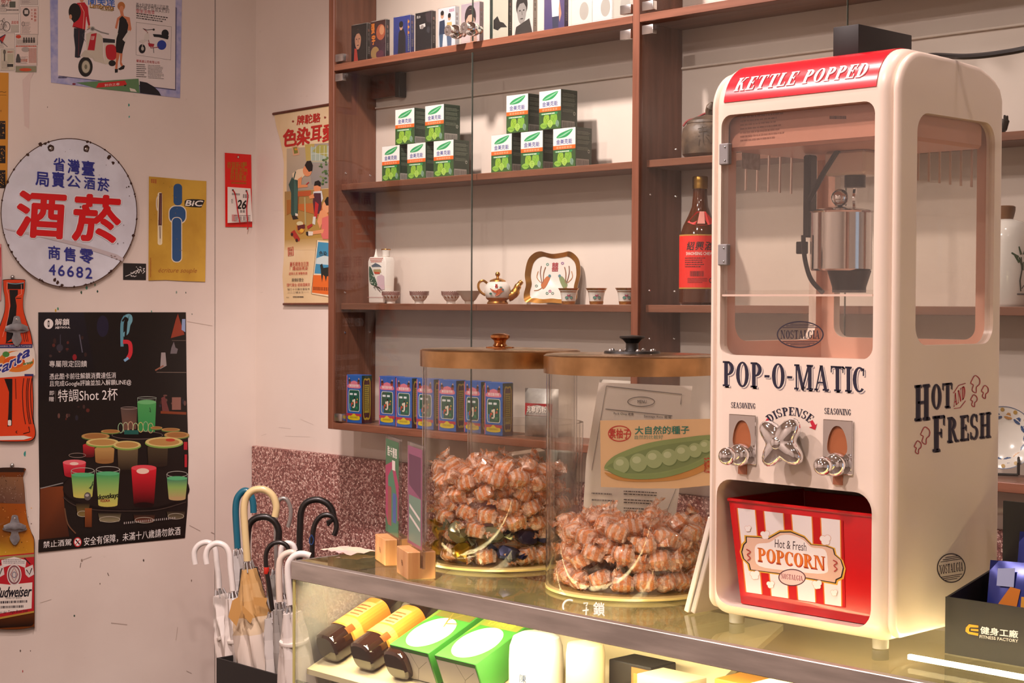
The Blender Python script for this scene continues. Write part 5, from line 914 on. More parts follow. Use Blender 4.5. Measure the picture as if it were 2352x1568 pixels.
p = [slope(-.02), slope(.30)]; wob('slanted_board', MB().prism([p[0], p[1], (p[1][0], p[1][1]-.008), (p[0][0], p[0][1]-.008)], lambda y, z, n: (n, y, z), CX0+.008, -1.30).mesh('slanted_board', 0), K['cream_b'], ct)
K['led2'] = mat('warm rear strip light', (1, .80, .50), .5, emit=150); K['led'] = mat('warm strip light', (1, .80, .50), .5, emit=80)
wob('strip_light', MB().box(CX0+.03, CX1-.05, CY0+.0125, CY0+.0150, CZ-.0272, CZ-.0105).mesh('strip_light', 0), K['led'], ct); wob('strip_channel', MB().box(CX0+.028, CX1-.048, CY0+.012, CY0+.021, CZ-.0175, CZ-.0095).mesh('strip_channel', 0), K['alu'], ct)
la = bpy.data.lights.new('added counter fill light', 'AREA'); la.shape = 'RECTANGLE'; la.size = 1.6; la.size_y = .008; la.energy = 9; la.color = (1, .80, .50); lo = bpy.data.objects.new('added_counter_fill', la); lo.location = ((CX0+CX1)/2, CY0+.017, CZ-.031); lo.rotation_euler = (.5, 0, 0); S.collection.objects.link(lo)  # extra downward light added along the front strip to brighten the counter inside
q0 = onZ(2085, 1503, CZ-.012); wob('strip_light', MB().box(q0.x, CX1-.05, q0.y, q0.y+.005, CZ-.017, CZ-.012).mesh('strip_light', 0), K['led2'], ct); wob('lit_shelf', MB().box(q0.x-.12, CX1-.05, CY0+.022, q0.y+.012, CZ-.05, CZ-.044).mesh('lit_shelf', 0), K['cream_b'], ct)
I = Ink(lambda x, y, n: onZ(x, y, CZ+n), .0003); I.ring(1308, 1392, 17, 17, 4, 'e6e0d6', 150, 300, 16); I.line([(1340, 1385), (1350, 1384), (1346, 1392)], 3, 'e6e0d6'); I.line([(1338, 1402), (1352, 1400)], 3, 'e6e0d6'); I.line([(1347, 1394), (1346, 1412)], 3, 'e6e0d6'); I.text('鎖', 1376, 1398, 30, 26, 'e6e0d6', .1, bold=.02); wob('decal', I.mb.mesh('decal', 0, fix=False), K['ink'], ct)
# --- liquor bottles lying on the slanted board
K['liquor'] = mat('dark liquor bottle glass', '24100a', .06, coat=1)
def superlathe(prof, a, b, n=28, e=3.2):     # (scale, pos) rounded-rectangular cross-section
    vs = []; fs = []
    for k, (s, z) in enumerate(prof):
        for i in range(n):
            t = 2*PI*i/n; c, d = math.cos(t), math.sin(t); r = (abs(c)**e+abs(d)**e)**(-1/e); rr = (r if s > .5 else 1+(r-1)*max(0, (s-.25)/.25)); vs.append((a*s*rr*c, b*s*rr*d, z))
    for k in range(len(prof)-1):
        for i in range(n): j = (i+1) % n; fs.append((k*n+i, k*n+j, (k+1)*n+j, (k+1)*n+i))
    fs += [list(range(n)), [(len(prof)-1)*n+i for i in range(n)]]
    return MB().add(vs, fs)
ba, bb = .0245, .0235
bot_me = superlathe([(.8, 0), (.95, .003), (1, .01), (1, .108), (.96, .118), (.8, .13), (.5, .142), (.36, .15), (.34, .165)], ba, bb).mesh('glass_body'); cap_me = MB().lathe([(.0095, .16), (.0105, .162), (.0105, .185), (.0095, .187), (.001, .187)], 18).mesh('cap')
I = Ink(lambda x, y, n: (lambda t: (lambda r: (ba*r*math.cos(-t)*(1+n/.024), bb*r*math.sin(-t)*(1+n/.024), y))((abs(math.cos(t))**3.2+abs(math.sin(t))**3.2)**(-1/3.2)))(x), .0006, .00003)
def lab(t0, t1, z0, z1, c, n=14): I.many([[(t0+(t1-t0)*k/n, z0), (t0+(t1-t0)*(k+1)/n, z0), (t0+(t1-t0)*(k+1)/n, z1), (t0+(t1-t0)*k/n, z1)] for k in range(n)], c)
lab(-.3, 3.44, .034, .112, 'd98a34', 24); lab(-.3, 3.44, .038, .056, 'e8b45a', 24); lab(1.0, 2.1, .06, .1, 'dfae6a'); lab(2.2, 2.8, .055, .095, 'b8462a'); lab(.5, .9, .03, .045, '7a4a20'); I.dash(1.1, .064, 2.0, .096, 4, '8a4a2c', .4); I.obj('l', K['inkg'], None); lab_me = PEND.pop().data
for k, (x, y) in enumerate(((758, 1500), (838, 1524), (915, 1545))):
    X = onY(x, y, 1.487).x; yy, zz = slope(.004); t = thing('liquor_bottle', 'dark liquor bottle with orange label lying in the counter, %s' % ('nearest the glass corner', 'middle of the three', 'touching the green carton')[k], 'bottle', (X, yy-math.sin(TL)*(bb+.0008), zz+math.cos(TL)*(bb+.0008)), rot=(TL-PI/2, 0, 0), group='liquor bottles lying in the counter')
    ob('glass_body', bot_me, K['liquor'], t); ob('cap', cap_me, K['liquor'], t); ob('label', lab_me, K['inkg'], t)
# --- green and white cartons
gw, gl, gt = .083, .115, .052
K['gcart'] = mat('green carton', '3f8a34', .35, coat=.2)
for k, (x, y) in enumerate(((907, 1497), (1010, 1520))):
    X = onY(x, y, 1.49).x+gw/2; yy, zz = slope(.015); t = thing('tea_carton', ('green carton with white oval, lying beside the liquor bottles', 'green carton with white oval and yellow characters, beside the white bottle')[k], 'box', (X, yy, zz), rot=(TL, 0, 0), group='green cartons lying in the counter')
    ob('carton', rbox('carton', -gw/2, gw/2, 0, gl, .0008, gt, .001, 1), K['gcart'], t)
    I = Ink(lambda x, y, n: ((x-.5)*gw, (1-y)*gl, gt+n)); I.poly([(x_, y_) for x_, y_ in ell(.5, .6, .42, .34, 40)], 'ece6da'); I.rect(.02, .02, .98, .26, '6f6a30' if k == 0 else '7d8434'); I.poly([(.02, .0), (.1, 0), (.1, .3), (.02, .5)], '6f8a34')
    if k: I.text('竹葉青', .5, .14, .14, .66, 'd8c23a', bold=.03)
    else: I.line([(.4, .1), (.5, .3), (.6, .45)], .03, '8a7a3a'); I.line([(.5, .3), (.7, .12)], .025, '8a7a3a'); I.line([(.55, .38), (.8, .34)], .025, '8a7a3a')
    I.obj('print', K['inkg'], t)
    I = Ink(lambda x, y, n: ((x-.5)*gw, -n, .0008+(1-y)*gt)); I.rect(.01, .02, .99, .12, '2f6a2a'); I.rect(.03, .14, .97, .98, 'd9d2c4'); I.line([(.5, .14), (.62, .6), (.5, .98)], .012, '8a8478'); I.line([(.62, .6), (.9, .3)], .012, '8a8478'); I.obj('end_print', K['ink'], t)
# --- bottles standing in the counter
def standing(name, lab, cat, x, y, Y, r, prof, m):
    tp_ = onY(x, y, Y); H = tp_.z-.631; t = thing(name, lab, cat, (tp_.x, Y, .6305)); ob('body', MB().lathe([(a*r, b if b <= 0 else H-(1-b)*.12 if b > .5 else b) for a, b in prof], 32), m, t); return t, H
K['cer'] = mat('white ceramic', 'efe9e0', .25, coat=.3); K['crm'] = mat('cream glazed jar', 'd8c49c', .3, coat=.2)
t, H = standing('ceramic_bottle', 'brightly lit white ceramic bottle standing in the counter', 'bottle', 1232, 1450, 1.535, .0365, [(.01, 0), (.95, 0), (1, .01), (1, .7), (.97, .85), (.85, .95), (.6, .99), (.01, 1)], K['cer']); I = Ink(cyl(.0365, H, CA-.5), .0006); 
for k, c in enumerate('陳年紹興'): I.text(c, 0, .055+k*.014, .011, .01, '34507a')
I.obj('lettering', K['ink'], t)
standing('storage_jar', 'cream glazed jar beside the white ceramic bottle', 'jar', 1345, 1468, 1.535, .0255, [(.01, 0), (.95, 0), (1, .01), (1, .85), (.92, .96), (.01, 1)], K['crm'])
def cbx(name, lab, x, y, Y, w, d, mt, cat='box', rz=0, zt=None):
    q = onY(x, y, Y); H = q.z-.631; t = thing(name, lab, cat, (q.x+w/2, Y+d/2, .6305), rz); ob('carton', rbox('carton', -w/2, w/2, -d/2, d/2, 0, H, .0012, 1), mt, t); return t, w, d, H
t, w, d, H = cbx('gift_box', 'black gift box with brown framed face inside the counter', 1398, 1512, 1.56, .072, .05, K['blackm']); I = Ink(ffn(w, d, H)); I.rect(.55, .01, .98, .5, '8a5c2c'); I.rect(.6, .03, .95, .5, 'a8763c'); I.obj('print', K['ink'], t)
t, w, d, H = cbx('plastic_pack', 'clear plastic pack with red corner in front of the gift box', 1462, 1545, 1.50, .07, .05, mat('clouded plastic pack', 'b9ab8c', .3)); I = Ink(ffn(w, d, H)); I.rect(.02, .1, .3, .4, 'b0463c'); I.obj('print', K['ink'], t)
q = onY(1572, 1535, 1.53); t = thing('green_bottle', 'dark green glass bottle with bright neck ring in the counter', 'bottle', (q.x, 1.53, .6305)); ob('glass_body', MB().lathe([(.001, 0), (.034, 0), (.036, .006), (.036, .19), (.03, .22), (.016, .25), (.013, .28), (.001, .28)], 28), mat('dark green glass', '1c3a20', .06, coat=1), t); ob('neck_ring', MB().lathe([(.0135, .262), (.016, .265), (.0135, .268), (.0135, .262)], 20), K['chrome'], t)
for k, (x, y) in enumerate(((1640, 1556), (1740, 1585))): t, w, d, H = cbx('amber_carton', ('amber carton under the front rail below the popcorn machine', 'amber carton under the front rail beside the other amber carton')[k], x, y, 1.52, .075, .06, mat('amber carton', 'a8742c', .4)); I = Ink(ffn(w, d, H)); I.rect(.06, .04, .94, .3, 'd0a04a'); I.obj('print', K['ink'], t)
# ================================================================== on the counter
JR = .1145
def fwd(p, d): v = Vector((p.x, p.y, 0)).normalized(); return Vector((p.x, p.y, p.z))+v*d
J1 = fwd(onZ(1146, 1315, CZ), JR-.002); J2 = fwd(onZ(1448, 1383, CZ), JR-.002)
K['edge2'] = mat('clear acrylic rim with glow tint', 'e6cf84', .12, coat=.6)  # clear rim; the strip light glowing through it is put into the colour
def jar(c, lab, black):
    t = thing('candy_jar', lab, 'jar', (c.x, c.y, CZ+.0003)); H = .302
    ob('wall', MB().lathe([(JR-.004, .0065), (JR-.0035, .008), (JR-.0035, H), (JR, H), (JR, .004), (JR-.003, .0)], 64).mesh('wall'), K['jar'], t); ob('base_ring', MB().lathe([(JR-.0035, .0002), (JR+.0008, .0012), (JR+.0008, .0042), (JR-.0035, .0062)], 64).mesh('base_ring'), K['edge2'], t); ob('base_plate', MB().lathe([(.001, 0), (JR-.003, 0), (JR-.001, .003), (JR-.004, .0065), (.001, .0065)], 48), K['jar'], t)
    l = ob('lid', MB().lathe([(JR+.0015, H-.014), (JR+.004, H-.014), (JR+.0042, H+.009), (JR+.001, H+.011), (.06, H+.0125), (.001, H+.013), (.001, H+.008), (JR+.0015, H+.004)], 64), K['brass'], t)
    if black:
        ob('knob', MB().lathe([(.001, H+.013), (.011, H+.013), (.0085, H+.019), (.0085, H+.026), (.013, H+.031), (.017, H+.033), (.017, H+.0355), (.001, H+.037)], 24), K['black'], l); ob('knob_plate', MB().lathe([(.001, H+.0125), (.038, H+.0125), (.037, H+.0155), (.001, H+.0155)], 24), K['black'], l)
        for k in range(8): a = 2*PI*k/8+.2; ob('bolt', MB().ball((.03*math.cos(a), .03*math.sin(a), H+.0157), .0032, 8), K['steel'], l)
    else: ob('knob', MB().lathe([(.001, H+.013), (.021, H+.0125), (.021, H+.0145), (.011, H+.016), (.0085, H+.020), (.0095, H+.024), (.0145, H+.028), (.0145, H+.0315), (.010, H+.034), (.001, H+.0345)], 28), K['brass2'], l)
    return t
K['brass2'] = mat('copper knob', hx('c0814e'), .14, 1)
jar(J1, 'round clear candy jar with copper knob lid, fuller of candy', 0); jar(J2, 'round clear candy jar with black knob lid behind pea pod card', 1)
# --- wrapped candies
K['candy'] = mat('salmon striped candy', 'ea9a60', .3, c2='f8d4b4', nscale=110, coat=.5, ramp=(.42, .58), stretch=(1, .15, 1))
def wrapmat():
    m, nt, b, N, L = nodes('crinkled clear wrap'); b.inputs['Base Color'].default_value = (*hx('f4ceb0'), 1); b.inputs['Roughness'].default_value = .16; b.inputs['Coat Weight'].default_value = 1; b.inputs['Coat Roughness'].default_value = .08
    t = N('BsdfTransparent'); t.inputs[0].default_value = (1, .96, .92, 1); x = N('MixShader'); tc = N('TexCoord'); n = N('TexNoise'); n.inputs['Scale'].default_value = 170; n.inputs['Detail'].default_value = 3; L(tc.outputs['Object'], n.inputs[0])
    r = N('ValToRGB'); r.color_ramp.elements[0].position = .4; r.color_ramp.elements[1].position = .66; r.color_ramp.elements[0].color = (.25, .25, .25, 1); r.color_ramp.elements[1].color = (.72, .72, .72, 1); L(n.outputs[0], r.inputs[0]); L(r.outputs[0], x.inputs[0])
    wv = N('TexWave'); wv.inputs['Scale'].default_value = 34; wv.inputs['Distortion'].default_value = 2.5; wv.inputs['Detail'].default_value = 1; L(tc.outputs['Object'], wv.inputs[0]); rw = N('ValToRGB'); rw.color_ramp.elements[0].position = .42; rw.color_ramp.elements[1].position = .58; rw.color_ramp.elements[0].color = (*hx('ea9c66'), 1); rw.color_ramp.elements[1].color = (*hx('fae4d4'), 1); L(wv.outputs['Color'], rw.inputs[0]); L(rw.outputs[0], b.inputs['Base Color'])
    u = N('Bump'); u.inputs['Strength'].default_value = .7; u.inputs['Distance'].default_value = .002; L(n.outputs[0], u.inputs['Height']); L(u.outputs[0], b.inputs['Normal'])
    L(t.outputs[0], x.inputs[1]); L(b.outputs[0], x.inputs[2]); L(x.outputs[0], nt.nodes['Material Output'].inputs[0]); return m
K['wrap'] = wrapmat()
K['foilc'] = [mat('dark blue foil wrap', '23284a', .25, .5), mat('gold foil wrap', 'b8942c', .25, .8), mat('silver green foil wrap', '8a8f72', .25, .6)]
def candymesh(seed):
    rd = random.Random(seed); mb = MB()
    for sub, sc, mi, jit in ((2, (.0148, .0115, .0105), 0, .0003), (2, (.0188, .0150, .0134), 1, .0018)):
        bm = bmesh.new(); bmesh.ops.create_icosphere(bm, subdivisions=sub, radius=1); vs = []
        for v in bm.verts:
            c = v.co; q = [math.copysign(abs(t)**.62, t)*.86 for t in c]; vs.append(tuple(q[i]*sc[i]+rd.uniform(-jit, jit) for i in range(3)))
        mb.add(vs, [[v.index for v in f.verts] for f in bm.faces], mi); bm.free()
    for s in (-1, 1):
        n = 9; vs = [(s*.0158, (k/(n-1)-.5)*.010, rd.uniform(-.003, .003)) for k in range(n)]+[(s*(.029+rd.uniform(-.005, .003)), (k/(n-1)-.5)*.03, (-1)**k*.004+rd.uniform(-.003, .003)) for k in range(n)]
        mb.add(vs, [(k, k+1, n+k+1, n+k) for k in range(n-1)], 1)
    return mb.mesh('candy', 25)
CM = [candymesh(k) for k in range(4)]
for m in CM: m.materials.append(K['candy']); m.materials.append(K['wrap'])
FM = [candymesh(20+k) for k in range(3)]
for m, k in zip(FM, range(3)): m.materials.append(K['foilc'][k]); m.materials.append(K['foilc'][k])
def fill(c, top, n, lab, grp, seed, foil=0):
    rd = random.Random(seed); P = []; tries = 0; R = JR-.0235
    for k in range(19): a = 2*PI*k/19+rd.uniform(-.05, .05); P.append(Vector((R*math.cos(a), R*math.sin(a), .0185+.004*(k % 2))))
    while len(P) < n and tries < 60000:
        tries += 1; a = rd.uniform(0, 2*PI); va = math.atan2(-c.y, -c.x)
        if rd.random() < .72: r = R*rd.uniform(.86, 1); z = .02+(top-.02)*rd.random()
        else: r = R*math.sqrt(rd.random()); z = top+rd.uniform(-.02, .012)*(1 if r < R*.8 else .6)
        if math.cos(a-va) < -.35 and z < top-.03: continue
        p = Vector((r*math.cos(a), r*math.sin(a), z))
        if all((p-q).length > .0245 for q in P): P.append(p)
    for i, p in enumerate(P):
        fo = foil and p.z < .05 and rd.random() < .3
        o = ob('wrapped_candy', rd.choice(FM) if fo else rd.choice(CM), [K['candy']]); o.location = (c.x+p.x, c.y+p.y, CZ+p.z+.001)
        aa = math.atan2(p.y, p.x)+PI/2; o.rotation_euler = (rd.uniform(-.7, .7), rd.uniform(-.5, .5), aa+rd.uniform(-.5, .5)) if p.xy.length > R*.8 else (rd.uniform(-1, 1), rd.uniform(-1, 1), rd.uniform(0, 6))
        tag(o, 'foil wrapped sweet at the bottom of the copper-knob jar' if fo else lab, 'candy', 'foil sweets in the fuller candy jar' if fo else grp)
fill(J1, .128, 140, 'orange cellophane wrapped candy heaped in the copper-knob jar', 'candies in the fuller jar', 3, 1); fill(J2, .078, 95, 'orange cellophane wrapped candy in the jar behind the pea pod card', 'candies in the half-empty jar', 4)
# --- pea pod card on the jar
cj = crop(1220, 760, 2.375); DC = (J2-CAM).dot(cF)-JR-.004
def fD(m, D): return lambda x, y, n: onD(*m(x, y), D-n)
fc = fD(cj, DC); o = sheet('pea_pod_card', [(376, 488), (1010, 478), (1010, 838), (800, 858), (600, 858), (380, 850)], fc, mat('tan printed card', 'cba678', .5), 'tan card picturing a green pea pod stuck on the candy jar', 'card', .0016, 0)
I = Ink(fc, .002); I.ring(482, 559, 63, 44, 5, 'a8281e'); I.text('素柚子', 482, 559, 52, 112, 'a8281e', .02, bold=.02); I.text('大自然的種子', 714, 540, 44, 296, '1f6a58', -.01, bold=.02); I.text('自然的比較好', 642, 578, 22, 156, '6a8a70', -.01)
I.poly(smoothpts([(400, 770), (500, 790), (700, 790), (900, 730), (1010, 660), (1010, 720), (850, 800), (650, 822), (470, 812)], 4, True), 'b07c3c'); I.poly(smoothpts([(398, 745), (440, 690), (520, 650), (640, 610), (800, 585), (1010, 570), (1010, 660), (900, 740), (720, 795), (540, 802), (440, 772)], 4, True), '7a8850'); I.poly(smoothpts([(410, 750), (480, 700), (640, 640), (800, 610), (1010, 590), (1010, 640), (880, 720), (700, 770), (520, 775)], 4, True), '6c7a48')
for x, y, r in ((492, 730, 44), (585, 717, 48), (670, 698, 48), (752, 688, 44), (826, 665, 44), (893, 650, 38), (950, 628, 34), (1000, 610, 30)): I.ell(x+4, y+5, r, r*1.06, '5c6c3c', 24); I.ell(x, y, r, r*1.04, '8c9866', 24); I.ell(x-r*.2, y-r*.3, r*.5, r*.4, 'a5ad80', 16)
I.line([(400, 755), (460, 758)], 8, '9aa06a'); I.poly(smoothpts([(420, 740), (540, 780), (720, 775), (900, 720), (1010, 650), (1010, 672), (900, 745), (720, 800), (540, 806), (440, 775)], 4, True), '75854c'); I.text('豌豆', 958, 730, 90, 30, 'a8281e'); I.obj('print', K['ink'], o)
# --- menu sheet behind the jar
DM = (J2-CAM).dot(cF)+JR+.03; fm = fD(cj, DM); mn = thing('menu_holder', 'white printed menu sheet standing behind the black-knob jar', 'menu', fm(500, 1150, 0))
wob('sheet', MB().prism([(370, 280), (880, 300), (860, 480), (790, 1000), (700, 1240), (270, 1200), (300, 700)], fm, 0, .0012).mesh('sheet', 0), K['paper'], mn)
I = Ink(fm, .0016); I.line([(410, 300), (822, 345), (815, 400)], 4, '7a7470'); I.line([(410, 300), (330, 760)], 3, '8a8480'); I.line([(790, 860), (690, 1110)], 3, '8a8480'); I.ring(600, 385, 75, 28, 4, '6a6460'); I.text('MENU', 605, 385, 18, 50, '4a4440'); I.line([(405, 425), (770, 462)], 4, '6a6460'); I.text('Pork Chop 定食', 505, 452, 18, 110, '3a3634', .05); I.text('Sausage Rice 套餐', 690, 468, 18, 150, '3a3634', .05)
for k in range(5): I.dash(505, 870+k*46, 700, 900+k*46, 2, '57514d', .4, .02, .1, .05)
for k in range(4): I.dash(330, 880+k*36, 470, 900+k*36, 1, '7a7470', .4, .02, .1, .05)
wob('print', I.mb.mesh('print', 0, fix=False), K['ink'], mn)
# --- clear tub behind the jars
q = fwd(onZ(1205, 1262, CZ), .12); tb = thing('clear_tub', 'clear round tub of assorted snack packets behind the candy jars', 'tub', (q.x, q.y, CZ+.0003)); tr = .092
ob('wall', MB().lathe([(.001, .003), (tr-.004, .003), (tr-.003, .19), (tr+.002, .19), (tr+.002, .186), (tr, .0), (.001, 0)], 48), K['jar'], tb)
for k, (a, r, z, c, s, w_) in enumerate(((-1.2, .05, .09, 'b5662a', .05, 'orange'), (-.4, .055, .1, '3a3470', .05, 'dark blue'), (.5, .05, .08, '7a8a86', .06, 'grey'), (1.6, .05, .1, 'b8ada2', .06, 'cream'), (-2.2, .05, .07, '6a2a3a', .05, 'dark red'), (0, .01, .06, '8a7a6a', .06, 'brown'))):
    o = tag(ob('snack_packet', rbox('snack_packet', -s*.5, s*.5, -.012, .012, 0, .1, .004, 2), mat('snack packet film', c, .3, coat=.4)), w_+' snack packet standing in the clear tub behind the jars', 'packet', 'packets in the clear tub'); o.location = (q.x+r*math.cos(a), q.y+r*math.sin(a), CZ+.005+.02*(k % 3)); o.rotation_euler = (.1, .1*(-1)**k, a+1.2)
# --- wooden blocks holding acrylic sheets
def block(x, y, lab, ytop, c1_, c2_, k):
    q = onZ(x, y, CZ); rz = math.radians(63); lx = Vector((math.cos(rz), math.sin(rz), 0)); ly = Vector((-math.sin(rz), math.cos(rz), 0)); w, d, h = .040, .066, .038
    t = thing('sign_holder', lab, 'holder', q+lx*w/2+ly*d/2, rz); t.location.z = CZ+.0003
    ob('wood_block', boolean(rbox('wood_block', -w/2, w/2, -d/2, d/2, 0, h, .001, 1), [MB().box(-.0022, .0022, -d, d, h*.4, h*2).mesh('c', 0)]), K['pine'], t)
    H = (onD(x, ytop, (q-CAM).dot(cF)).z-CZ); s = ob('acrylic_sheet', MB().box(-.0018, .0018, -.046, .046, h*.42, H).mesh('acrylic_sheet', 0), K['clear'], t)
    I = Ink(lambda x, y, n: (-.0018-n, (.5-x)*.088, h+(H-h)*(1-y)*.985), .0003)
    if k == 0: I.rect(.02, .02, .98, .98, '2f6a46'); I.poly([(.0, .3), (.6, .22), (.98, .45), (.98, .8), (.3, .95), (.02, .8)], 'a02a5a'); I.poly([(.2, .4), (.5, .3), (.9, .6), (.9, .98), (.2, .98)], '3a7a5a'); I.text('酷卡優惠', .5, .14, .1, .7, 'e6e0d6', bold=.02); I.rect(.5, .22, .72, .32, 'e0d4cc'); I.rect(.55, .55, .8, .85, '3a5a9a'); I.rect(.2, .5, .45, .9, '8a4a42')
    else: I.rect(.02, .02, .98, .98, '8a4a6a'); I.poly([(.1, .1), (.9, .1), (.9, .5), (.1, .4)], '5a2a4a'); I.rect(.1, .5, .9, .95, '6a8a78'); I.line([(.15, .6), (.85, .7)], .03, 'd8d0c8'); I.line([(.15, .7), (.85, .8)], .03, 'd8d0c8')
    I.obj('print', K['inkg'], s); I = Ink(lambda x, y, n: (-w/2-n, (.5-x)*d, h*(1-y))); I.line([(.45, .4), (.5, .6)], .03, '8a5a34'); I.line([(.52, .4), (.57, .6)], .03, '8a5a34'); I.line([(.44, .5), (.58, .5)], .02, '8a5a34'); I.obj('brand_mark', K['ink'], t)
block(884, 1300, 'wooden block holding a green acrylic sheet, nearer the wall', 1008, 0, 0, 0); block(936, 1332, 'wooden block holding a mauve acrylic sheet, nearer the counter edge', 1024, 0, 0, 1)
p_ = onZ(800, 1268, CZ); t = thing('paper_slip', 'crumpled pink and white paper slip on the counter corner', 'paper', (p_.x, p_.y, CZ)); vs = []; n = 8
for j in range(n+1):
    for i in range(n+1): vs.append(((i/n-.5)*.075, (j/n-.5)*.05, .002+.003*random.random()))
ob('sheet', MB().add(vs, [(j*(n+1)+i, j*(n+1)+i+1, (j+1)*(n+1)+i+1, (j+1)*(n+1)+i) for j in range(n) for i in range(n)]).mesh('sheet', 20), mat('pinkish paper', 'd9b0ac', .6, c2='e6d2b0', nscale=18), t)
# --- white cards leaning on the machine
for k, (x0, w_, c, lab) in enumerate(((-1.2985, .0075, 'ddd2c4', 'white boxed card leaning on the popcorn machine, outer one'), (-1.288, .007, 'b9aca2', 'greyish card leaning on the popcorn machine, inner one'))):
    t = thing('leaning_card', lab, 'card', (x0, 1.60, CZ+.0006), rot=(0, .30, 0)); ob('card', rbox('card', 0, w_, -.045, .045, .0022, .128, .001, 1), mat('pale card', c, .5), t)
# --- black display tray
bq = onZ(2170, 1500, CZ); bx0, by0 = bq.x, bq.y; yb = onX(2306, 1250, bx0).y; hf = .062; hb = onX(2306, 1290, bx0).z-CZ; hk = onX(2306, 1150, bx0).z-CZ; bx1 = bx0+.24
tr_ = thing('display_tray', 'black cardboard display tray with gold and white logo beside the popcorn machine', 'tray', (bx0, by0, CZ+.0004)); L_ = yb-by0; th = .003
ob('base', MB().box(0, .24, 0, L_, 0, th).mesh('base', 0), K['blackm'], tr_); ob('front_panel', MB().box(0, .24, 0, th, th, hf).mesh('front_panel', 0), K['blackm'], tr_); ob('back_panel', MB().box(0, .24, L_-th, L_, th, hk).mesh('back_panel', 0), K['blackm'], tr_)
for x in (0, .24-th): ob('side_panel', MB().prism([(th, th), (L_-th, th), (L_-th, hb), (th, hf)], lambda y, z, n: (n, y, z), x, x+th).mesh('side_panel', 0), K['blackm'], tr_)
fk = lambda x, y, n: onY(x, y, by0-n)-Vector((bx0, by0, CZ+.0004))
ck = crop(2150, 1130, 3.827); I = Ink(lambda x, y, n: fk(*ck(x, y), n), .0004); GO = 'd99a1e'
I.poly([(262, 1190), (290, 1160), (372, 1172), (372, 1190), (300, 1186), (290, 1200), (290, 1225), (372, 1240), (370, 1262), (285, 1245), (258, 1222)], GO); I.poly([(306, 1200), (372, 1205), (372, 1222), (306, 1216)], GO); I.text('健身工廠', 555, 1230, 66, 330, 'e6e0d8', .12, bold=.03); I.text('FITNESS FACTORY', 552, 1288, 26, 338, 'cfc8be', .12, bold=.03); I.obj('logo', K['ink'], tr_)
for k, (u, v, zz, lab) in enumerate(((.060, .05, .006, 'blue and orange sachet at the front of the display tray'), (.068, .100, .034, 'blue and orange sachet at the back of the display tray'), (.15, .06, .006, 'blue and orange sachet beside the front sachet in the tray'))):
    sw, sh = .075, .095; t = thing('snack_sachet', lab, 'sachet', (bx0+u, by0+v, CZ+zz), rot=(-.25, 0, .25), group='sachets in the display tray'); nn = 8; vs = []
    for s in (-1, 1):
        for j in range(nn+1):
            for i in range(nn+1): a, b = i/nn, j/nn; vs.append(((a-.5)*sw, s*.008*(math.sin(PI*a)*math.sin(PI*b))**.6 if 0 < a < 1 and 0 < b < 1 else 0, b*sh))
    ob('bag', MB().add(vs, [(s*81+j*9+i, s*81+j*9+i+1, s*81+j*9+i+10, s*81+j*9+i+9) for s in (0, 1) for j in range(8) for i in range(8)]).mesh('bag'), mat('blue foil sachet', '2f3a8a', .25, .3), t)
    I = Ink(lambda x, y, n: ((x-.5)*sw, -.0088-n, (1-y)*sh)); I.poly([(.15, .1), (.4, .08), (.4, .3), (.15, .3)], 'a9b4d8'); I.poly([(.2, .9), (.2, .5), (.35, .3), (.5, .32), (.45, .6), (.5, .92)], 'd07a1c'); I.rect(.52, .4, .62, .9, 'd99a2c'); I.rect(.66, .35, .76, .6, 'd99a2c'); I.ell(.7, .78, .16, .12, 'd9c4c0'); I.rect(.1, .6, .9, .66, 'c9a86a'); I.obj('print', K['inkg'], t)
# ================================================================== popcorn machine
MX0, MX1, MY0, MY1 = -1.245, -.984, 1.53, 1.762; mz0, mzt = Z(-.3695), Z(.285)
pm = thing('popcorn_machine', 'cream and red retro kettle popcorn machine standing on the counter', 'popcorn machine', ((MX0+MX1)/2, (MY0+MY1)/2, CZ+.0004))
prof = [(MY0+.022*(1-math.sin(PI/2*k/6)), mz0+.022*(1-math.cos(PI/2*k/6))) for k in range(7)]          # lower front corner
ar = [(MY0+.052*(1-math.cos(PI/2*k/12)), Z(.233)+.052*math.sin(PI/2*k/12)) for k in range(13)]          # rounded hood
prof += ar+[(1.64, Z(.2845)), (1.705, Z(.281)), (1.728, Z(.274)), (1.742, Z(.268)), (1.755, Z(.258)), (MY1, Z(.243)), (MY1, mz0+.02), (MY1-.006, mz0+.006), (MY1-.02, mz0)]
def insetprof(P, d):
    n = len(P); out = []
    for i in range(n):
        a, b, c = Vector(P[i-1]), Vector(P[i]), Vector(P[(i+1) % n]); t1 = (b-a); t2 = (c-b)
        t = ((t1.normalized() if t1.length > 1e-7 else Vector((0, 0)))+(t2.normalized() if t2.length > 1e-7 else Vector((0, 0)))).normalized(); out.append((b.x+t.y*d, b.y-t.x*d))
    return out
st = [(0, .0115), (.0004, .0095), (.0015, .0072), (.0035, .0055), (.0062, .0052), (.008, .0062), (.0092, .0085), (.0104, .0085), (.0118, .0055), (.0145, .0025), (.019, .0006), (.024, 0)]
sts = [(MX0+a, b) for a, b in st]+[(MX1-a, b) for a, b in reversed(st)]
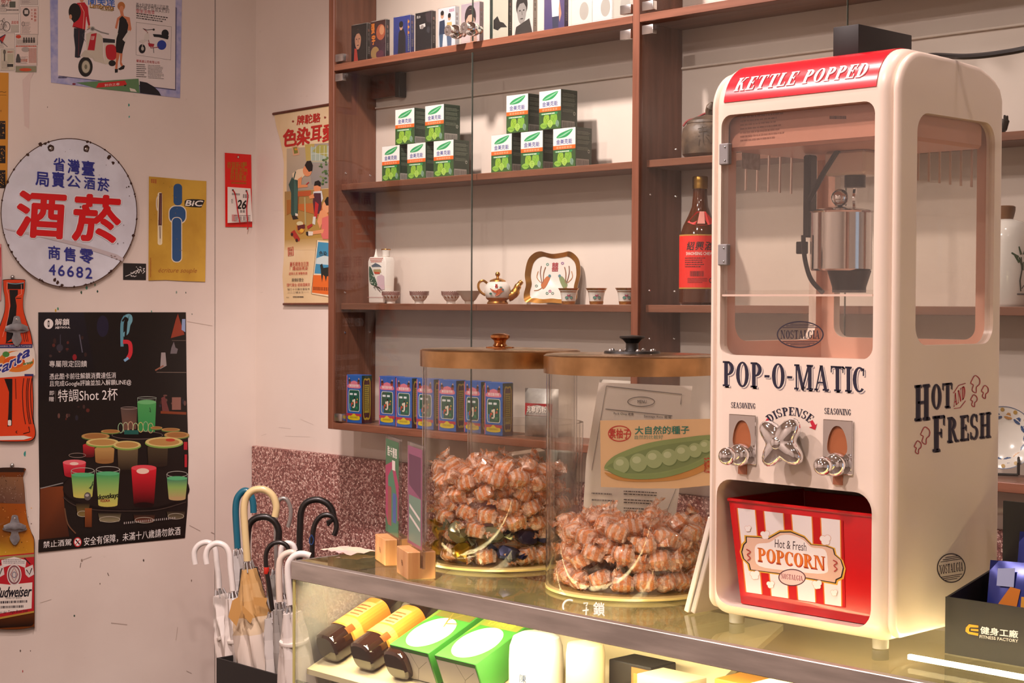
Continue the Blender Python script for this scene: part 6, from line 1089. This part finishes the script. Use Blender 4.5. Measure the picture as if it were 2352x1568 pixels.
# the outline runs bottom-front -> top -> back, so its inside lies on the +n side for this orientation
sgn = 1 if insetprof(prof, .01)[20][1] < prof[20][1] else -1
n = len(prof); vs = []; fs = []
for x, d in sts: vs += [(x, y, z) for y, z in insetprof(prof, sgn*d)]
for k in range(len(sts)-1):
    for i in range(n): j = (i+1) % n; fs.append((k*n+i, k*n+j, (k+1)*n+j, (k+1)*n+i))
fs += [list(range(n)), [(len(sts)-1)*n+i for i in range(n)]]
shell = MB().add(vs, fs).mesh('shell', 0)
WX0, WX1, WZ0, WZ1 = -1.2245, -1.0115, Z(-.059), Z(.224)
def pr(pts, fn, a, b): return MB().prism(pts, fn, a, b).mesh('c', 0)
fxz = lambda x, z, n: (x, n, z); fyz = lambda y, z, n: (n, y, z)
KX0, KX1, KZ0, KZ1 = -1.2285, -1.0105, Z(-.356), Z(-.206)
SW = (1.571, 1.737, Z(-.0435), Z(.213))
cut = [pr(rrect(WX0, WX1, WZ0, WZ1, .014), fxz, 1.50, 1.60), MB().box(MX0+.011, MX1-.011, MY0+.014, MY1-.013, Z(-.066), Z(.236)).mesh('c', 0), pr(rrect(SW[0], SW[1], SW[2], SW[3], .022), fyz, MX1-.03, MX1+.02), pr(rrect(SW[0], SW[1], SW[2], SW[3], .022), fyz, MX0-.02, MX0+.03), pr(rrect(MX0+.03, MX1-.03, Z(-.04), Z(.2), .015), fxz, MY1-.03, MY1+.03), pr(rrect(KX0, KX1, KZ0, KZ1, .022), fxz, 1.50, 1.735)]
shell = boolean(shell, cut)
shell.materials.clear(); shell.materials.append(K['cream']); K['salmon'] = mat('bounce tinted inner plastic', 'e2b49c', .4); shell.materials.append(K['salmon'])  # chamber faces: cream plastic with warm bounced light painted in as salmon
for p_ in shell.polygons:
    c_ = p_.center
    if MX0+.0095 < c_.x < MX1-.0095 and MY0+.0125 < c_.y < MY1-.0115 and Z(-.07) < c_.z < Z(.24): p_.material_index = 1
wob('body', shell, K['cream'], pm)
hd = wob('ceiling_cover', rbox('ceiling_cover', MX0+.0125, MX1-.0125, MY0+.022, MY1-.03, Z(.184), Z(.2358), .004, 1), mat('salmon ceiling cover', 'd89c84', .35), pm)
I = Ink(lambda x, y, n: onY(x, y, MY0+.022-n), .0004); I.dash(1700, 268, 1800, 330, 7, 'a0654e', .4, .02, .1, -.1); I.dash(1905, 266, 1948, 278, 1, '6a4438', .6); ob('warning_print', I.mb.mesh('warning_print', 0, fix=False), K['ink'], hd)
def arcp(s):   # arc length along the hood from the foot of the red band
    a = s/.052; z0 = Z(.238)
    if s < 0: return MY0, Z(.233)+s, (-1, 0)
    if a > PI/2: return MY0+.052+(s-.052*PI/2), Z(.285), (0, 1)
    return MY0+.052*(1-math.cos(a)), Z(.233)+.052*math.sin(a), (-math.cos(a), math.sin(a))
def hood(x, s, n): y, z, q = arcp(s); return (x, y+q[0]*n, z+q[1]*n)
B0, B1, S0, S1 = -1.2205, -1.010, .006, .098
ns = 16; gr = [[hood(B0+(B1-B0)*i/6, S0+(S1-S0)*j/ns, .0012) for i in range(7)] for j in range(ns+1)]; vs = [p for r in gr for p in r]; m = MB().add(vs, [(j*7+i, j*7+i+1, j*7+i+8, j*7+i+7) for j in range(ns) for i in range(6)])
for r0, r1 in ((0, 1),): pass
ed = [hood(B0, S0+(S1-S0)*j/ns, -.001) for j in range(ns+1)]; b = len(m.v); m.v += ed; m.f += [[j*7, (j+1)*7, b+j+1, b+j] for j in range(ns)]; m.m += [0]*ns; m.c += [None]*ns
ed = [hood(B1, S0+(S1-S0)*j/ns, -.001) for j in range(ns+1)]; b = len(m.v); m.v += ed; m.f += [[j*7+6, (j+1)*7+6, b+j+1, b+j] for j in range(ns)]; m.m += [0]*ns; m.c += [None]*ns
ed = [hood(B0+(B1-B0)*i/6, S0, -.001) for i in range(7)]; b = len(m.v); m.v += ed; m.f += [[i, i+1, b+i+1, b+i] for i in range(6)]; m.m += [0]*6; m.c += [None]*6
hb_ = wob('header_band', m.mesh('header_band', 50), K['redt'], pm)
I = Ink(lambda x, y, n: hood(x, y, n), .0016, .00002); I2 = Ink(lambda x, y, n: hood(x, -y, n), .0016, .00002)
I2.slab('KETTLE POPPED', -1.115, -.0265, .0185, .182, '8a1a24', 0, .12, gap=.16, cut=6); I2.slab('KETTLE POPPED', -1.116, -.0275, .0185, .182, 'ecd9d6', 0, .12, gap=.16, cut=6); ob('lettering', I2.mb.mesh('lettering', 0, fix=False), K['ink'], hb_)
# windows
K['mclear'] = thinglass('clear machine window', (.96, .945, .925), 1.45, haze=.025)
zd = onY(1700, 678, MY0).z
dw = wob('upper_door', rbox('upper_door', WX0+.0015, WX1-.0015, MY0+.003, MY0+.006, zd, WZ1-.002, .001, 1), K['mclear'], pm); K['lip'] = mat('clear door edge', 'd9bfae', .2, coat=.5)
ob('door_edge', MB().box(WX0+.002, WX1-.002, MY0+.0015, MY0+.0065, zd-.0012, zd+.0012).mesh('door_edge', 0), K['lip'], dw)
for x, y in ((1665, 354), (1662, 585)):
    q = onY(x, y, MY0); h = ob('hinge', rbox('hinge', q.x-.0065, q.x+.0075, MY0-.0035, MY0+.004, q.z-.0125, q.z+.0125, .001, 1), mat('grey hinge plastic', '8f8c8c', .4), dw)
    for s in (-1, 1): ob('screw', MB().ball((q.x+.003, MY0-.0035, q.z+s*.008), .0013, 8), K['steel'], h)
wob('lower_window', MB().box(WX0+.0005, WX1-.0005, MY0+.0085, MY0+.0115, WZ0+.0005, zd+.006).mesh('lower_window', 0), K['mclear'], pm)
def vent(parent, pts, fn):
    for a, b in pts: ob('vent_slot', MB().tube([fn(*a), fn(*b)], .0017, 8), K['lip'], parent)
lw = wob('side_window', MB().box(MX0+.004, MX0+.0065, SW[0]-.003, SW[1]+.003, SW[2]-.003, SW[3]+.003).mesh('side_window', 0), K['mclear'], pm); rw = wob('side_window', MB().box(MX1-.0065, MX1-.004, SW[0]-.003, SW[1]+.003, SW[2]-.003, SW[3]+.003).mesh('side_window', 0), K['mclear'], pm); bw = wob('rear_window', MB().box(MX0+.028, MX1-.028, MY1-.012, MY1-.0095, Z(-.042), Z(.202)).mesh('rear_window', 0), K['mclear'], pm)
XV = MX0+.0075
for k in range(5): x = 1715+k*26; ob('vent_slot', MB().tube([onX(x, 332+k*3, XV), onX(x-2, 437+k*2, XV)], .0015, 8), K['lip'], lw)
YV = MY1-.0135
for k in range(6): x = 2110+k*24.5; ob('vent_slot', MB().tube([onY(x, 292+k*4, YV), onY(x-1, 415+k*3, YV)], .0015, 8), K['lip'], bw)
# printed lettering on the front and the side
ff = lambda x, y, n: onY(x, y, MY0-n); INK = '1d1830'
I = Ink(ff, .0003)
def popo(dx, dy, c):
    for ch, x, y, w in (('P', 1682, 860, 46), ('O', 1725, 861, 34), ('P', 1762, 863, 40)): pass
    I.slab('POP-O-MATIC', 1823+dx, 865+dy, 58, 326, c, .045, gap=.1)
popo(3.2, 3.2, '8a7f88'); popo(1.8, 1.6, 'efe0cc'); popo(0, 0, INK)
I.slab('SEASONING', 1707, 931, 13, 56, INK, .05); I.slab('SEASONING', 1924, 945, 14, 61, INK, .06)
cxk, cyk = 1800, 1012
I.slab('DISPENSE', cxk+14, cyk+6, 19, 110, INK, arc=74)
I.poly([(1754, 972), (1762, 960), (1766, 963), (1759, 975)], 'c01c34'); I.poly([(1860, 968), (1866, 964), (1873, 976), (1877, 972), (1872, 987), (1858, 981), (1865, 979)], 'c01c34')
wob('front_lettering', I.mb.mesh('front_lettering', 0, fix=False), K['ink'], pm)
def nost(I, cx, cy, rx, ry, c, sl=0, w=3):
    I.ring(cx, cy, rx, ry, w, c, n=48); I.slab('NOSTALGIA', cx, cy, ry*.62, rx*1.66, c, sl)
    for s in (-1, 1):
        for k, f_ in ((.52, .75), (.64, .6), (.76, .42)): I.line([(cx-rx*f_, cy+s*ry*k-sl*rx*f_), (cx+rx*f_, cy+s*ry*k+sl*rx*f_)], 1.6, c)
I = Ink(lambda x, y, n: onY(x, y, MY0+.0085-n), .0003); nost(I, 1838, 768, 54, 31, '2a2230'); wob('window_badge', I.mb.mesh('window_badge', 0, fix=False), K['ink'], pm)
MXS = MX1-.0002; fsd = lambda x, y, n: onX(x, y, MX1+n); I = Ink(fsd, .0004)
def hf_(dx, dy, c):
    I.slab('H', 2117+dx, 924+dy, 82, 33, c, -.1); I.slab('OT', 2163+dx, 909+dy, 57, 47, c, -.1); I.slab('F', 2156+dx, 995+dy, 82, 28, c, -.12); I.slab('RESH', 2225+dx, 981+dy, 58, 98, c, -.13)
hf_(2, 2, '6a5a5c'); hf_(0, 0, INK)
I.slab('AND', 2204, 909, 30, 27, 'b5202e', -.8); I.line([(2190, 903), (2202, 885), (2218, 880)], 1.6, 'a82a34'); I.line([(2191, 938), (2206, 936), (2218, 920)], 1.6, 'a82a34')
for x, y, s in ((2240, 882, 20), (2262, 900, 15), (2237, 920, 14), (2125, 1000, 20), (2108, 1027, 15)): I.line([(x-s*.35, y-s*.5), (x, y-s), (x+s*.5, y-s*.6), (x+s*.5, y), (x+s*.15, y+s*.35), (x+s*.1, y+s), (x-s*.35, y+s*.7), (x-s*.2, y+s*.1), (x-s*.5, y-s*.1)], 2, 'a8323c', True, 3)
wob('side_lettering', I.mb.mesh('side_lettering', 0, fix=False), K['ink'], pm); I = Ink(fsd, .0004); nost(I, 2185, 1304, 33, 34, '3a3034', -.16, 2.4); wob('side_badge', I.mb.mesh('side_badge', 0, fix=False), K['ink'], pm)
for x, y, r in ((2078, 1012, 4), (2063, 1303, 5), (2072, 1240, 2), (2155, 1213, 3)): pass
# seasoning dispensers
for x0, x1, y0, y1, dx in ((1677, 1738, 950, 1084, 0), (1893, 1960, 962, 1107, 0)):
    a = onY(x0, y0, MY0); b_ = onY(x1, y1, MY0); zt, zb = a.z, onY(x0, y1-22, MY0).z; xm = (a.x+b_.x)/2; w2 = (b_.x-a.x)/2
    pl_ = wob('seasoning_plate', boolean(rbox('seasoning_plate', a.x, b_.x, MY0-.003, MY0, zb, zt, .0008, 1), [pr(smoothpts([(xm-w2*.62, zt-.036), (xm-w2*.62, zt-.022), (xm-w2*.35, zt-.010), (xm, zt-.0065), (xm+w2*.35, zt-.010), (xm+w2*.62, zt-.022), (xm+w2*.62, zt-.036), (xm, zt-.042)], 5, True), fxz, MY0-.01, MY0+.002)]), K['chrome'], pm)
    ob('window_back', MB().box(xm-w2*.7, xm+w2*.7, MY0-.0006, MY0-.0002, zt-.045, zt-.006).mesh('window_back', 0), mat('brown inner hopper', 'a8623c', .35), pl_)
    ax = Matrix.Rotation(PI/2, 3, 'X'); kz = zb+.011
    ob('plunger', MB().lathe([(.013, 0), (.0135, .006), (.012, .010), (.0095, .012), (.0055, .0135), (.005, .022), (.001, .022)], 24, 0, (xm+.001, MY0-.003, kz), axis=ax), K['chrome'], pl_); ob('plunger_ball', MB().ball((xm+.001, MY0-.031, kz), .0105, 20), K['chrome'], pl_)
    ob('spout', MB().box(xm-.006, xm+.006, MY0-.002, MY0+.012, zb-.012, zb).mesh('spout', 0), mat('salmon plastic spout', 'c07a5a', .4), pl_)
# dispense knob: four-lobed chrome star
q = onY(1818, 1014, MY0); nl = 48; vs = []; fs = []; lv = [(0, .45), (-.010, .5), (-.012, .9), (-.017, 1.0), (-.024, .98), (-.028, .82), (-.030, .5), (-.031, .2)]
for k, (yy, s) in enumerate(lv):
    for i in range(nl): a = 2*PI*i/nl; r = s*(.0265+.0075*math.cos(4*(a-PI/4-.12)))*(1 if k > 1 else .9); vs.append((q.x+r*math.cos(a), MY0+yy, q.z+r*math.sin(a)))
for k in range(len(lv)-1):
    for i in range(nl): j = (i+1) % nl; fs.append((k*nl+i, k*nl+j, (k+1)*nl+j, (k+1)*nl+i))
fs.append([(len(lv)-1)*nl+i for i in range(nl)]); kn = wob('dispense_knob', MB().add(vs, fs).mesh('dispense_knob', 60), K['chrome'], pm); ob('knob_cap', MB().ball((q.x, MY0-.0305, q.z), .007, 14, sc=(1, .35, 1)), K['chrome'], kn)
# kettle inside
kc = onY(1932, 550, 1.655); kx, ky = kc.x, 1.655; kb, kt = onY(1932, 622, ky).z, onY(1932, 486, ky).z; kr = .0365
ke = wob('kettle', MB().lathe([(.001, kb), (kr-.002, kb), (kr, kb+.002), (kr, kt-.002), (kr+.002, kt), (kr-.001, kt+.0015), (.012, kt+.006), (.001, kt+.007)], 40, 0, (kx, ky, 0)), K['steel2'] if 'steel2' in K else mat('polished kettle steel', (.7, .69, .68), .12, 1), pm)
ob('lid_knob', MB().ball((kx+.006, ky-.012, kt+.016), .0105, 18), K['chrome'], ke); ob('lid_disc', MB().lathe([(.001, 0), (.0125, 0), (.0125, .003), (.001, .003)], 24, 0, (kx+.017, ky, kt+.014), axis=Matrix.Rotation(PI/2, 3, 'Y') @ Matrix.Rotation(-.5, 3, 'X')), K['chrome'], ke)
ob('stirrer_rod', MB().tube([(kx+.019, ky, kt+.02), (kx+.019, ky, Z(.157))], .0023, 8), K['chrome'], ke); ob('rod_collar', MB().lathe([(.001, 0), (.0125, 0), (.0125, .014), (.001, .014)], 20, 0, (kx+.019, ky, Z(.141))), K['black'], ke); ob('drive_housing', rbox('drive_housing', kx-.012, kx+.045, ky-.02, ky+.03, Z(.155), Z(.1835), .003, 1), K['cream'], ke)
ob('kettle_base', MB().lathe([(.001, kb-.026), (.02, kb-.026), (.02, kb-.02), (.026, kb), (.001, kb)], 20, 0, (kx+.012, ky, 0)), K['black'], ke); ob('bracket', rbox('bracket', kx-kr-.012, kx-kr-.001, ky-.012, ky+.004, kt-.03, kt+.07, .002, 1), K['black'], ke)
ob('handle_clip', rbox('handle_clip', kx-kr-.02, kx-kr-.008, ky-.014, ky-.004, kt-.05, kt-.035, .001, 1), K['black'], ke); ob('power_strap', MB().tube([onY(1925, 345, ky-.02), onY(1890, 400, ky-.02), onY(1858, 460, ky-.02)], .0035, 8), K['black'], ke); ob('kettle_cord', MB().tube(smoothpts([tuple(onY(x, y, ky-.03)) for x, y in ((1845, 540), (1848, 590), (1862, 640), (1890, 672))], 5), .0028, 8), K['black'], ke)
wob('label_sheet', MB().box(MX0+.0125, MX0+.0132, 1.58, 1.615, Z(.165), Z(.195)).mesh('label_sheet', 0), mat('worn foil label', 'b0a294', .5, noise=.3, nscale=200), pm)
# red bucket
gy = MY0+.013
def bk(x, y): q = onY(x, y, gy); return q.x, q.z
xl0, zt0 = bk(1673, 1150); xr0, _ = bk(1997, 1180); zb0 = KZ0+.0006; zt0 = Z(-.232); xl1, _ = bk(1694, 1380); xr1 = -1.02; xr0 = -1.0125; dp = .15; th = .003
bu = thing('popcorn_bucket', 'red plastic popcorn bucket with striped label inside the machine opening', 'bucket', ((xl0+xr0)/2, gy+dp/2, zb0)); bo = wob('tub', MB().add([(xl1, gy+.006, zb0), (xr1, gy+.006, zb0), (xr1, gy+dp-.008, zb0), (xl1, gy+dp-.008, zb0), (xl0, gy, zt0), (xr0, gy, zt0), (xr0, gy+dp, zt0), (xl0, gy+dp, zt0), (xl0+th, gy+th, zt0), (xr0-th, gy+th, zt0), (xr0-th, gy+dp-th, zt0), (xl0+th, gy+dp-th, zt0), (xl1+th, gy+.006+th, zb0+th), (xr1-th, gy+.006+th, zb0+th), (xr1-th, gy+dp-.008-th, zb0+th), (xl1+th, gy+dp-.008-th, zb0+th)],
    [(0, 1, 2, 3), (12, 13, 14, 15)]+[(i, (i+1) % 4, 4+(i+1) % 4, 4+i) for i in range(4)]+[(4+i, 4+(i+1) % 4, 8+(i+1) % 4, 8+i) for i in range(4)]+[(8+i, 8+(i+1) % 4, 12+(i+1) % 4, 12+i) for i in range(4)]).mesh('tub', 0), K['red'], bu)
bevmesh(bo.data, .003, 2)
wob('rim', MB().tube([(xl0, gy, zt0), (xr0, gy, zt0)], .0022, 8).tube([(xl0, gy, zt0), (xl0, gy+dp, zt0)], .0022, 8).mesh('rim'), K['red'], bu)
sl_ = .006/(zt0-zb0); fb = lambda x, y, n: (lambda q: Vector((q.x, gy+(zt0-q.z)*sl_-n-.0002, q.z)))(onY(x, y, gy+.003))
cb = crop(1620, 1080, 3.213); I = Ink(lambda x, y, n: fb(*cb(x, y), n), .0006)
I.poly([(235, 272), (1028, 368), (1028, 1015), (290, 900)], 'b81218')
for a, b, c, d in ((252, 378, 298, 410), (448, 585, 485, 606), (652, 796, 682, 806), (868, 1006, 878, 998)):
    sy = lambda x: 275+(x-252)*.118; by = lambda x: 898+(x-298)*.152
    I.poly([(a-8, sy(a)), (b+8, sy(b)), (d+8, by(d)), (c-8, by(c))], 'd87a2c'); I.poly([(a, sy(a)), (b, sy(b)), (d, by(d)), (c, by(c))], 'e6dcd8')
def pop(x, y, s): 
    for dx, dy, r in ((-.4, -.3, .5), (.35, -.35, .55), (-.1, .2, .55), (.3, .3, .4)): I.ell(x+dx*s, y+dy*s, r*s, r*s, 'd8a890', 14)
    for dx, dy, r in ((-.4, -.3, .43), (.35, -.35, .48), (-.1, .2, .48), (.3, .3, .33)): I.ell(x+dx*s, y+dy*s, r*s, r*s, 'ece4de', 14)
bd = [(305, 485), (400, 490), (470, 500), (560, 450), (640, 448), (740, 490), (790, 545), (900, 555), (955, 575), (965, 620), (1010, 660), (1028, 720), (1010, 790), (970, 810), (965, 835), (740, 795), (560, 765), (330, 735), (320, 690), (280, 650), (268, 600), (285, 545), (305, 525)]
I.poly(inset(bd, (1.03, 1.06), 640, 640), 'd8a43a'); I.poly(bd, '2a2420'); I.poly(inset(bd, (.975, .955), 640, 640), 'dcb49c'); I.poly(smoothpts([(385, 545), (480, 530), (560, 480), (640, 475), (730, 510), (790, 565), (890, 585), (905, 690), (880, 760), (620, 740), (400, 705), (370, 620)], 4, True), 'ece2dc')
I.text('Hot & Fresh', 636, 550, 62, 232, '3a2a2c', .12, .05); I.slab('POPCORN', 640, 655, 106, 500, 'a8281c', .135, gap=.03)
for k in (1,): I.slab('POPCORN', 637, 650, 98, 494, 'd9742c', .135, gap=.04)
I.ell(640, 790, 102, 64, '5a3038', 30); I.ell(640, 790, 94, 56, 'e0c0b8', 30); I.slab('NOSTALGIA', 640, 788, 38, 160, '8a2a34', .12)
for x, y, s in ((450, 478, 40), (895, 515, 48), (365, 775, 42), (480, 845, 34), (825, 845, 42), (325, 430, 28), (950, 905, 30)): pop(x, y, s)
for x, y in ((325, 620), (965, 700)): I.line([(x-15, y-40), (x+15, y-20), (x-10, y), (x+12, y+25), (x-10, y+45)], 8, 'a83a34', sm=3)
wob('label_print', I.mb.mesh('label_print', 0, fix=False), K['inkg'], bu)
for x, y in ((MX0+.03, MY0+.025), (MX1-.03, MY0+.025), (MX0+.03, MY1-.03), (MX1-.03, MY1-.03)): wob('foot', MB().lathe([(.001, CZ+.0004), (.009, CZ+.0004), (.0095, mz0+.004), (.001, mz0+.004)], 16, 0, (x, y, 0)), mat('grey rubber foot', '9a958c', .6), pm)
# power adapter and its cable on top
a0 = onY(1913, 100, 1.60); ax1 = -1.081; ad = thing('power_adapter', 'black power adapter box lying on top of the popcorn machine', 'adapter', ((a0.x+ax1)/2, 1.655, Z(.2862)))
wob('case', rbox('case', a0.x, ax1, 1.60, 1.712, Z(.2864), Z(.324), .0012, 2), K['blackm'], ad)
wob('cable', MB().tube(smoothpts([(ax1, 1.705, Z(.293)), tuple(onX(2140, 128, -1.03)), tuple(onX(2220, 130, -.97)), tuple(onX(2300, 122, -.92)), tuple(onX(2380, 105, -.88)), tuple(onX(2500, 60, -.85))], 6), .0034, 8), K['black'], ad)
# ================================================================== umbrellas in their stand
cu = crop(420, 1080, 3.213)
s0 = onY(497, 1510, 2.5); SX0, SY0, SZT = s0.x, 2.5, s0.z; SX1, SY1 = SX0+.62, 2.80
us = thing('umbrella_stand', 'matt black rectangular umbrella stand below the wainscot wall', 'umbrella stand', (SX0, SY0, 0))
for n_, a in (('front_panel', (SX0, SX1, SY0, SY0+.006, .004, SZT)), ('rear_panel', (SX0, SX1, SY1-.006, SY1, .004, SZT)), ('side_panel', (SX0, SX0+.006, SY0+.006, SY1-.006, .004, SZT)), ('side_panel', (SX1-.006, SX1, SY0+.006, SY1-.006, .004, SZT)), ('base', (SX0, SX1, SY0, SY1, 0, .004))): wob(n_, rbox(n_, *a, .0008, 1), K['blackm'], us)
K['cloth'] = inkmat('umbrella cloth', .75)
def umbrella(lab, D, handle, r, hm, can=None, tie=None, tip='5a5550', bend=None):
    P = [onD(*cu(x, y), D) for x, y in handle]; end = P[-1]           # tip of hook first, foot of grip last
    base = Vector((end.x+(SX0+.31-end.x)*.3, end.y+(SY0+.15-end.y)*.6, .02)); base.x = min(max(base.x, SX0+.085), SX1-.085); base.y = min(max(base.y, SY0+.09), SY1-.09)
    t = thing('umbrella', lab, 'umbrella', base, group='umbrellas in the black stand')
    wob('handle', MB().tube(smoothpts([tuple(p) for p in P], 6), r, 12), hm, t)
    ax_ = (base-end); L = ax_.length; d = ax_.normalized()
    wob('shaft', MB().tube([end-d*.004, base+Vector((0, 0, .01))], .0045, 8), K['steel'], t)
    if can:
        cols, prof = can; M = d.to_track_quat('Z', 'Y').to_matrix(); rr = [(max(.004, a*1.15), b*L) for a, b in prof]; rnd = random.Random(len(lab))
        ph = rnd.uniform(0, 6); fl = lambda a, k: 1+.2*math.cos(5*a+ph+k*.3)+.1*math.cos(11*a+k*.7+ph)
        N_ = []; C_ = []
        for i in range(len(rr)-1):
            for j in range(3):
                s = j/3; N_.append((rr[i][0]+(rr[i+1][0]-rr[i][0])*s, rr[i][1]+(rr[i+1][1]-rr[i][1])*s)); C_.append(hx(cols[min(i, len(cols)-1)]))
        N_.append(rr[-1]); C_.append(hx(cols[-1]))
        me = MB().lathe(N_, 40, 0, end, cols=C_, fl=fl, axis=M).mesh('canopy', 60); cn = wob('canopy', me, K['cloth'], t)
        tips = MB(); u = d.orthogonal().normalized(); v = d.cross(u)
        for k in range(8):
            a = 2*PI*k/8; o_ = (u*math.cos(a)+v*math.sin(a)); ob('rib_tip', MB().tube([end+d*(.002+.004*(k % 2))+o_*.011, end+d*.03+o_*(rr[0][0]*.9)], .0022, 6), hx_rib, cn)
        if tie: a, w_ = tie; ob('tie_band', MB().lathe([(np_*1.13, a*L+q_) for np_, q_ in ((.034, 0), (.0345, .002), (.0345, w_*.6), (.034, w_*.6+.002))], 24, 0, end, axis=M).mesh('tie_band'), K['paper'], cn)
    return t
hx_rib = mat('silver rib ends', (.6, .6, .6), .3, .8)
WH = mat('white umbrella handle', 'e6e0da', .2, coat=.4); TE = mat('teal umbrella handle', '1a6378', .3, coat=.3); CRM = mat('cream umbrella handle', 'd9c28e', .25, coat=.4); BK = mat('black umbrella handle', '1a1614', .35, coat=.2); SV = mat('silver grey umbrella handle', 'a39c96', .25, .5); IV = mat('ivory umbrella handle', 'dccbbb', .25, coat=.3)
pw_ = [(.018, .03), (.026, .12), (.032, .2), (.042, .36), (.046, .5), (.04, .65), (.028, .8), (.012, .97)]
wt = ['cfc6be', 'd8d0c8', 'd3c9c0', 'cfc4b8', 'c9beb2', 'c9beb2', 'c9beb2', 'c9beb2']
umbrella('umbrella with glossy white hook handle, nearest the pale wall', 4.62, [(92, 692), (84, 640), (88, 590), (120, 548), (170, 530), (215, 545), (240, 590), (250, 680), (262, 780), (268, 868)], .0082, WH, (wt, pw_), (.2, .012))
umbrella('umbrella with glossy white hook handle, second from the pale wall', 4.50, [(176, 690), (170, 630), (186, 575), (230, 542), (275, 540), (318, 565), (344, 620), (352, 720), (362, 810), (370, 888)], .0084, WH, (wt, pw_), (.2, .012))
umbrella('umbrella with teal blue hook handle', 4.72, [(522, 312), (518, 235), (500, 178), (470, 150), (435, 160), (400, 210), (390, 290), (394, 400), (400, 500), (404, 575)], .0098, TE, (['a9a4a0', 'b5afaa', 'b0a8a2'], pw_))
cream = umbrella('umbrella with cream hook handle and tan and white cloth', 4.42, [(680, 342), (690, 270), (668, 195), (620, 150), (565, 138), (510, 152), (468, 200), (452, 280), (456, 400), (466, 540), (476, 668)], .0098, CRM, (['bd955c', 'c09a64', 'bd945a', 'd2bc9c', 'd8cabc', 'd6c8b8', 'd2c6b8', 'cfc4b6'], [(.015, .03), (.021, .08), (.028, .14), (.038, .2), (.044, .26), (.042, .44), (.032, .6), (.012, .97)]))
K['tan'] = mat('tan cloth flap', 'bb8c4c', .7)
for q in ([(365, 960), (415, 930), (430, 1040), (395, 1150), (335, 1080)], [(435, 990), (520, 1075), (500, 1130), (470, 1100), (440, 1040)], [(520, 935), (625, 940), (605, 1010), (530, 990)]): wob('cloth_flap', MB().prism(q, lambda x, y, n: onD(*cu(x, y), 4.36-n), 0, .002).mesh('cloth_flap', 0), K['tan'], cream)
umbrella('umbrella with thick black hook handle behind the cream one', 4.55, [(705, 520), (708, 450), (685, 390), (640, 352), (590, 342), (540, 352), (500, 385), (482, 440), (474, 560), (480, 660)], .0095, BK, (['3a3634', '4a4542', '443f3c'], pw_))
umbrella('umbrella with thin silver grey hook handle against the wainscot', 4.72, [(776, 418), (794, 350), (795, 280), (772, 222), (738, 205), (705, 225), (690, 280), (686, 420), (688, 600), (690, 720)], .0062, SV, (['8a8680', '9a9690', '8f8a84'], pw_))
umbrella('umbrella with slim black hook and red band on its grip', 4.38, [(782, 600), (770, 560), (735, 535), (690, 532), (650, 550), (620, 595), (612, 660), (622, 760), (640, 880), (662, 1035)], .0062, BK, (['b0aaa4', 'bdb6b0', 'c5bdb5'], pw_))
q = onD(*cu(617, 738), 4.38); b = [o for o in PEND if o.get('label', '').startswith('umbrella with slim black')][0]; wob('red_band', MB().lathe([(.0068, -.009), (.0072, -.008), (.0072, .008), (.0068, .009)], 14, 0, q), mat('red grip band', 'c02a1c', .4), b)
umbrella('umbrella with ivory hook handle next to the counter', 4.30, [(832, 612), (800, 604), (755, 618), (720, 655), (710, 720), (710, 800), (712, 890), (716, 968)], .0088, IV, (['8f8a84', '9a948e', '8f8982', '8a847e'], [(.015, .03), (.02, .12), (.024, .2), (.026, .36), (.028, .5), (.026, .65), (.02, .8), (.01, .97)]))
umbrella('umbrella with white hook handle touching the counter corner', 4.20, [(940, 632), (900, 618), (855, 618), (812, 640), (780, 690), (774, 760), (782, 870), (795, 990)], .0088, WH, (wt, pw_), (.14, .012))
umbrella('umbrella with white hook peeping out behind the ivory one', 4.45, [(828, 592), (815, 555), (785, 537), (755, 540), (730, 570), (722, 640), (724, 760), (728, 900)], .0078, WH, (wt, pw_))
umbrella('umbrella with tall matt black hook handle at the wainscot', 4.60, [(1112, 352), (1104, 300), (1070, 248), (1010, 218), (950, 220), (900, 248), (872, 310), (866, 400), (862, 500), (860, 600), (858, 700)], .0093, BK, (['2c2927', '35312e'], pw_))
umbrella('umbrella with short dark bent hook and blue wrist loop', 4.50, [(1116, 480), (1134, 420), (1118, 352), (1070, 328), (1020, 338), (980, 385), (962, 450), (956, 540), (954, 640), (954, 760)], .0072, BK, (['2c2927', '35312e'], pw_))
b = [o for o in PEND if o.get('label', '').startswith('umbrella with short dark')][0]; wob('wrist_loop', MB().tube(smoothpts([tuple(onD(*cu(x, y), 4.48)) for x, y in ((950, 475), (965, 510), (955, 545), (938, 540), (935, 505), (950, 475))], 4), .0016, 6), mat('blue cord', '1c3a6a', .5), b); wob('tassel', MB().tube([onD(*cu(1098, 370), 4.5), onD(*cu(1075, 385), 4.49), onD(*cu(1072, 410), 4.49)], [.006, .008, .003], 8), BK, b)
for o in PEND: S.collection.objects.link(o)
